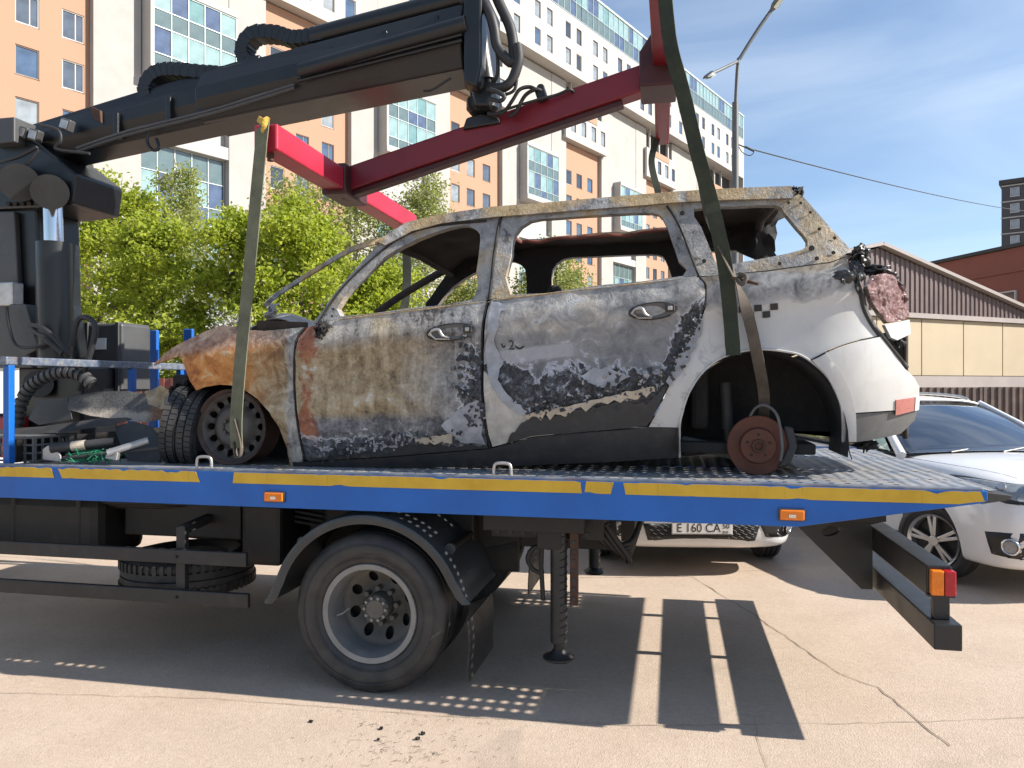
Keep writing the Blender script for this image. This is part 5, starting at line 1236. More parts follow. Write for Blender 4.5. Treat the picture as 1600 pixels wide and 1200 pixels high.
for px, py, r_ in ((1066, 333, .011), (1100, 408, .009), (1232, 317, .006), (1251, 317, .006), (1266, 332, .006), (1280, 358, .007), (1304, 372, .007), (1268, 388, .012), (1302, 395, .008), (1276, 404, .009), (1218, 412, .008), (521, 483, .006), (519, 494, .006)):
    a = on_side(px, py, .002); n_ = Vector((0, -1, .3)).normalized()
    MB().revolve([(r_ * .4, 0), (r_, .004), (r_ * 1.25, 0)], (0, 0, 0), 'y', 14, closed=False).shift(a + Vector((0, -.006, 0))).build('frame_hole_rim', M_RAIL, car)
    MB().revolve([(0, 0), (r_, 0)], (0, 0, 0), 'y', 14, closed=False).shift(a + Vector((0, -.0055, 0))).build('frame_hole', M_SOOTB, car)
# roof skin with the burnt-out opening
zr_pts = [(a[0], a[1]) for a in rail_t]
def zroof(x):
    for (x0, z0), (x1, z1) in zip(zr_pts[:-1], zr_pts[1:]):
        if x <= x1: return z0 + (z1 - z0) * (x - x0) / (x1 - x0)
    return zr_pts[-1][1]
xh0, xh1 = XZ(745, 330)[0], XZ(1055, 300)[0]; x_end = XZ(1238, 293)[0]; x_beg = XZ(600, 372)[0]
def ragged(p0, p1, n, amp, seed): return [(p0[0] + (p1[0] - p0[0]) * i / n + amp * N3(i * 1.7, seed), p0[1] + (p1[1] - p0[1]) * i / n + amp * N3(i * 1.3, seed + 9)) for i in range(n)]
hole = ragged((xh0, 4.46), (xh1, 4.46), 16, .03, 1) + ragged((xh1, 4.46), (xh1 - .02, 5.34), 10, .05, 2) + ragged((xh1 - .02, 5.40), (xh0 + .05, 5.46), 16, .05, 3) + ragged((xh0 + .05, 5.46), (xh0, 4.46), 10, .05, 4)
V, T = sheet([(x_beg, 4.42), (x_end, 4.36), (x_end + .02, 5.05), (x_end, 5.74), (x_beg, 5.68), (x_beg - .03, 5.05)], [hole], .05)
def zr_f(x, y): return zroof(x) + .045 * (1 - ((y - 5.05) / .7) ** 2) - .012 + .012 * N3(x * 5, y * 5) - .05 * max(0, 1 - abs(x - (xh0 - .25)) / .2) * max(0, 1 - abs(y - 5.05) / .6)
shell(V, T, lambda x, y: (x, y, zr_f(x, y)), lambda x, y: (x, y, zr_f(x, y) - .012)).build('roof_panel', [M_RAIL, M_SOOT], car, smooth=40)
MB().tube(catmull([(a, b, zr_f(a, b) - .02 + .01 * N3(a * 9, b)) for a, b in hole], 2), .013, 6, closed=False).build('roof_opening_edge', pm('red_brown_rust_edge', (0.17, 0.05, 0.03), .8, 0, .5, 12, .4, 60), car, smooth=60)
V, T = sheet([(xh1 - .1, 5.33), (xh0 + .1, 5.46), (xh0 + .1, 5.72), (xh1 - .1, 5.72)], (), .07)
for xx in (x_beg + .02, xh0 - .05, xh1 + .06, x_end - .06): MB().tube([(xx, 4.42, zroof(xx) - .05), (xx - .02, 5.05, zroof(xx) - .02), (xx, 5.68, zroof(xx) - .05)], .028, 8, ell=.7).build('roof_bow', M_SOOT, car, smooth=60)
# burnt liner / tailgate mass hanging inside the rear
lin_ = [P(*p, 5.35) for p in ((1070, 318), (1228, 320), (1227, 338), (1216, 344), (1212, 352), (1214, 366), (1209, 380), (1212, 392), (1204, 402), (1196, 410), (1180, 405), (1168, 400), (1150, 390), (1106, 388), (1090, 396), (1060, 392))]
V, T = sheet([(p.x, p.z) for p in lin_], (), .035)
yl = lambda x, z: 5.35 + .10 * N3(x * 4, z * 4, 5) + .05 * N3(x * 12, z * 12, 7)
shell(V, T, lambda x, z: (x, yl(x, z), z), lambda x, z: (x, yl(x, z) + .03, z), 0, 0).build('burnt_headliner', M_SOOTB, car, smooth=25)
# debris hanging above tailgate and at roof end
def crumple(name, c, size, mat, seed, n=14, parent=car):
    rd = random.Random(seed); mb = MB()
    for i in range(n):
        o = Vector(c) + Vector((rd.uniform(-1, 1) * size[0], rd.uniform(-1, 1) * size[1], rd.uniform(-1, 1) * size[2])) * .6
        a = Vector((rd.uniform(-1, 1), rd.uniform(-1, 1), rd.uniform(-1, 1))).normalized(); b = a.orthogonal().normalized(); L = rd.uniform(.7, 1.5) * max(size); w = L * rd.uniform(.45, .9)
        def fn(u, v):
            p = o + a * (u - .5) * L + b * (v - .5) * w + a.cross(b) * .3 * L * (N3(u * 2 + i, v * 2, seed) + .35 * N3(u * 6, v * 6 + i, seed)) + b * .18 * L * N3(u * 4, i, seed) + a * .15 * L * N3(v * 5, i, 2); return p
        mb.grid(fn, 8, 6)
    return mb.build(name, mat, parent, solid=.004, smooth=20)
def ragline0(pts, amp, seed, k=4):
    out = []; rd = random.Random(seed)
    for a, b in zip(pts, pts[1:] + pts[:1]):
        for i in range(k): out.append((a[0] + (b[0] - a[0]) * i / k + rd.uniform(-amp, amp), a[1] + (b[1] - a[1]) * i / k + rd.uniform(-amp, amp)))
    return out
def side3(px, py, dy=0.0):
    v = on_side(px, py, dy); return v
M_TAR = pm('melted_black_plastic', (0.018, 0.018, 0.02), .38, 0, .5, 14, .5, 30, .3, (0.10, 0.095, 0.085))
def blob(c, r, seed, mat, drips=3, name='melted_tailgate_trim'):
    mb = MB(); rd = random.Random(seed); c = Vector(c)
    def fn(u, v):
        t, p = u * 2 * math.pi, v * math.pi; n = Vector((math.sin(p) * math.cos(t), math.sin(p) * math.sin(t), math.cos(p)))
        k = 1 + .5 * N3(n.x * 2 + seed, n.y * 2, n.z * 2) + .35 * N3(n.x * 5, n.y * 5 + seed, n.z * 5) + .15 * N3(n.x * 11, n.y * 11, n.z * 11 + seed)
        return c + Vector((n.x * r[0], n.y * r[1], n.z * r[2])) * k
    mb.grid(fn, 36, 22)
    for i in range(drips):
        a = c + Vector((rd.uniform(-.7, .7) * r[0], -.5 * r[1], -.4 * r[2])); L = rd.uniform(.6, 1.6) * r[2]
        mb.tube(catmull([a, a + Vector((rd.uniform(-.2, .2) * L, -.01, -.5 * L)), a + Vector((rd.uniform(-.3, .3) * L, -.012, -L))], 4), [.010, .009, .008, .007, .006, .005, .005, .004, .003], 6)
    return mb.build(name, mat, car, smooth=70)
blob(side3(1345, 400, .03), (.045, .07, .055), 3, M_TAR, 2); blob(side3(1366, 420, .05), (.075, .05, .028), 4, M_TAR, 2); blob(side3(1338, 428, .0), (.035, .02, .06), 5, M_TAR, 2)
blob(side3(1392, 430, .06), (.05, .03, .022), 6, M_TAR, 1); blob(side3(1318, 432, .0), (.045, .012, .03), 7, M_TAR, 2)
crumple('melted_tailgate_trim', side3(1345, 398, .02), (.04, .06, .05), M_TAR, 4, 3)
MB().tube(catmull([side3(1395, 434, .02), side3(1410, 446, .0), side3(1404, 470, -.03), side3(1416, 480, .0)], 6), .004, 6).build('hanging_wire', M_TAR, car, smooth=60)
M_PEEL = pm('blue_grey_peeling_paint', (0.30, 0.315, 0.345), .55, 0, .35, 12, .4, 40, .3, (.16, .165, .18))
for k_, pl_ in enumerate((((769, 470), (792, 476), (778, 500), (774, 540), (788, 562), (779, 592), (798, 622), (826, 643), (814, 650), (786, 630), (766, 598), (760, 540)), ((1062, 560), (1080, 530), (1096, 492), (1100, 505), (1086, 540), (1066, 582), (1046, 604), (1040, 596)), ((905, 588), (930, 574), (962, 578), (985, 590), (960, 606), (930, 604)), ((690, 664), (715, 640), (748, 622), (752, 660), (758, 694), (722, 692), (704, 680)))):
    panel('peeling_paint', smooth_poly(poly(*ragline0(pl_, 2.5, 30 + k_)), 1), (), M_PEEL, .016, -.011, .003, .008, parent=rdoor if k_ < 3 else fdoor)
crumple('melted_roof_trim', side3(1247, 300, .05), (.05, .06, .03), M_SOOTB, 7, 8)
line_on([(1346, 452), (1350, 480), (1362, 505), (1380, 530), (1400, 555), (1416, 574)], .016, M_CLAD, 'tailgate_gasket')
# melted tail lamp: lumpy lens
def melt():
    m = M('melted_lamp_plastic'); n = m.noise(28, 6, .7, 1.2); n2 = m.noise(7, 4)
    c = m.ramp(n, [(.3, (0.03, 0.015, 0.015)), (.46, (0.17, 0.075, 0.075)), (.6, (0.30, 0.18, 0.175)), (.78, (0.5, 0.44, 0.43))])
    return m.out(c, .18, 0, m.bump(n, .9, .02))
M_MELT = melt()
pl_ = poly((1352, 448), (1362, 432), (1380, 428), (1396, 432), (1402, 450), (1412, 470), (1419, 495), (1404, 502), (1384, 505), (1372, 490), (1358, 468))
V, T = sheet(pl_, (), .012)
lampy = lambda x, z: ycar(x, z) - .035 + .012 * N3(x * 40, z * 40, 3) + .018 * N3(x * 18, z * 18, 6)
shell(V, T, lambda x, z: (x, lampy(x, z), z), lambda x, z: (x, lampy(x, z) + .08, z), 0, 0).build('tail_lamp', M_MELT, car, smooth=60)
panel('lamp_base', poly((1380, 508), (1419, 500), (1421, 522), (1400, 532), (1390, 528)), (), M_QT, .02, -.03, .06, .002)
crumple('lamp_remains', side3(1412, 535, .03), (.035, .03, .015), M_CHAR, 9, 6); blob(side3(1408, 462, .02), (.03, .05, .06), 12, M_MELT, 1, 'lamp_side')
panel('rear_reflector', poly((1399, 625), (1428, 621), (1427, 642), (1398, 649)), (), pm('reflector_red', (0.42, 0.15, 0.13), .3, 0, .1, 30, .05, 200), .02, -.02, .01, 0)
panel('reflector_lens', poly((1430, 620), (1436, 619), (1435, 640), (1429, 642)), (), m_lab, .02, -.02, .01, 0)
# tail panel closing the back
tx = XZ(1430, 620)[0]
MB().grid(lambda u, v: (tx - .02 + .06 * (1 - (2 * u - 1) ** 4), 4.55 + u * 1.0, 1.38 + v * .62), 10, 8).build('tailgate', M_SOOT, car, solid=.02, smooth=40)
# wheel-arch flare ring on the quarter (grey)
ar = [(1268, 563), (1288, 583), (1303, 608), (1313, 635), (1316, 690)]; ar2 = [(1290, 555), (1312, 580), (1328, 612), (1336, 645), (1337, 690)]
panel('arch_flare', poly(*ar, *ar2[::-1]), (), M_QT, .03, -.018, .02, .001)
# taxi checks and scraps of lettering
M_INK = pm('black_vinyl', (0.018, 0.018, 0.02), .6, 0, .3, 20, .1, 90)
for x0, y0, w_ in ((1154, 479, 12), (1178, 477, 12), (1203, 475, 12), (1166, 489, 12), (1191, 487, 12)):
    panel('taxi_check', poly((x0, y0), (x0 + w_, y0 - 1), (x0 + w_ + .5, y0 + 9), (x0 + .5, y0 + 10)), (), M_INK, .05, -.008, .002, 0)
c_ = on_side(800, 540, -.016); text_mesh('2', .075, 'door_number', M_INK, car, c_ - CB, R(90), 0, .001)
MB().tube(catmull([on_side(784, 537), on_side(787, 543), on_side(790, 540)], 4), .004, 5).build('lettering_scrap', M_INK, car)
MB().tube(catmull([on_side(806, 541), on_side(812, 545), on_side(819, 541)], 4), .005, 5).build('lettering_scrap', M_INK, car)
# door cladding that survived, with ragged top edge
def ragline(pts, amp, seed, k=6):
    out = []; rd = random.Random(seed)
    for a, b in zip(pts[:-1], pts[1:]):
        for i in range(k): out.append((a[0] + (b[0] - a[0]) * i / k, a[1] + (b[1] - a[1]) * i / k + rd.uniform(-amp, amp)))
    return out + [pts[-1]]
top_r = ragline([(790, 692), (812, 664), (835, 648), (870, 650), (925, 636), (975, 628), (1010, 630), (1042, 600)], 3.0, 2)
panel('door_cladding', poly(*top_r, (1036, 618), (1018, 657), (1010, 665), (920, 673), (832, 681), (792, 693)), (), M_CLAD, .025, -.012, .012, .003, parent=rdoor)
top_f = ragline([(486, 717), (530, 712), (580, 703), (630, 698), (655, 693), (680, 695), (720, 697), (762, 696)], 2.5, 3)
panel('door_cladding', poly(*top_f, (763, 700), (620, 712), (484, 719)), (), M_CLAD, .025, -.012, .012, .003, parent=fdoor)
# curled paint flakes along the burnt edges
def flakes(path, n, size, mat, seed, name, spread, parent):
    rd = random.Random(seed); mb = MB()
    for i in range(n):
        k = rd.randrange(len(path) - 1); a, b = path[k], path[k + 1]; u = rd.random()
        px, py = a[0] + (b[0] - a[0]) * u + rd.gauss(0, spread), a[1] + (b[1] - a[1]) * u + rd.gauss(0, spread)
        p = on_side(px, py, -.008 - .012 * rd.random()); s_ = size * rd.uniform(.4, 1.3); t = rd.uniform(0, 6.28)
        d = Vector((math.cos(t), rd.uniform(-.5, .1), math.sin(t))).normalized(); w_ = Vector((-math.sin(t), rd.uniform(-.3, .1), math.cos(t))).normalized()
        cu = rd.uniform(.2, .7)
        mb.grid(lambda u_, v_: p + d * (u_ - .5) * s_ + w_ * (v_ - .5) * s_ * (.8 - .4 * u_) + Vector((0, -1, 0)) * cu * s_ * u_ * u_ + Vector((N3(u_ * 4 + i, v_ * 4), 0, N3(v_ * 4, u_ * 4 + i))) * s_ * .25, 3, 2)
    o = mb.build(name, mat, parent, solid=.0025); tag(o, kind='stuff'); return o
pathF = [(722, 545), (738, 580), (735, 620), (745, 660)]; pathFb = [(500, 706), (560, 700), (620, 690), (650, 684), (735, 680)]
pathR = [(835, 636), (880, 630), (940, 615), (1000, 600), (1045, 590)]; pathRr = [(1048, 585), (1070, 545), (1092, 500)]
flakes(pathF, 60, .030, M_CHAR, 1, 'paint_flakes', 9, fdoor); flakes(pathF, 22, .016, M_ASH, 2, 'ash_flakes', 9, fdoor)
flakes(pathFb, 60, .028, M_CHAR, 3, 'paint_flakes', 7, fdoor); flakes(pathFb, 40, .017, M_ASH, 4, 'ash_flakes', 5, fdoor)
flakes(pathR, 90, .034, M_CHAR, 5, 'paint_flakes', 9, rdoor); flakes(pathR, 60, .020, M_ASH, 6, 'ash_flakes', 9, rdoor)
flakes(pathRr, 40, .026, M_CHAR, 7, 'paint_flakes', 5, rdoor); flakes(pathRr, 30, .016, M_ASH, 8, 'ash_flakes', 4, rdoor)
M_CRM = pm('scorched_cream_edge', (0.44, 0.38, 0.30), .8, 0, .25, 14, .3, 60)
edge_px = ragline([(822, 648), (850, 640), (890, 634), (940, 622), (980, 612), (1022, 604)], 1.5, 6)
edge_lo = ragline([(1024, 614), (990, 626), (940, 634), (900, 642), (860, 650), (826, 656)], 6.5, 7, 5)
panel('scorched_edge', poly(*edge_px, *edge_lo), (), M_CRM, .02, -.022, .004, .006, parent=rdoor)
panel('scorched_edge', poly(*ragline([(650, 686), (690, 680), (708, 677)], 1.5, 8), *ragline([(708, 693), (680, 693), (652, 694)], 2, 9)), (), M_CRM, .02, -.02, .004, .004, parent=fdoor)
# door handles: recess, lever, lock
for (cx, cy), par in (((706, 519), fdoor), ((1021, 486), rdoor)):
    pts = [XZ(cx + 38 * math.cos(t) , cy + 13 * math.sin(t) - 3.5 * math.cos(t)) for t in [q * math.pi / 12 for q in range(24)]]
    V, T = sheet(pts, (), .015); xc, zc = XZ(cx, cy)
    yh = lambda x, z: ycar(x, z) - .010 + .012 * max(0, 1 - ((x - xc) / .12) ** 2 - ((z - zc) / .04) ** 2)
    rec = shell(V, T, lambda x, z: (x, yh(x, z), z), lambda x, z: (x, yh(x, z) + .004, z), 0, 0).build('handle_recess', M_GCLAD, par, smooth=50)
    MB().tube(catmull([Vector((p[0], ycar(*p) - .012, p[1])) for p in pts[3:]], 2), .0035, 6).build('recess_rim', M_CLAD, rec, smooth=60)
    h = [on_side(cx - 34, cy + 5, -.02), on_side(cx - 28, cy - 2, -.03), on_side(cx - 18, cy - 3, -.034), on_side(cx - 12, cy + 6, -.034), on_side(cx - 2, cy + 9, -.024)]
    MB().tube(catmull(h, 5), [.006] * 5 + [.009] * 11 + [.006] * 5, 8).build('lever', m_silver, rec, smooth=60)
    MB().tube([on_side(cx - 34, cy + 3, -.015), on_side(cx - 24, cy + 11, -.018), on_side(cx - 2, cy + 11, -.02)], .005, 6).build('lever', m_silver, rec)
    MB().box(on_side(cx + 26, cy - 5, -.018), (.05, .02, .042)).build('lock', M_CLAD, rec, .006)
    MB().box(on_side(cx + 26, cy - 4, -.030), (.024, .008, .022)).build('lock_barrel', m_silver, rec, .004)
# mirror base, burnt
crumple('mirror_remains', on_side(506, 518, -.012), (.06, .015, .04), M_SOOTB, 21, 12)
# bonnet: crumpled sheet
xb0, xb1 = XZ(330, 516)[0] - .25, XZ(478, 503)[0]
def bon(u, v):
    x = xb0 + (xb1 - xb0) * u; y = 4.30 + .25 * (1 - u) ** 2 + (1.5 - .5 * (1 - u) ** 2) * v
    zf = [(0, 1.80), (.2, 1.90), (.45, 2.0), (.7, 2.035), (1, 2.03)]
    for (a, za), (b, zb_) in zip(zf[:-1], zf[1:]):
        if u <= b: z = za + (zb_ - za) * (u - a) / (b - a); break
    z += .11 * max(0, 1 - abs(u - .62) / .3) * max(0, 1 - abs(v - .12) / .3) + .03 * math.sin(v * 3.14) + .02 * N3(u * 6, v * 6, 4)
    return (x, y, z)
MB().grid(bon, 26, 26).build('bonnet', pm('grey_crumpled_bonnet', (0.40, 0.39, 0.385), .6, .1, .35, 5, .3, 40, .4, (0.22, 0.13, 0.08)), car, solid=.008, smooth=30)
crumple('bonnet_tear', on_side(408, 482, .10), (.05, .03, .06), M_ASH, 23, 6)
MB().grid(lambda u, v: Vector(on_side(398 + 80 * u, 500 + 3 * u, .02)) + Vector((0, .0, -v * .06)), 8, 3).build('bonnet_edge', M_SOOT, car, solid=.006)
# windscreen trim strip, hanging from the pillar to the bonnet
pw = [on_side(596, 373, .02), P(575, 381, 4.30), P(545, 392, 4.42), P(500, 418, 4.62), P(455, 446, 4.78), P(430, 463, 4.80), P(414, 478, 4.72)]
MB().ribbon(catmull(pw, 6), (0, .3, 1), .035, .012).build('windscreen_trim', M_RAIL, car, smooth=60)
# far A pillar fork and quarterlight bars inside
MB().tube(catmull([P(590, 488, 5.80), P(630, 460, 5.79), P(690, 425, 5.75), P(740, 402, 5.7)], 5), .03, 8).build('far_pillar', M_SOOT, car, smooth=60)
MB().tube(catmull([P(668, 478, 5.82), P(690, 452, 5.80), P(715, 428, 5.76), P(745, 415, 5.7)], 5), .028, 8).build('far_pillar', M_SOOT, car, smooth=60)
for y in (4.245, 5.825): MB().prism([(XZ(742, 475)[0], y, zbelt(-1.0) + .02), (XZ(792, 470)[0], y, zbelt(-1.0) + .04), (XZ(796, 690)[0], y, 1.27), (XZ(738, 700)[0], y, 1.27)], (0, .03, 0)).build('pillar_inner', M_SOOTB, car, .004)
# floor, bulkhead, inner structure
MB().bb((-2.15, 4.34, 1.30), (.75, 5.76, 1.36)).build('floor_pan', M_SOOTB, car, .01)
MB().bb((-2.2, 4.32, 1.32), (-2.12, 5.78, 1.93)).build('bulkhead', M_SOOTB, car, .01)
MB().bb((-3.2, 4.80, 1.35), (-2.25, 5.30, 1.80)).build('engine_block', M_SOOTB, car, .06)
MB().tube([(-3.28, 4.6, 1.62), (-3.42, 5.05, 1.64), (-3.28, 5.5, 1.62)], .05, 10).build('bumper_beam', M_SOOTB, car, smooth=60)
for y in (4.55, 5.45): MB().bb((-3.25, y, 1.36), (-2.2, y + .09, 1.52)).build('chassis_leg', M_SOOTB, car, .01)
for y in (4.62, 5.26):
    s_ = thing('seat_frame', None, None); s_.parent = car
    for dx in (0, .36):
        pass
    MB().tube(catmull([(-.85, y, 1.5), (-.78, y, 1.75), (-.72, y + .02, 2.04), (-.72, y + .12, 2.14), (-.72, y + .3, 2.14), (-.72, y + .4, 2.04), (-.78, y + .42, 1.75), (-.85, y + .42, 1.5)], 5), .018, 7).build('back_frame', M_SOOT, s_, smooth=60)
    MB().bb((-1.3, y, 1.42), (-.82, y + .42, 1.48)).build('seat_pan', M_SOOT, s_, .02)
    MB().bb((-.76, y + .1, 2.16), (-.69, y + .32, 2.30)).build('headrest', M_SOOTB, s_, .03)
MB().bb((.1, 4.45, 1.42), (.2, 5.65, 2.02)).build('rear_seat_back', M_SOOTB, car, .03)
# front wheelhouse and steel wheel
fw = P(365, 667, 4.22)
MB().grid(lambda u, v: (fw.x + .40 * math.cos(math.pi * (1.08 * u - .04)), 4.24 + .42 * v, fw.z + .02 + .37 * math.sin(math.pi * (1.08 * u - .04))), 22, 3).build('wheel_housing', M_SOOTB, car, smooth=60)
MB().cyl((fw.x, 4.66, fw.z), (fw.x, 4.70, fw.z), .42, n=24).build('wheel_housing', M_SOOTB, car)
whl = thing('wheel', None, None); whl.parent = car
ho = [[(.165 * math.cos(a) + .022 * math.cos(q * math.pi / 5), .165 * math.sin(a) + .022 * math.sin(q * math.pi / 5)) for q in range(10)] for a in [i * 2 * math.pi / 14 for i in range(14)]]
V, T = sheet(rounded(.208, 44), ho, .018, .1)
def dz(r): return .045 * sm((.208 - r) / .04) - .055 * sm((.15 - r) / .05) + .03 * sm((.06 - r) / .02)
wy = 4.205
shell(V, T, lambda x, z: (fw.x + x, wy + dz(math.hypot(x, z)), fw.z + z), lambda x, z: (fw.x + x, wy + dz(math.hypot(x, z)) + .006, fw.z + z), 0, 0).build('wheel_disc', M_BSTEEL, whl, smooth=40)
MB().revolve([(.205, .0), (.226, -.02), (.230, -.016), (.230, -.006), (.222, .005), (.212, .05), (.212, .15), (.228, .17), (.224, .175), (.2, .155), (.2, .04)], (fw.x, wy, fw.z), 'y', 48).build('rim', pm('rusty_rim', (0.075, 0.05, 0.04), .7, .2, .4, 8, .3, 60, .4, (.16, .09, .06)), whl, smooth=40)
for i in range(5):
    a = i * 2 * math.pi / 5; MB().cyl((fw.x + .055 * math.cos(a), wy - .012, fw.z + .055 * math.sin(a)), (fw.x + .055 * math.cos(a), wy + .03, fw.z + .055 * math.sin(a)), .011, n=6).build('wheel_bolt', M_BSTEEL, whl)
MB().revolve([(0, -.03), (.028, -.03), (.032, .02), (0, .02)], (fw.x, wy, fw.z), 'y', 20).build('hub_cap', M_BSTEEL, whl, smooth=40)
# rear wheelhouse, suspension, brake disc
rwc = P(1188, 690, 4.2)
def house(u, v):
    a = math.pi * (1.1 * u - .05); return (rwc.x + (.43) * math.cos(a), 4.18 + .5 * v, rwc.z + .0 + .475 * math.sin(a))
MB().grid(house, 24, 4).build('wheel_housing', M_CLAD, car, smooth=60)
pls = [(rwc.x + .43 * math.cos(t), rwc.z + .475 * math.sin(t)) for t in [math.pi * q / 16 for q in range(17)]]
MB().prism([(x, 4.66, z) for x, z in pls] + [(pls[-1][0], 4.66, rwc.z - .06), (rwc.x + .1, 4.66, rwc.z - .06), (rwc.x + .1, 4.66, rwc.z + .03), (pls[0][0], 4.66, rwc.z + .03)], (0, .02, 0)).build('wheel_housing', M_SOOTB, car)
dc = P(1184, 696, 4.30); brake = thing('brake_assembly', None, None); brake.parent = car
MB().revolve([(0, .03), (.152, .03), (.160, .022), (.160, .004), (.156, .0), (.098, .0), (.094, -.012), (.09, -.03), (.05, -.032), (0, -.032)], (dc.x, dc.y, dc.z), 'y', 48).build('brake_disc', M_DISC, brake, smooth=35)
MB().revolve([(.024, -.05), (.033, -.052), (.036, -.033), (.024, -.03)], (dc.x, dc.y, dc.z), 'y', 24).build('hub_ring', m_rust, brake, smooth=40)
for i in range(5):
    a = i * 2 * math.pi / 5 + .3; MB().cyl((dc.x + .06 * math.cos(a), dc.y - .0335, dc.z + .06 * math.sin(a)), (dc.x + .06 * math.cos(a), dc.y - .03, dc.z + .06 * math.sin(a)), .007, n=10).build('stud_hole', M_SOOTB, brake)
MB().prism([(dc.x + .10, dc.y - .02, dc.z - .12), (dc.x + .165, dc.y - .02, dc.z - .1), (dc.x + .20, dc.y - .02, dc.z), (dc.x + .18, dc.y - .02, dc.z + .1), (dc.x + .13, dc.y - .02, dc.z + .11), (dc.x + .155, dc.y - .02, dc.z)], (0, .09, 0)).build('caliper', M_CLAD, brake, .012)
MB().tube(catmull([P(1170, 655, 4.32), P(1180, 638, 4.3), P(1195, 633, 4.28), P(1212, 645, 4.26), P(1219, 668, 4.25), P(1222, 700, 4.25), P(1219, 720, 4.26)], 6), .008, 8).build('brake_hose', M_GCLAD, brake, smooth=60)
MB().cyl(P(1137, 670, 4.5), P(1133, 598, 4.5), .035, .035, 14).build('damper', M_CLAD, car, smooth=40)
MB().cyl(P(1138, 700, 4.5), P(1137, 660, 4.5), .026, .026, 14).build('damper', M_CLAD, car, smooth=40)
MB().beam(P(1065, 690, 4.5), P(1180, 715, 4.42), .06, .07).build('trailing_arm', M_GCLAD, car, .01)
MB().beam(P(1065, 705, 4.6), (dc.x, 4.7, dc.z - .03), .05, .06).build('trailing_arm', M_CLAD, car, .01)
MB().tube([(dc.x, 4.34, dc.z), (dc.x, 5.7, dc.z)], .04, 12).build('rear_axle', M_CLAD, car, smooth=40)
MB().revolve([(0, .03), (.158, .03), (.166, .0), (.09, -.03), (0, -.032)], (dc.x, 5.75, dc.z), 'y', 36).build('brake_disc', M_DISC, car, smooth=35)
# burnt front: lamp bucket and dangling remains left of the wheel
for i, (px, py, sz) in enumerate(((296, 600, .05), (290, 630, .06), (300, 655, .05), (285, 610, .04))): crumple('burnt_front_remains', P(px, py, 4.42), (sz, .08, sz), M_SOOTB, 40 + i, 7)
MB().bb(P(268, 650, 4.45), P(296, 585, 4.45) + Vector((0, .12, 0))).build('headlamp_housing', M_SOOTB, car, .02)
MB().tube(catmull([P(1325, 690, 4.45), P(1327, 705, 4.45), P(1331, 718, 4.45)], 4), .003, 5).build('dangling_wire', M_SOOTB, car)
blob(P(1352, 694, 4.75), (.06, .05, .028), 61, M_SOOTB, 2, 'exhaust_remains')
# ================================================================== parked cars
def car_paint(name, col, coat=0.6):
    m = M(name); n = m.noise(4, 6); c = m.mix(m.ss(n, .4, .75, 0, .12), col, (0.35, 0.31, 0.27))
    return m.out(c, .28, 0.0, None, **{'Coat Weight': coat, 'Coat Roughness': .06})
m_cwhite = car_paint('white_car_paint', (0.74, 0.74, 0.745)); m_cgrey = car_paint('dark_grey_car_paint', (0.07, 0.075, 0.08))
m_trimb = pm('black_trim', (0.02, 0.02, 0.021), .45, 0, .2, 8, .05, 90)
m_int = pm('dark_interior', (0.09, 0.09, 0.095), .8, 0, .2, 8, .1, 60)
m_seat = pm('dark_seat_cloth', (0.06, 0.063, 0.068), .8, 0, .2, 8, .1, 60)
m_hl = pm('headlamp_clear', (0.22, 0.24, 0.26), .08, .3, .3, 25, 0)
m_alloy = pm('alloy_silver', (0.55, 0.55, 0.56), .3, .8, .1, 8, 0)
def cglass():
    m = M('car_glass'); g1 = m.n('ShaderNodeBsdfTransparent'); g1.inputs['Color'].default_value = (0.80, 0.88, 0.90, 1)
    g2 = m.n('ShaderNodeBsdfGlossy'); g2.inputs['Roughness'].default_value = .02; fr = m.n('ShaderNodeFresnel'); fr.inputs['IOR'].default_value = 1.6
    f2 = m.op('MULTIPLY_ADD', fr.outputs[0], 1.3, .30, clamp=True); mx = m.n('ShaderNodeMixShader'); m.put(mx.inputs[0], f2)
    m.t.links.new(g1.outputs[0], mx.inputs[1]); m.t.links.new(g2.outputs[0], mx.inputs[2]); m.t.links.new(mx.outputs[0], m.t.nodes['Material Output'].inputs['Surface'])
    return m.m
m_cgl = cglass()
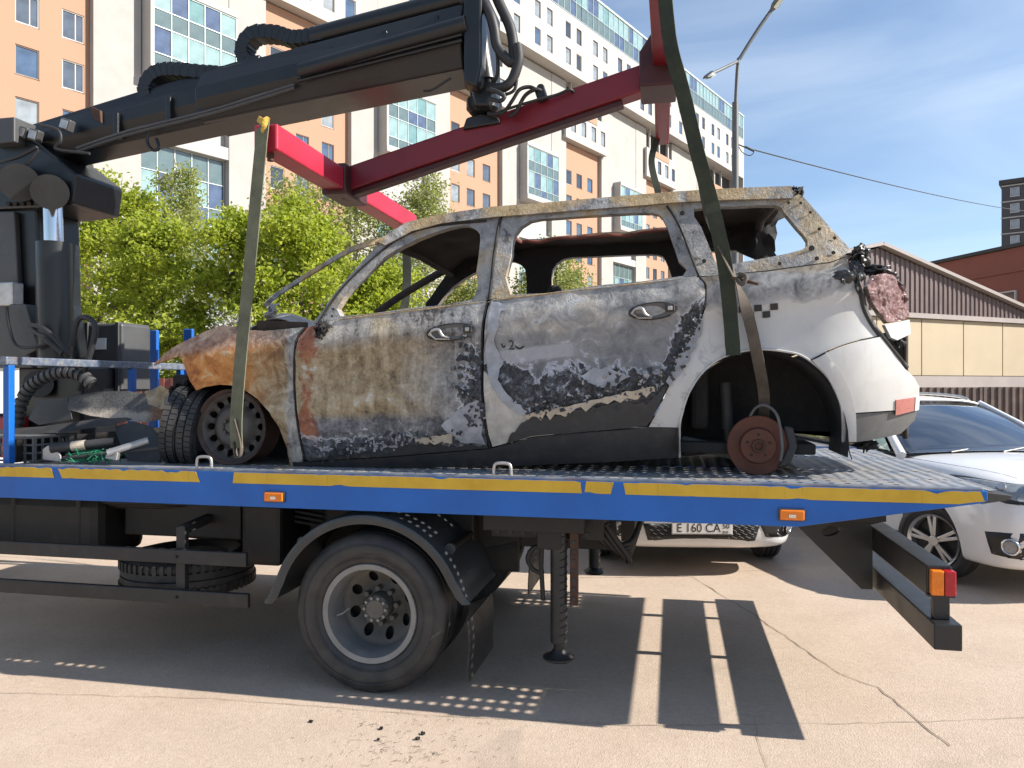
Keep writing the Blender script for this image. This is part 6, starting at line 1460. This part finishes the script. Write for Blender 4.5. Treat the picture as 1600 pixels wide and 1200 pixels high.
ST = [(2.20, [(0, .30), (.50, .30), (.58, .34), (.66, .52), (.63, .68), (.56, .80), (.3, .84), (0, .85)]),
      (2.12, [(0, .24), (.68, .24), (.74, .30), (.79, .52), (.77, .72), (.69, .875), (.36, .92), (0, .93)]),
      (1.92, [(0, .22), (.80, .22), (.85, .28), (.88, .54), (.87, .80), (.765, .945), (.40, .985), (0, 1.0)]),
      (1.55, [(0, .22), (.84, .22), (.88, .28), (.91, .57), (.895, .85), (.79, .985), (.42, 1.025), (0, 1.04)]),
      (1.15, [(0, .22), (.84, .22), (.88, .28), (.915, .58), (.90, .87), (.80, 1.005), (.43, 1.045), (0, 1.06)]),
      (.82, [(0, .22), (.84, .22), (.88, .28), (.915, .6), (.90, .88), (.81, 1.01), (.43, 1.05), (0, 1.06)]),
      (.70, [(0, .22), (.84, .22), (.88, .28), (.915, .6), (.90, .88), (.82, 1.02), (.77, .98), (0, .97)]),
      (0, [(0, .22), (.84, .22), (.88, .28), (.92, .6), (.90, .9), (.83, 1.04), (.78, .98), (0, .97)]),
      (-1.25, [(0, .22), (.84, .22), (.88, .28), (.92, .6), (.905, .92), (.84, 1.07), (.78, 1.0), (0, .98)]),
      (-1.85, [(0, .24), (.82, .24), (.87, .3), (.90, .6), (.885, .94), (.82, 1.10), (.74, 1.02), (0, 1.0)]),
      (-2.10, [(0, .28), (.76, .28), (.80, .34), (.85, .6), (.83, .93), (.76, 1.08), (.6, 1.05), (0, 1.04)]),
      (-2.22, [(0, .34), (.6, .34), (.66, .40), (.74, .6), (.72, .88), (.66, 1.0), (.4, 1.02), (0, 1.02)])]
def parked_car(label, loc, rotz, paint, name='parked_car', plate=None, rails=True, steer=0.0, group='parked cars behind the truck'):
    c = thing(name, label, 'car', loc, rotz, group)
    mb = MB(); nst = len(ST); k = 15
    for x, pr in ST:
        full = [(-y, z) for y, z in pr[:0:-1]] + list(pr) if False else None
        ring = [(y, z) for y, z in pr] + [(-y, z) for y, z in pr[6:0:-1]]   # 8 + 6 = 14
        mb.v += [Vector((x, y, z)) for y, z in ring]
    k = 14
    for i in range(nst - 1):
        for j in range(k):
            mb.f.append([i * k + j, i * k + (j + 1) % k, (i + 1) * k + (j + 1) % k, (i + 1) * k + j])
            mb.mi.append(1 if (5 <= i <= 9 and j in (5, 6, 7, 8)) else 0)
    mb.f += [list(range(k)), [(nst - 1) * k + j for j in range(k)][::-1]]; mb.mi += [0, 0]
    body = mb.build('body', [paint, m_int], None, smooth=50, sub=2)
    cut = MB()
    for x in (1.30, -1.32):
        for s_ in (-1, 1): cut.cyl((x, s_ * .55, .33), (x, s_ * 1.1, .33), .385, n=40)
    co_ = cut.build('cutter', m_int, None); bo = body.modifiers.new('b', 'BOOLEAN'); bo.object = co_; bo.operation = 'DIFFERENCE'; bo.solver = 'EXACT'
    dg = bpy.context.evaluated_depsgraph_get(); me = bpy.data.meshes.new_from_object(body.evaluated_get(dg))
    old = body.data; body.modifiers.clear(); body.data = me; bpy.data.objects.remove(co_)
    me.polygons.foreach_set('use_smooth', [True] * len(me.polygons)); me.set_sharp_from_angle(angle=R(45))
    body.parent = c
    bvh = BVHTree.FromPolygons([v.co.copy() for v in me.vertices], [list(p.vertices) for p in me.polygons])
    def patch(nm, top, bot, mat, off=.006, n=14, m_=5, th=.01, parent=body):
        top, bot = catmull(top, 5), catmull(bot, 5); q = MB()
        def fn(u, v):
            a = top[round(u * (len(top) - 1))]; b = bot[round(u * (len(bot) - 1))]; p = a.lerp(b, v); loc_, nn, _, _ = bvh.find_nearest(p); return loc_ + nn * off
        return q.grid(fn, n, m_).build(nm, mat, parent, smooth=50, solid=th, local=True)
    for s_ in (-1, 1):
        S3 = lambda *p: [(x, s_ * y, z) for x, y, z in p]
        hl = patch('headlamp', S3((2.12, .44, .875), (1.97, .72, .93), (1.50, .87, .965)), S3((2.16, .44, .76), (2.05, .76, .765), (1.62, .90, .89)), m_trimb, .012, 24, 8)
        patch('headlamp_lens', S3((2.12, .48, .86), (1.98, .72, .91), (1.62, .87, .945)), S3((2.15, .48, .775), (2.05, .75, .79), (1.70, .89, .90)), m_hl, .020, 22, 7, parent=hl)
        for yy, xx, zz, rr in ((.60, 2.06, .825, .036), (.73, 1.97, .855, .032)):
            lp, nn, _, _ = bvh.find_nearest(Vector((xx, s_ * yy, zz))); MB().cyl(lp + nn * .018, lp + nn * .034, rr, rr * .9, 16).build('lamp_unit', m_alloy, hl, smooth=40, local=True)
        fg = patch('fog_lamp_pod', S3((2.17, .46, .55), (2.08, .68, .55), (1.93, .86, .53)), S3((2.16, .55, .36), (2.07, .72, .36), (1.97, .84, .36)), m_trimb, .004)
        lp, nn, _, _ = bvh.find_nearest(Vector((2.06, s_ * .72, .45))); t_ = nn.orthogonal().normalized(); b_ = nn.cross(t_)
        MB().tube([lp + nn * .016 + (t_ * math.cos(a) + b_ * math.sin(a)) * .058 for a in [q * math.pi / 12 for q in range(24)]], .010, 6, True).build('fog_lamp_ring', m_chrome, fg, smooth=60, local=True)
        MB().cyl(lp + nn * .008, lp + nn * .02, .048, n=18).build('fog_lamp', m_hl, fg, smooth=40, local=True)
        patch('bonnet_line', S3((.80, .77, 1.03), (1.4, .72, 1.01), (1.95, .60, .97)), S3((.80, .765, 1.03), (1.4, .715, 1.01), (1.95, .595, .97)), m_trimb, .001, 20, 1, .002)
        MB().tube([(.80, s_ * .815, 1.015), (.40, s_ * .72, 1.27), (-.06, s_ * .615, 1.475)], [.045, .035, .035], 8).build('pillar', paint, c, smooth=60, local=True)
        for xa, ya in ((-.42, .0), (-1.28, .0)): MB().beam((xa, s_ * .83, 1.05), (xa - .02, s_ * .625, 1.47), .02, .07, (1, 0, 0)).build('pillar', m_trimb, c, local=True)
        MB().beam((-1.92, s_ * .80, 1.08), (-1.72, s_ * .62, 1.45), .03, .16, (1, 0, 0)).build('pillar', paint, c, .01, local=True)
        MB().grid(lambda u, v: (.66 - 2.5 * u - (.62 if u < .0 else 0) * v - .68 * v * max(0, 1 - u * 3.5), s_ * (.835 - .21 * v), 1.045 + .02 * u + .40 * v), 16, 3).build('side_window', m_cgl, c, solid=.004, local=True)
        MB().tube(catmull([(.62, s_ * .845, 1.045), (-.5, s_ * .852, 1.06), (-1.85, s_ * .83, 1.10)], 5), .012, 6).build('window_trim', m_trimb, c, smooth=60, local=True)
        mr = MB(); mr.revolve([(0, -.10), (.05, -.09), (.075, -.03), (.08, .03), (.06, .09), (0, .10)], (0, 0, 0), 'y', 16)
        mr.v = [Vector((.52 + v.x * .7, s_ * (.98 + v.y * 1.0 * .9), 1.08 + v.z * .9)) for v in mr.v]; mir = mr.build('mirror', paint, c, smooth=60, local=True)
        MB().bb((.48, s_ * .86, 1.02), (.53, s_ * .93, 1.06)).build('mirror_arm', m_trimb, mir, local=True)
        if rails: MB().tube(catmull([(-.14, s_ * .55, 1.505), (-.3, s_ * .56, 1.545), (-.9, s_ * .57, 1.57), (-1.5, s_ * .56, 1.55), (-1.68, s_ * .55, 1.51)], 5), .016, 8).build('roof_rail', m_alloy, c, smooth=60, local=True)
        patch('sill', S3((.85, .9, .33), (0, .92, .33), (-.88, .91, .33)), S3((.85, .86, .23), (0, .86, .23), (-.88, .86, .23)), m_trimb, .006, 20, 3)
        patch('door_line', S3((.62, .91, .95), (.64, .93, .6), (.60, .9, .34)), S3((.614, .91, .95), (.634, .93, .6), (.594, .9, .34)), m_trimb, .001, 14, 1, .002)
        patch('door_line', S3((-.38, .91, .98), (-.38, .93, .6), (-.40, .9, .34)), S3((-.386, .91, .98), (-.386, .93, .6), (-.406, .9, .34)), m_trimb, .001, 14, 1, .002)
        for xw in (1.30, -1.32):
            w = thing('wheel', None, None); w.parent = c
            ty = tyre(MB(), (xw, s_ * .79, .335), .2, .335, .225, 40).build('tyre', m_rub, w, smooth=35, local=True)
            o_ = s_ * .09
            MB().revolve([(.205, o_ * .9), (.228, o_ * 1.12), (.232, o_), (.215, o_ * .4), (.21, -o_), (.2, -o_), (.2, o_ * .4)], (xw, s_ * .79, .335), 'y', 40).build('rim', m_alloy, w, smooth=40, local=True)
            MB().cyl((xw, s_ * .80, .335), (xw, s_ * .81, .335), .2, n=30).build('brake_shield', m_trimb, w, local=True)
            sp_ = MB()
            for q in range(5):
                for dq in (-.13, .13):
                    a = q * 2 * math.pi / 5 + dq + .4; ce = Vector((xw, s_ * .868, .335)); d = Vector((math.cos(a), 0, math.sin(a)))
                    sp_.beam(ce + d * .03, ce + d * .21, .03, .022, (0, 1, 0))
            sp_.cyl((xw, s_ * .855, .335), (xw, s_ * .885, .335), .045, n=16); sp_.build('spokes', m_alloy, w, .004, local=True)
            if steer and xw > 0:
                pc = Vector((xw, s_ * .79, .335)); w.location = pc - Matrix.Rotation(steer, 3, 'Z') @ pc; w.rotation_euler = (0, 0, steer)
    ws = MB().grid(lambda u, v: (lambda q: (.80 + .10 * (1 - q * q) - .84 * u - .02 * math.sin(math.pi * u) * -1.6, (.79 - .19 * u) * q, 1.035 + .03 * (1 - q * q) + .425 * u + .03 * math.sin(math.pi * u)))(2 * v - 1), 10, 14)
    ws.build('windscreen', m_cgl, c, solid=.005, smooth=60, local=True)
    MB().grid(lambda u, v: (lambda q: (-.03 + .06 * (1 - q * q) - 1.85 * u, (.615 - .03 * u) * q, 1.468 + .055 * (1 - q ** 4) + .035 * math.sin(math.pi * min(1, u * 1.05))))(2 * v - 1), 12, 14).build('roof', paint, c, solid=.025, smooth=60, local=True)
    MB().grid(lambda u, v: (lambda q: (-1.90 - .22 * (1 - u), (.70 - .11 * u) * q, 1.06 + .40 * u))(2 * v - 1), 4, 6).build('rear_window', m_trimb, c, solid=.006, smooth=60, local=True)
    for s_ in (-1, 1):
        st_ = thing('seat', None, None); st_.parent = c
        MB().bb((-.48, s_ * .36 - .23, .97), (-.34, s_ * .36 + .23, 1.24)).build('backrest', m_seat, st_, .05, local=True)
        MB().bb((-.46, s_ * .36 - .12, 1.27), (-.36, s_ * .36 + .12, 1.42)).build('headrest', m_seat, st_, .04, local=True)
        for dy in (-.05, .05): MB().cyl((-.41, s_ * .36 + dy, 1.23), (-.41, s_ * .36 + dy, 1.29), .008, n=6).build('headrest_post', m_silver, st_, local=True)
    MB().bb((.30, -.74, .96), (.80, .74, 1.04)).build('dashboard', m_int, c, .03, local=True)
    MB().tube([Vector((.26 + .05 * math.sin(a), .36 + .17 * math.cos(a), 1.06 + .15 * math.sin(a))) for a in [q * math.pi / 14 for q in range(28)]], .014, 6, True).build('steering_wheel', m_trimb, c, smooth=60, local=True)
    MB().bb((.10, -.11, 1.38), (.13, .11, 1.44)).build('rear_view_mirror', m_trimb, c, .01, local=True)
    for s_ in (0, 1): MB().tube([(.93 - .02 * s_, .1 - .5 * s_, 1.055), (.84, .4 - .5 * s_, 1.085), (.80, .62 - .5 * s_, 1.10)], .008, 6).build('wiper', m_trimb, c, local=True)
    patch('grille', [(2.16, -.42, .78), (2.24, 0, .78), (2.16, .42, .78)], [(2.2, -.40, .64), (2.26, 0, .64), (2.2, .40, .64)], m_trimb, .005)
    lo = patch('lower_grille', [(2.14, -.50, .47), (2.24, 0, .47), (2.14, .50, .47)], [(2.12, -.46, .335), (2.22, 0, .335), (2.12, .46, .335)], m_trimb, .004)
    gm = MB()
    for i in range(15):
        for j in range(4):
            y = -.42 + .06 * i + (.03 if j % 2 else 0); z = .355 + .032 * j
            lp, nn, _, _ = bvh.find_nearest(Vector((2.25, y, z)))
            for a, b in (((-.03, 0), (0, .014)), ((0, .014), (.03, 0)), ((-.03, 0), (0, -.014)), ((0, -.014), (.03, 0))):
                gm.tube([lp + nn * .018 + Vector((0, a[0], a[1])), lp + nn * .018 + Vector((0, b[0], b[1]))], .0028, 4)
    tag(gm.build('grille_mesh', m_bumpr, lo, local=True), kind='stuff')
    MB().tube(catmull([(2.16, -.44, .785), (2.225, 0, .79), (2.16, .44, .785)], 8), .012, 6).build('grille_trim', m_chrome, body, smooth=60, local=True)
    if plate:
        zpl = plate[1]; lp, nn, _, _ = bvh.find_nearest(Vector((2.3, 0, zpl))); xpl = lp.x + .022
        pt = MB().bb((xpl - .012, -.26, zpl - .056), (xpl, .26, zpl + .056)).build('number_plate', m_lab, c, .004, local=True)
        MB().bb((xpl + .0003, -.252, zpl - .049), (xpl + .0012, .252, zpl + .049)).build('plate_face', m_lab, pt, local=True)
        t1 = text_mesh(plate[0], .105, 'plate_number', m_trimb, pt, (xpl + .002, -.03, zpl), R(90), R(90), .0006); t1.scale = (.92, 1, 1)
        text_mesh('50', .06, 'plate_region', m_trimb, pt, (xpl + .002, .205, zpl + .018), R(90), R(90), .0006)
        text_mesh('RUS', .028, 'plate_country', m_trimb, pt, (xpl + .002, .20, zpl - .032), R(90), R(90), .0006)
        for z in (zpl - .05, zpl + .05): MB().bb((xpl + .0005, -.254, z - .003), (xpl + .0022, .254, z + .003)).build('plate_border', m_trimb, pt, local=True)
    return c
def place(front_local, cf, rotz):
    r_ = Matrix.Rotation(rotz, 3, 'Z') @ Vector(front_local); return Vector((cf.x - r_.x, cf.y - r_.y, 0))
rz = YAW - R(84)
parked_car('white crossover parked at the right edge, seen from its front corner', place((1.3, -.88, 0), CF(3.60, 6.62), rz), rz, m_cwhite, steer=R(24))
rz = YAW - R(92)
parked_car('white car facing us, its number plate showing under the truck bed', place((2.22, 0, 0), CF(1.64, 6.62), rz), rz, m_cwhite, plate=('E 160 CA', .435), rails=False)
rz = YAW + R(172)
parked_car('dark grey car peeking out behind the white crossover', place((2.22, 0, 0), CF(7.15, 11.2), rz), rz, m_cgrey, rails=False)
# ================================================================== scrap lying on the truck bed
GS = 'scrap heaped on the front of the truck bed'
def scrap(name, label, cat, loc): return thing(name, label, cat, loc, 0, GS)
# loose tyre standing against the wreck
tp = P(266, 690, 4.12); tz = ZD
t = scrap('loose_tyre', 'worn black tyre standing upright left of the front wheel', 'tyre', (tp.x, 4.30, tz))
mb = tyre(MB(), (0, 0, 0), .2, .235, .16, 48)
rt = Matrix.Rotation(R(104), 3, 'Z') @ Matrix.Rotation(R(9), 3, 'X')
mb.v = [rt @ v + Vector((tp.x, 4.32, tz + .222)) for v in mb.v]; mb.build('carcass', m_rub, t, smooth=35)
lug = MB()
for i in range(44):
    a = i * 2 * math.pi / 44
    for dy in (-.075, -.03, .03, .075):
        a2 = a + (.07 if abs(dy) > .05 else 0)
        lug.box(rt @ Vector((.237 * math.cos(a2), dy, .237 * math.sin(a2))) + Vector((tp.x, 4.32, tz + .222)), (.014, .036, .030), rt @ Matrix.Rotation(-a2, 3, 'Y'))
tag(lug.build('tread_blocks', m_rub, t), kind='stuff')
# ribbed arc of conduit
q = [P(*p, 4.6) for p in ((27, 668), (30, 640), (42, 612), (62, 594), (88, 583), (112, 582), (130, 588), (145, 602))]
t = scrap('ribbed_hose', 'arched ribbed black hose behind the scrap on the bed', 'hose', q[0])
pp = catmull(q, 12); MB().tube(pp, .035, 10).build('hose', m_rub, t, smooth=60)
rb_ = MB(); last = pp[0]
for j in range(1, len(pp) - 1):
    if (pp[j] - last).length > .042:
        d = (pp[j + 1] - pp[j - 1]).normalized(); rb_.tube([pp[j] - d * .013, pp[j] + d * .013], .046, 10); last = pp[j]
tag(rb_.build('rings', m_grey, t, smooth=40), kind='stuff')
# burnt panel with pale underside
def crump_sheet(name, label, cat, pxs, y, tilt, mat, seed, amp=.03, step=.04, th=.006):
    ps = [P(a, b, y) for a, b in pxs]; t = scrap(name, label, cat, (sum(p.x for p in ps) / len(ps), y, ZD))
    V, T = sheet([(p.x, p.z) for p in ps], (), step); z0 = min(p.z for p in ps)
    f = lambda x, z: y + tilt * (z - z0) + amp * (N3(x * 5, z * 5, seed) + .5 * N3(x * 13, z * 13, seed))
    shell(V, T, lambda x, z: (x, f(x, z), z), lambda x, z: (x, f(x, z) + th, z), 0, 0).build('sheet', mat, t, smooth=30); return t
def two_tone():
    m = M('burnt_panel_pale_underside'); q_ = m.xyz(); n = m.noise(8, 8, .7); f = m.noise(60, 5, .7)
    e = m.add(q_[2], m.mul(m.add(n, -.5), .12)); c = m.mix(m.ss(e, .33, .28), m.ramp(f, [(.3, (.05, .05, .05)), (.7, (.13, .125, .12))]), m.ramp(f, [(.3, (.30, .25, .20)), (.7, (.46, .40, .34))]))
    c = m.mix(m.ss(q_[0], .18, .26), c, m.ramp(f, [(.3, (.13, .05, .03)), (.7, (.34, .2, .13))]))
    return m.out(c, .8, 0, m.bump(m.add(n, f), .5, .01))
crump_sheet('scorched_sheet_metal', 'curved burnt body panel with a pale underside in the scrap', 'panel', ((95, 622), (130, 612), (180, 611), (225, 617), (262, 628), (270, 640), (255, 655), (225, 660), (180, 655), (140, 650), (100, 640)), 4.55, .5, two_tone(), 3, .02)
crump_sheet('plastic_tray', 'flat black plastic undertray lying across the scrap', 'tray', ((-20, 672), (40, 668), (100, 658), (150, 655), (165, 658), (150, 665), (90, 676), (30, 680), (-20, 680)), 4.15, 2.5, M_CLAD, 5, .012)
crump_sheet('arch_liner', 'black wheel arch liner lying left of the loose tyre', 'liner', ((158, 668), (185, 660), (215, 668), (235, 685), (245, 705), (248, 722), (200, 720), (180, 700), (165, 680)), 4.22, .6, M_CLAD, 6, .02)
crump_sheet('bent_scrap', 'brown bent scrap with torn edges beside the burnt panel', 'scrap', ((222, 612), (240, 602), (258, 610), (262, 625), (270, 632), (250, 640), (232, 632)), 4.5, .3, M_RAIL, 8, .05, .02)
crump_sheet('black_board', 'dark plastic board leaning among the scrap behind the crate', 'board', ((50, 625), (95, 622), (110, 655), (60, 664), (42, 655)), 4.75, .3, m_grey, 9, .006)
# plastic crate
cp = P(20, 722, 4.1); t = scrap('plastic_crate', 'black plastic grid crate at the left edge of the bed', 'crate', (cp.x, 4.2, ZD))
cr_ = MB(); x0, x1, y0, y1, zc0, zc1 = cp.x - .35, P(60, 700, 4.05).x, 4.02, 4.36, ZD + .004, ZD + .17
for i in range(9):
    x = x0 + (x1 - x0) * i / 8; cr_.bb((x - .006, y0, zc0), (x + .006, y0 + .012, zc1)).bb((x - .006, y1 - .012, zc0), (x + .006, y1, zc1))
for i in range(6):
    y = y0 + (y1 - y0) * i / 5; cr_.bb((x1 - .012, y - .006, zc0), (x1, y + .006, zc1))
cr_.build('uprights', M_GCLAD, t)
for z in (zc0 + .008, zc0 + .05, zc0 + .09, zc1 - .01): MB().bb((x0, y0 - .003, z - .008), (x1 + .003, y1 + .003, z + .008)).build('band', M_CLAD if z < zc1 - .02 else M_GCLAD, t) if z > zc1 - .02 else None
for z in (zc0 + .012, zc0 + .06, zc0 + .11):
    b_ = MB(); b_.bb((x0, y0 - .003, z - .006), (x1, y0 + .002, z + .006)).bb((x1 - .002, y0, z - .006), (x1 + .003, y1, z + .006)); b_.build('band', M_GCLAD, t)
# steel tubes
for a, b, r_, lab, ml in (((80, 701), (180, 690), .028, 'dark pipe with a pale band lying on the bed edge', M_CLAD), ((168, 708), (232, 688), .022, 'bare steel pipe lying in front of the loose tyre', m_silver), ((100, 716), (250, 700), .014, 'thin dark rod lying behind the steel pipe', M_CLAD)):
    p, q_ = P(*a, 4.0), P(*b, 4.12); t = scrap('metal_pipe', lab, 'pipe', p); d = (q_ - p).normalized()
    u = d.orthogonal().normalized(); w = d.cross(u); pr = []
    mb = MB(); n = 16
    for c0_, rr in ((p, r_), (q_, r_), (q_, r_ * .75), (p, r_ * .75)): mb.v += [c0_ + (u * math.cos(2 * math.pi * i / n) + w * math.sin(2 * math.pi * i / n)) * rr for i in range(n)]
    for k in range(4):
        for i in range(n): mb.f.append([k * n + i, k * n + (i + 1) % n, ((k + 1) % 4) * n + (i + 1) % n, ((k + 1) % 4) * n + i]); mb.mi.append(0)
    mb.build('pipe', ml, t, smooth=40)
    if 'band' in lab: MB().revolve([(r_ + .001, -.04), (r_ + .003, -.04), (r_ + .003, .04), (r_ + .001, .04)], (0, 0, 0), 'x', 16).build('pale_band', M_CRM, t, local=True).matrix_local = Matrix.Translation(d * .16) @ d.to_track_quat('X', 'Z').to_matrix().to_4x4()
    if 'bare' in lab: MB().prism([p + Vector((-.03, .01, -.035)), p + Vector((.05, .01, -.045)), p + Vector((.06, .01, .0)), p + Vector((0, .01, .03))], (0, .03, 0)).build('lug', m_silver, t, .006)
t = scrap('flat_bracket', 'pale curved metal bracket beside the dark pipe', 'bracket', P(82, 715, 4.02))
MB().prism([P(66, 718, 4.0), P(66, 702, 4.0), P(74, 696, 4.0), (P(86, 700, 4.0)), P(94, 712, 4.0), P(95, 722, 4.0)], (0, .012, 0)).build('plate', m_silver, t, .004)
# green netting scraps
m_green = pm('green_plastic_twine', (0.02, 0.20, 0.10), .6, 0, .4, 20, .1, 60)
gp = P(137, 718, 4.06); t = scrap('green_netting', 'tangle of green plastic netting on the bed edge', 'netting', (gp.x, 4.06, ZD)); mb = MB(); rd = random.Random(8)
for i in range(46):
    o = Vector((gp.x + rd.uniform(-.12, .14), 4.06 + rd.uniform(-.06, .1), ZD + rd.uniform(.0, .06)))
    mb.tube(catmull([o, o + Vector((rd.uniform(-.08, .08), rd.uniform(-.05, .05), rd.uniform(0, .05))), o + Vector((rd.uniform(-.14, .14), rd.uniform(-.06, .06), rd.uniform(-.02, .04)))], 3), .003, 4)
mb.build('twine', m_green, t)
# small wire rack
wp = P(90, 690, 4.3); t = scrap('wire_rack', 'small white wire rack sticking up behind the dark pipe', 'rack', wp); mb = MB()
for i in range(7): mb.tube([P(68 + 6 * i, 690 - i, 4.3), P(66 + 6.4 * i, 700, 4.3)], .005, 5)
mb.tube([P(66, 688, 4.3), P(110, 682, 4.3)], .005, 5); mb.build('wires', m_silver, t)
t = scrap('stones_and_mechanical_bits', 'heap of dark greasy mechanical bits under the scrap', 'scrap', P(140, 715, 4.35))
for i in range(12):
    rd = random.Random(100 + i); c_ = P(rd.uniform(20, 250), rd.uniform(690, 716), 4.4 + .15 * (i % 3)); crumple('bit', c_, (.07, .07, .04), M_SOOTB if i % 3 else M_BSTEEL, 100 + i, 5, t)
t = scrap('red_canister', 'red plastic canister just visible at the left edge of the bed', 'canister', P(6, 680, 4.7))
mb = MB().bb(P(-25, 715, 4.75), P(14, 652, 4.75) + Vector((0, .2, 0))); mb.build('body', pm('red_plastic', (0.38, 0.02, 0.02), .4, 0, .15, 6, .05, 60), t, .03)
MB().cyl(P(0, 652, 4.85), P(0, 646, 4.85), .03, n=12).build('cap', M_CLAD, t)
t = scrap('pink_bag', 'crumpled pink bag behind the burnt panel', 'bag', P(197, 605, 5.6)); crumple('bag', P(197, 606, 5.6), (.05, .05, .04), pm('pink_film', (0.75, 0.25, 0.50), .4, 0, .1, 9, .1, 60), 77, 8, t)
# grey tool case behind the headboard
kc = (P(128, 612, 5.3), P(190, 505, 5.3)); t = thing('tool_case', 'tall grey plastic case with a white sticker beside the crane', 'case', (kc[0].x, 5.3, ZD))
MB().bb(kc[0], kc[1] + Vector((0, .35, 0))).build('body', m_grey, t, .02)
for px in (134, 182): MB().bb(P(px - 3, 612, 5.29), P(px + 3, 503, 5.29) + Vector((0, .37, 0))).build('rib', m_grey, t, .006)
MB().bb(P(149, 546, 5.285), P(165, 528, 5.285) + Vector((0, .012, 0))).build('sticker', m_lab, t)
MB().bb(P(166, 609, 5.28), P(176, 575, 5.28) + Vector((0, .012, 0))).build('latch', M_CLAD, t, .004)
# light litter in front of the truck wheel
rd = random.Random(4); mb = MB()
for i in range(170):
    p = Gz(rd.gauss(625, 70), rd.gauss(1176, 32)); a = rd.uniform(0, 6.28); L = rd.uniform(.004, .022)
    mb.tube([p + Vector((0, 0, .003)), p + Vector((math.cos(a) * L, math.sin(a) * L, .006)), p + Vector((math.cos(a + .6) * L * 1.8, math.sin(a + .6) * L * 1.8, .003))], .0008, 4)
lit = mb.build('dry_litter', pm('dry_straw_litter', (0.15, 0.115, 0.08), .9, 0, .4, 20, 0)); tag(lit, 'fine dry litter scattered in front of the rear wheel', 'litter', kind='stuff')
for i, (px, py) in enumerate(((593, 1157), (596, 1140), (653, 1156), (661, 1148), (486, 1128))):
    p = Gz(px, py); t = thing('soot_crumb', ('elongated black soot crumb lying nearest the tyre', 'small black soot crumb just above the elongated one', 'rounded dark soot crumb right of the litter', 'thin dark soot crumb beside the rounded one', 'lone black soot crumb left of the litter')[i], 'debris', p, 0, 'soot crumbs on the asphalt')
    crumple('crumb', p + Vector((0, 0, .008)), (.012, .012, .006), M_SOOTB, 200 + i, 4, t)
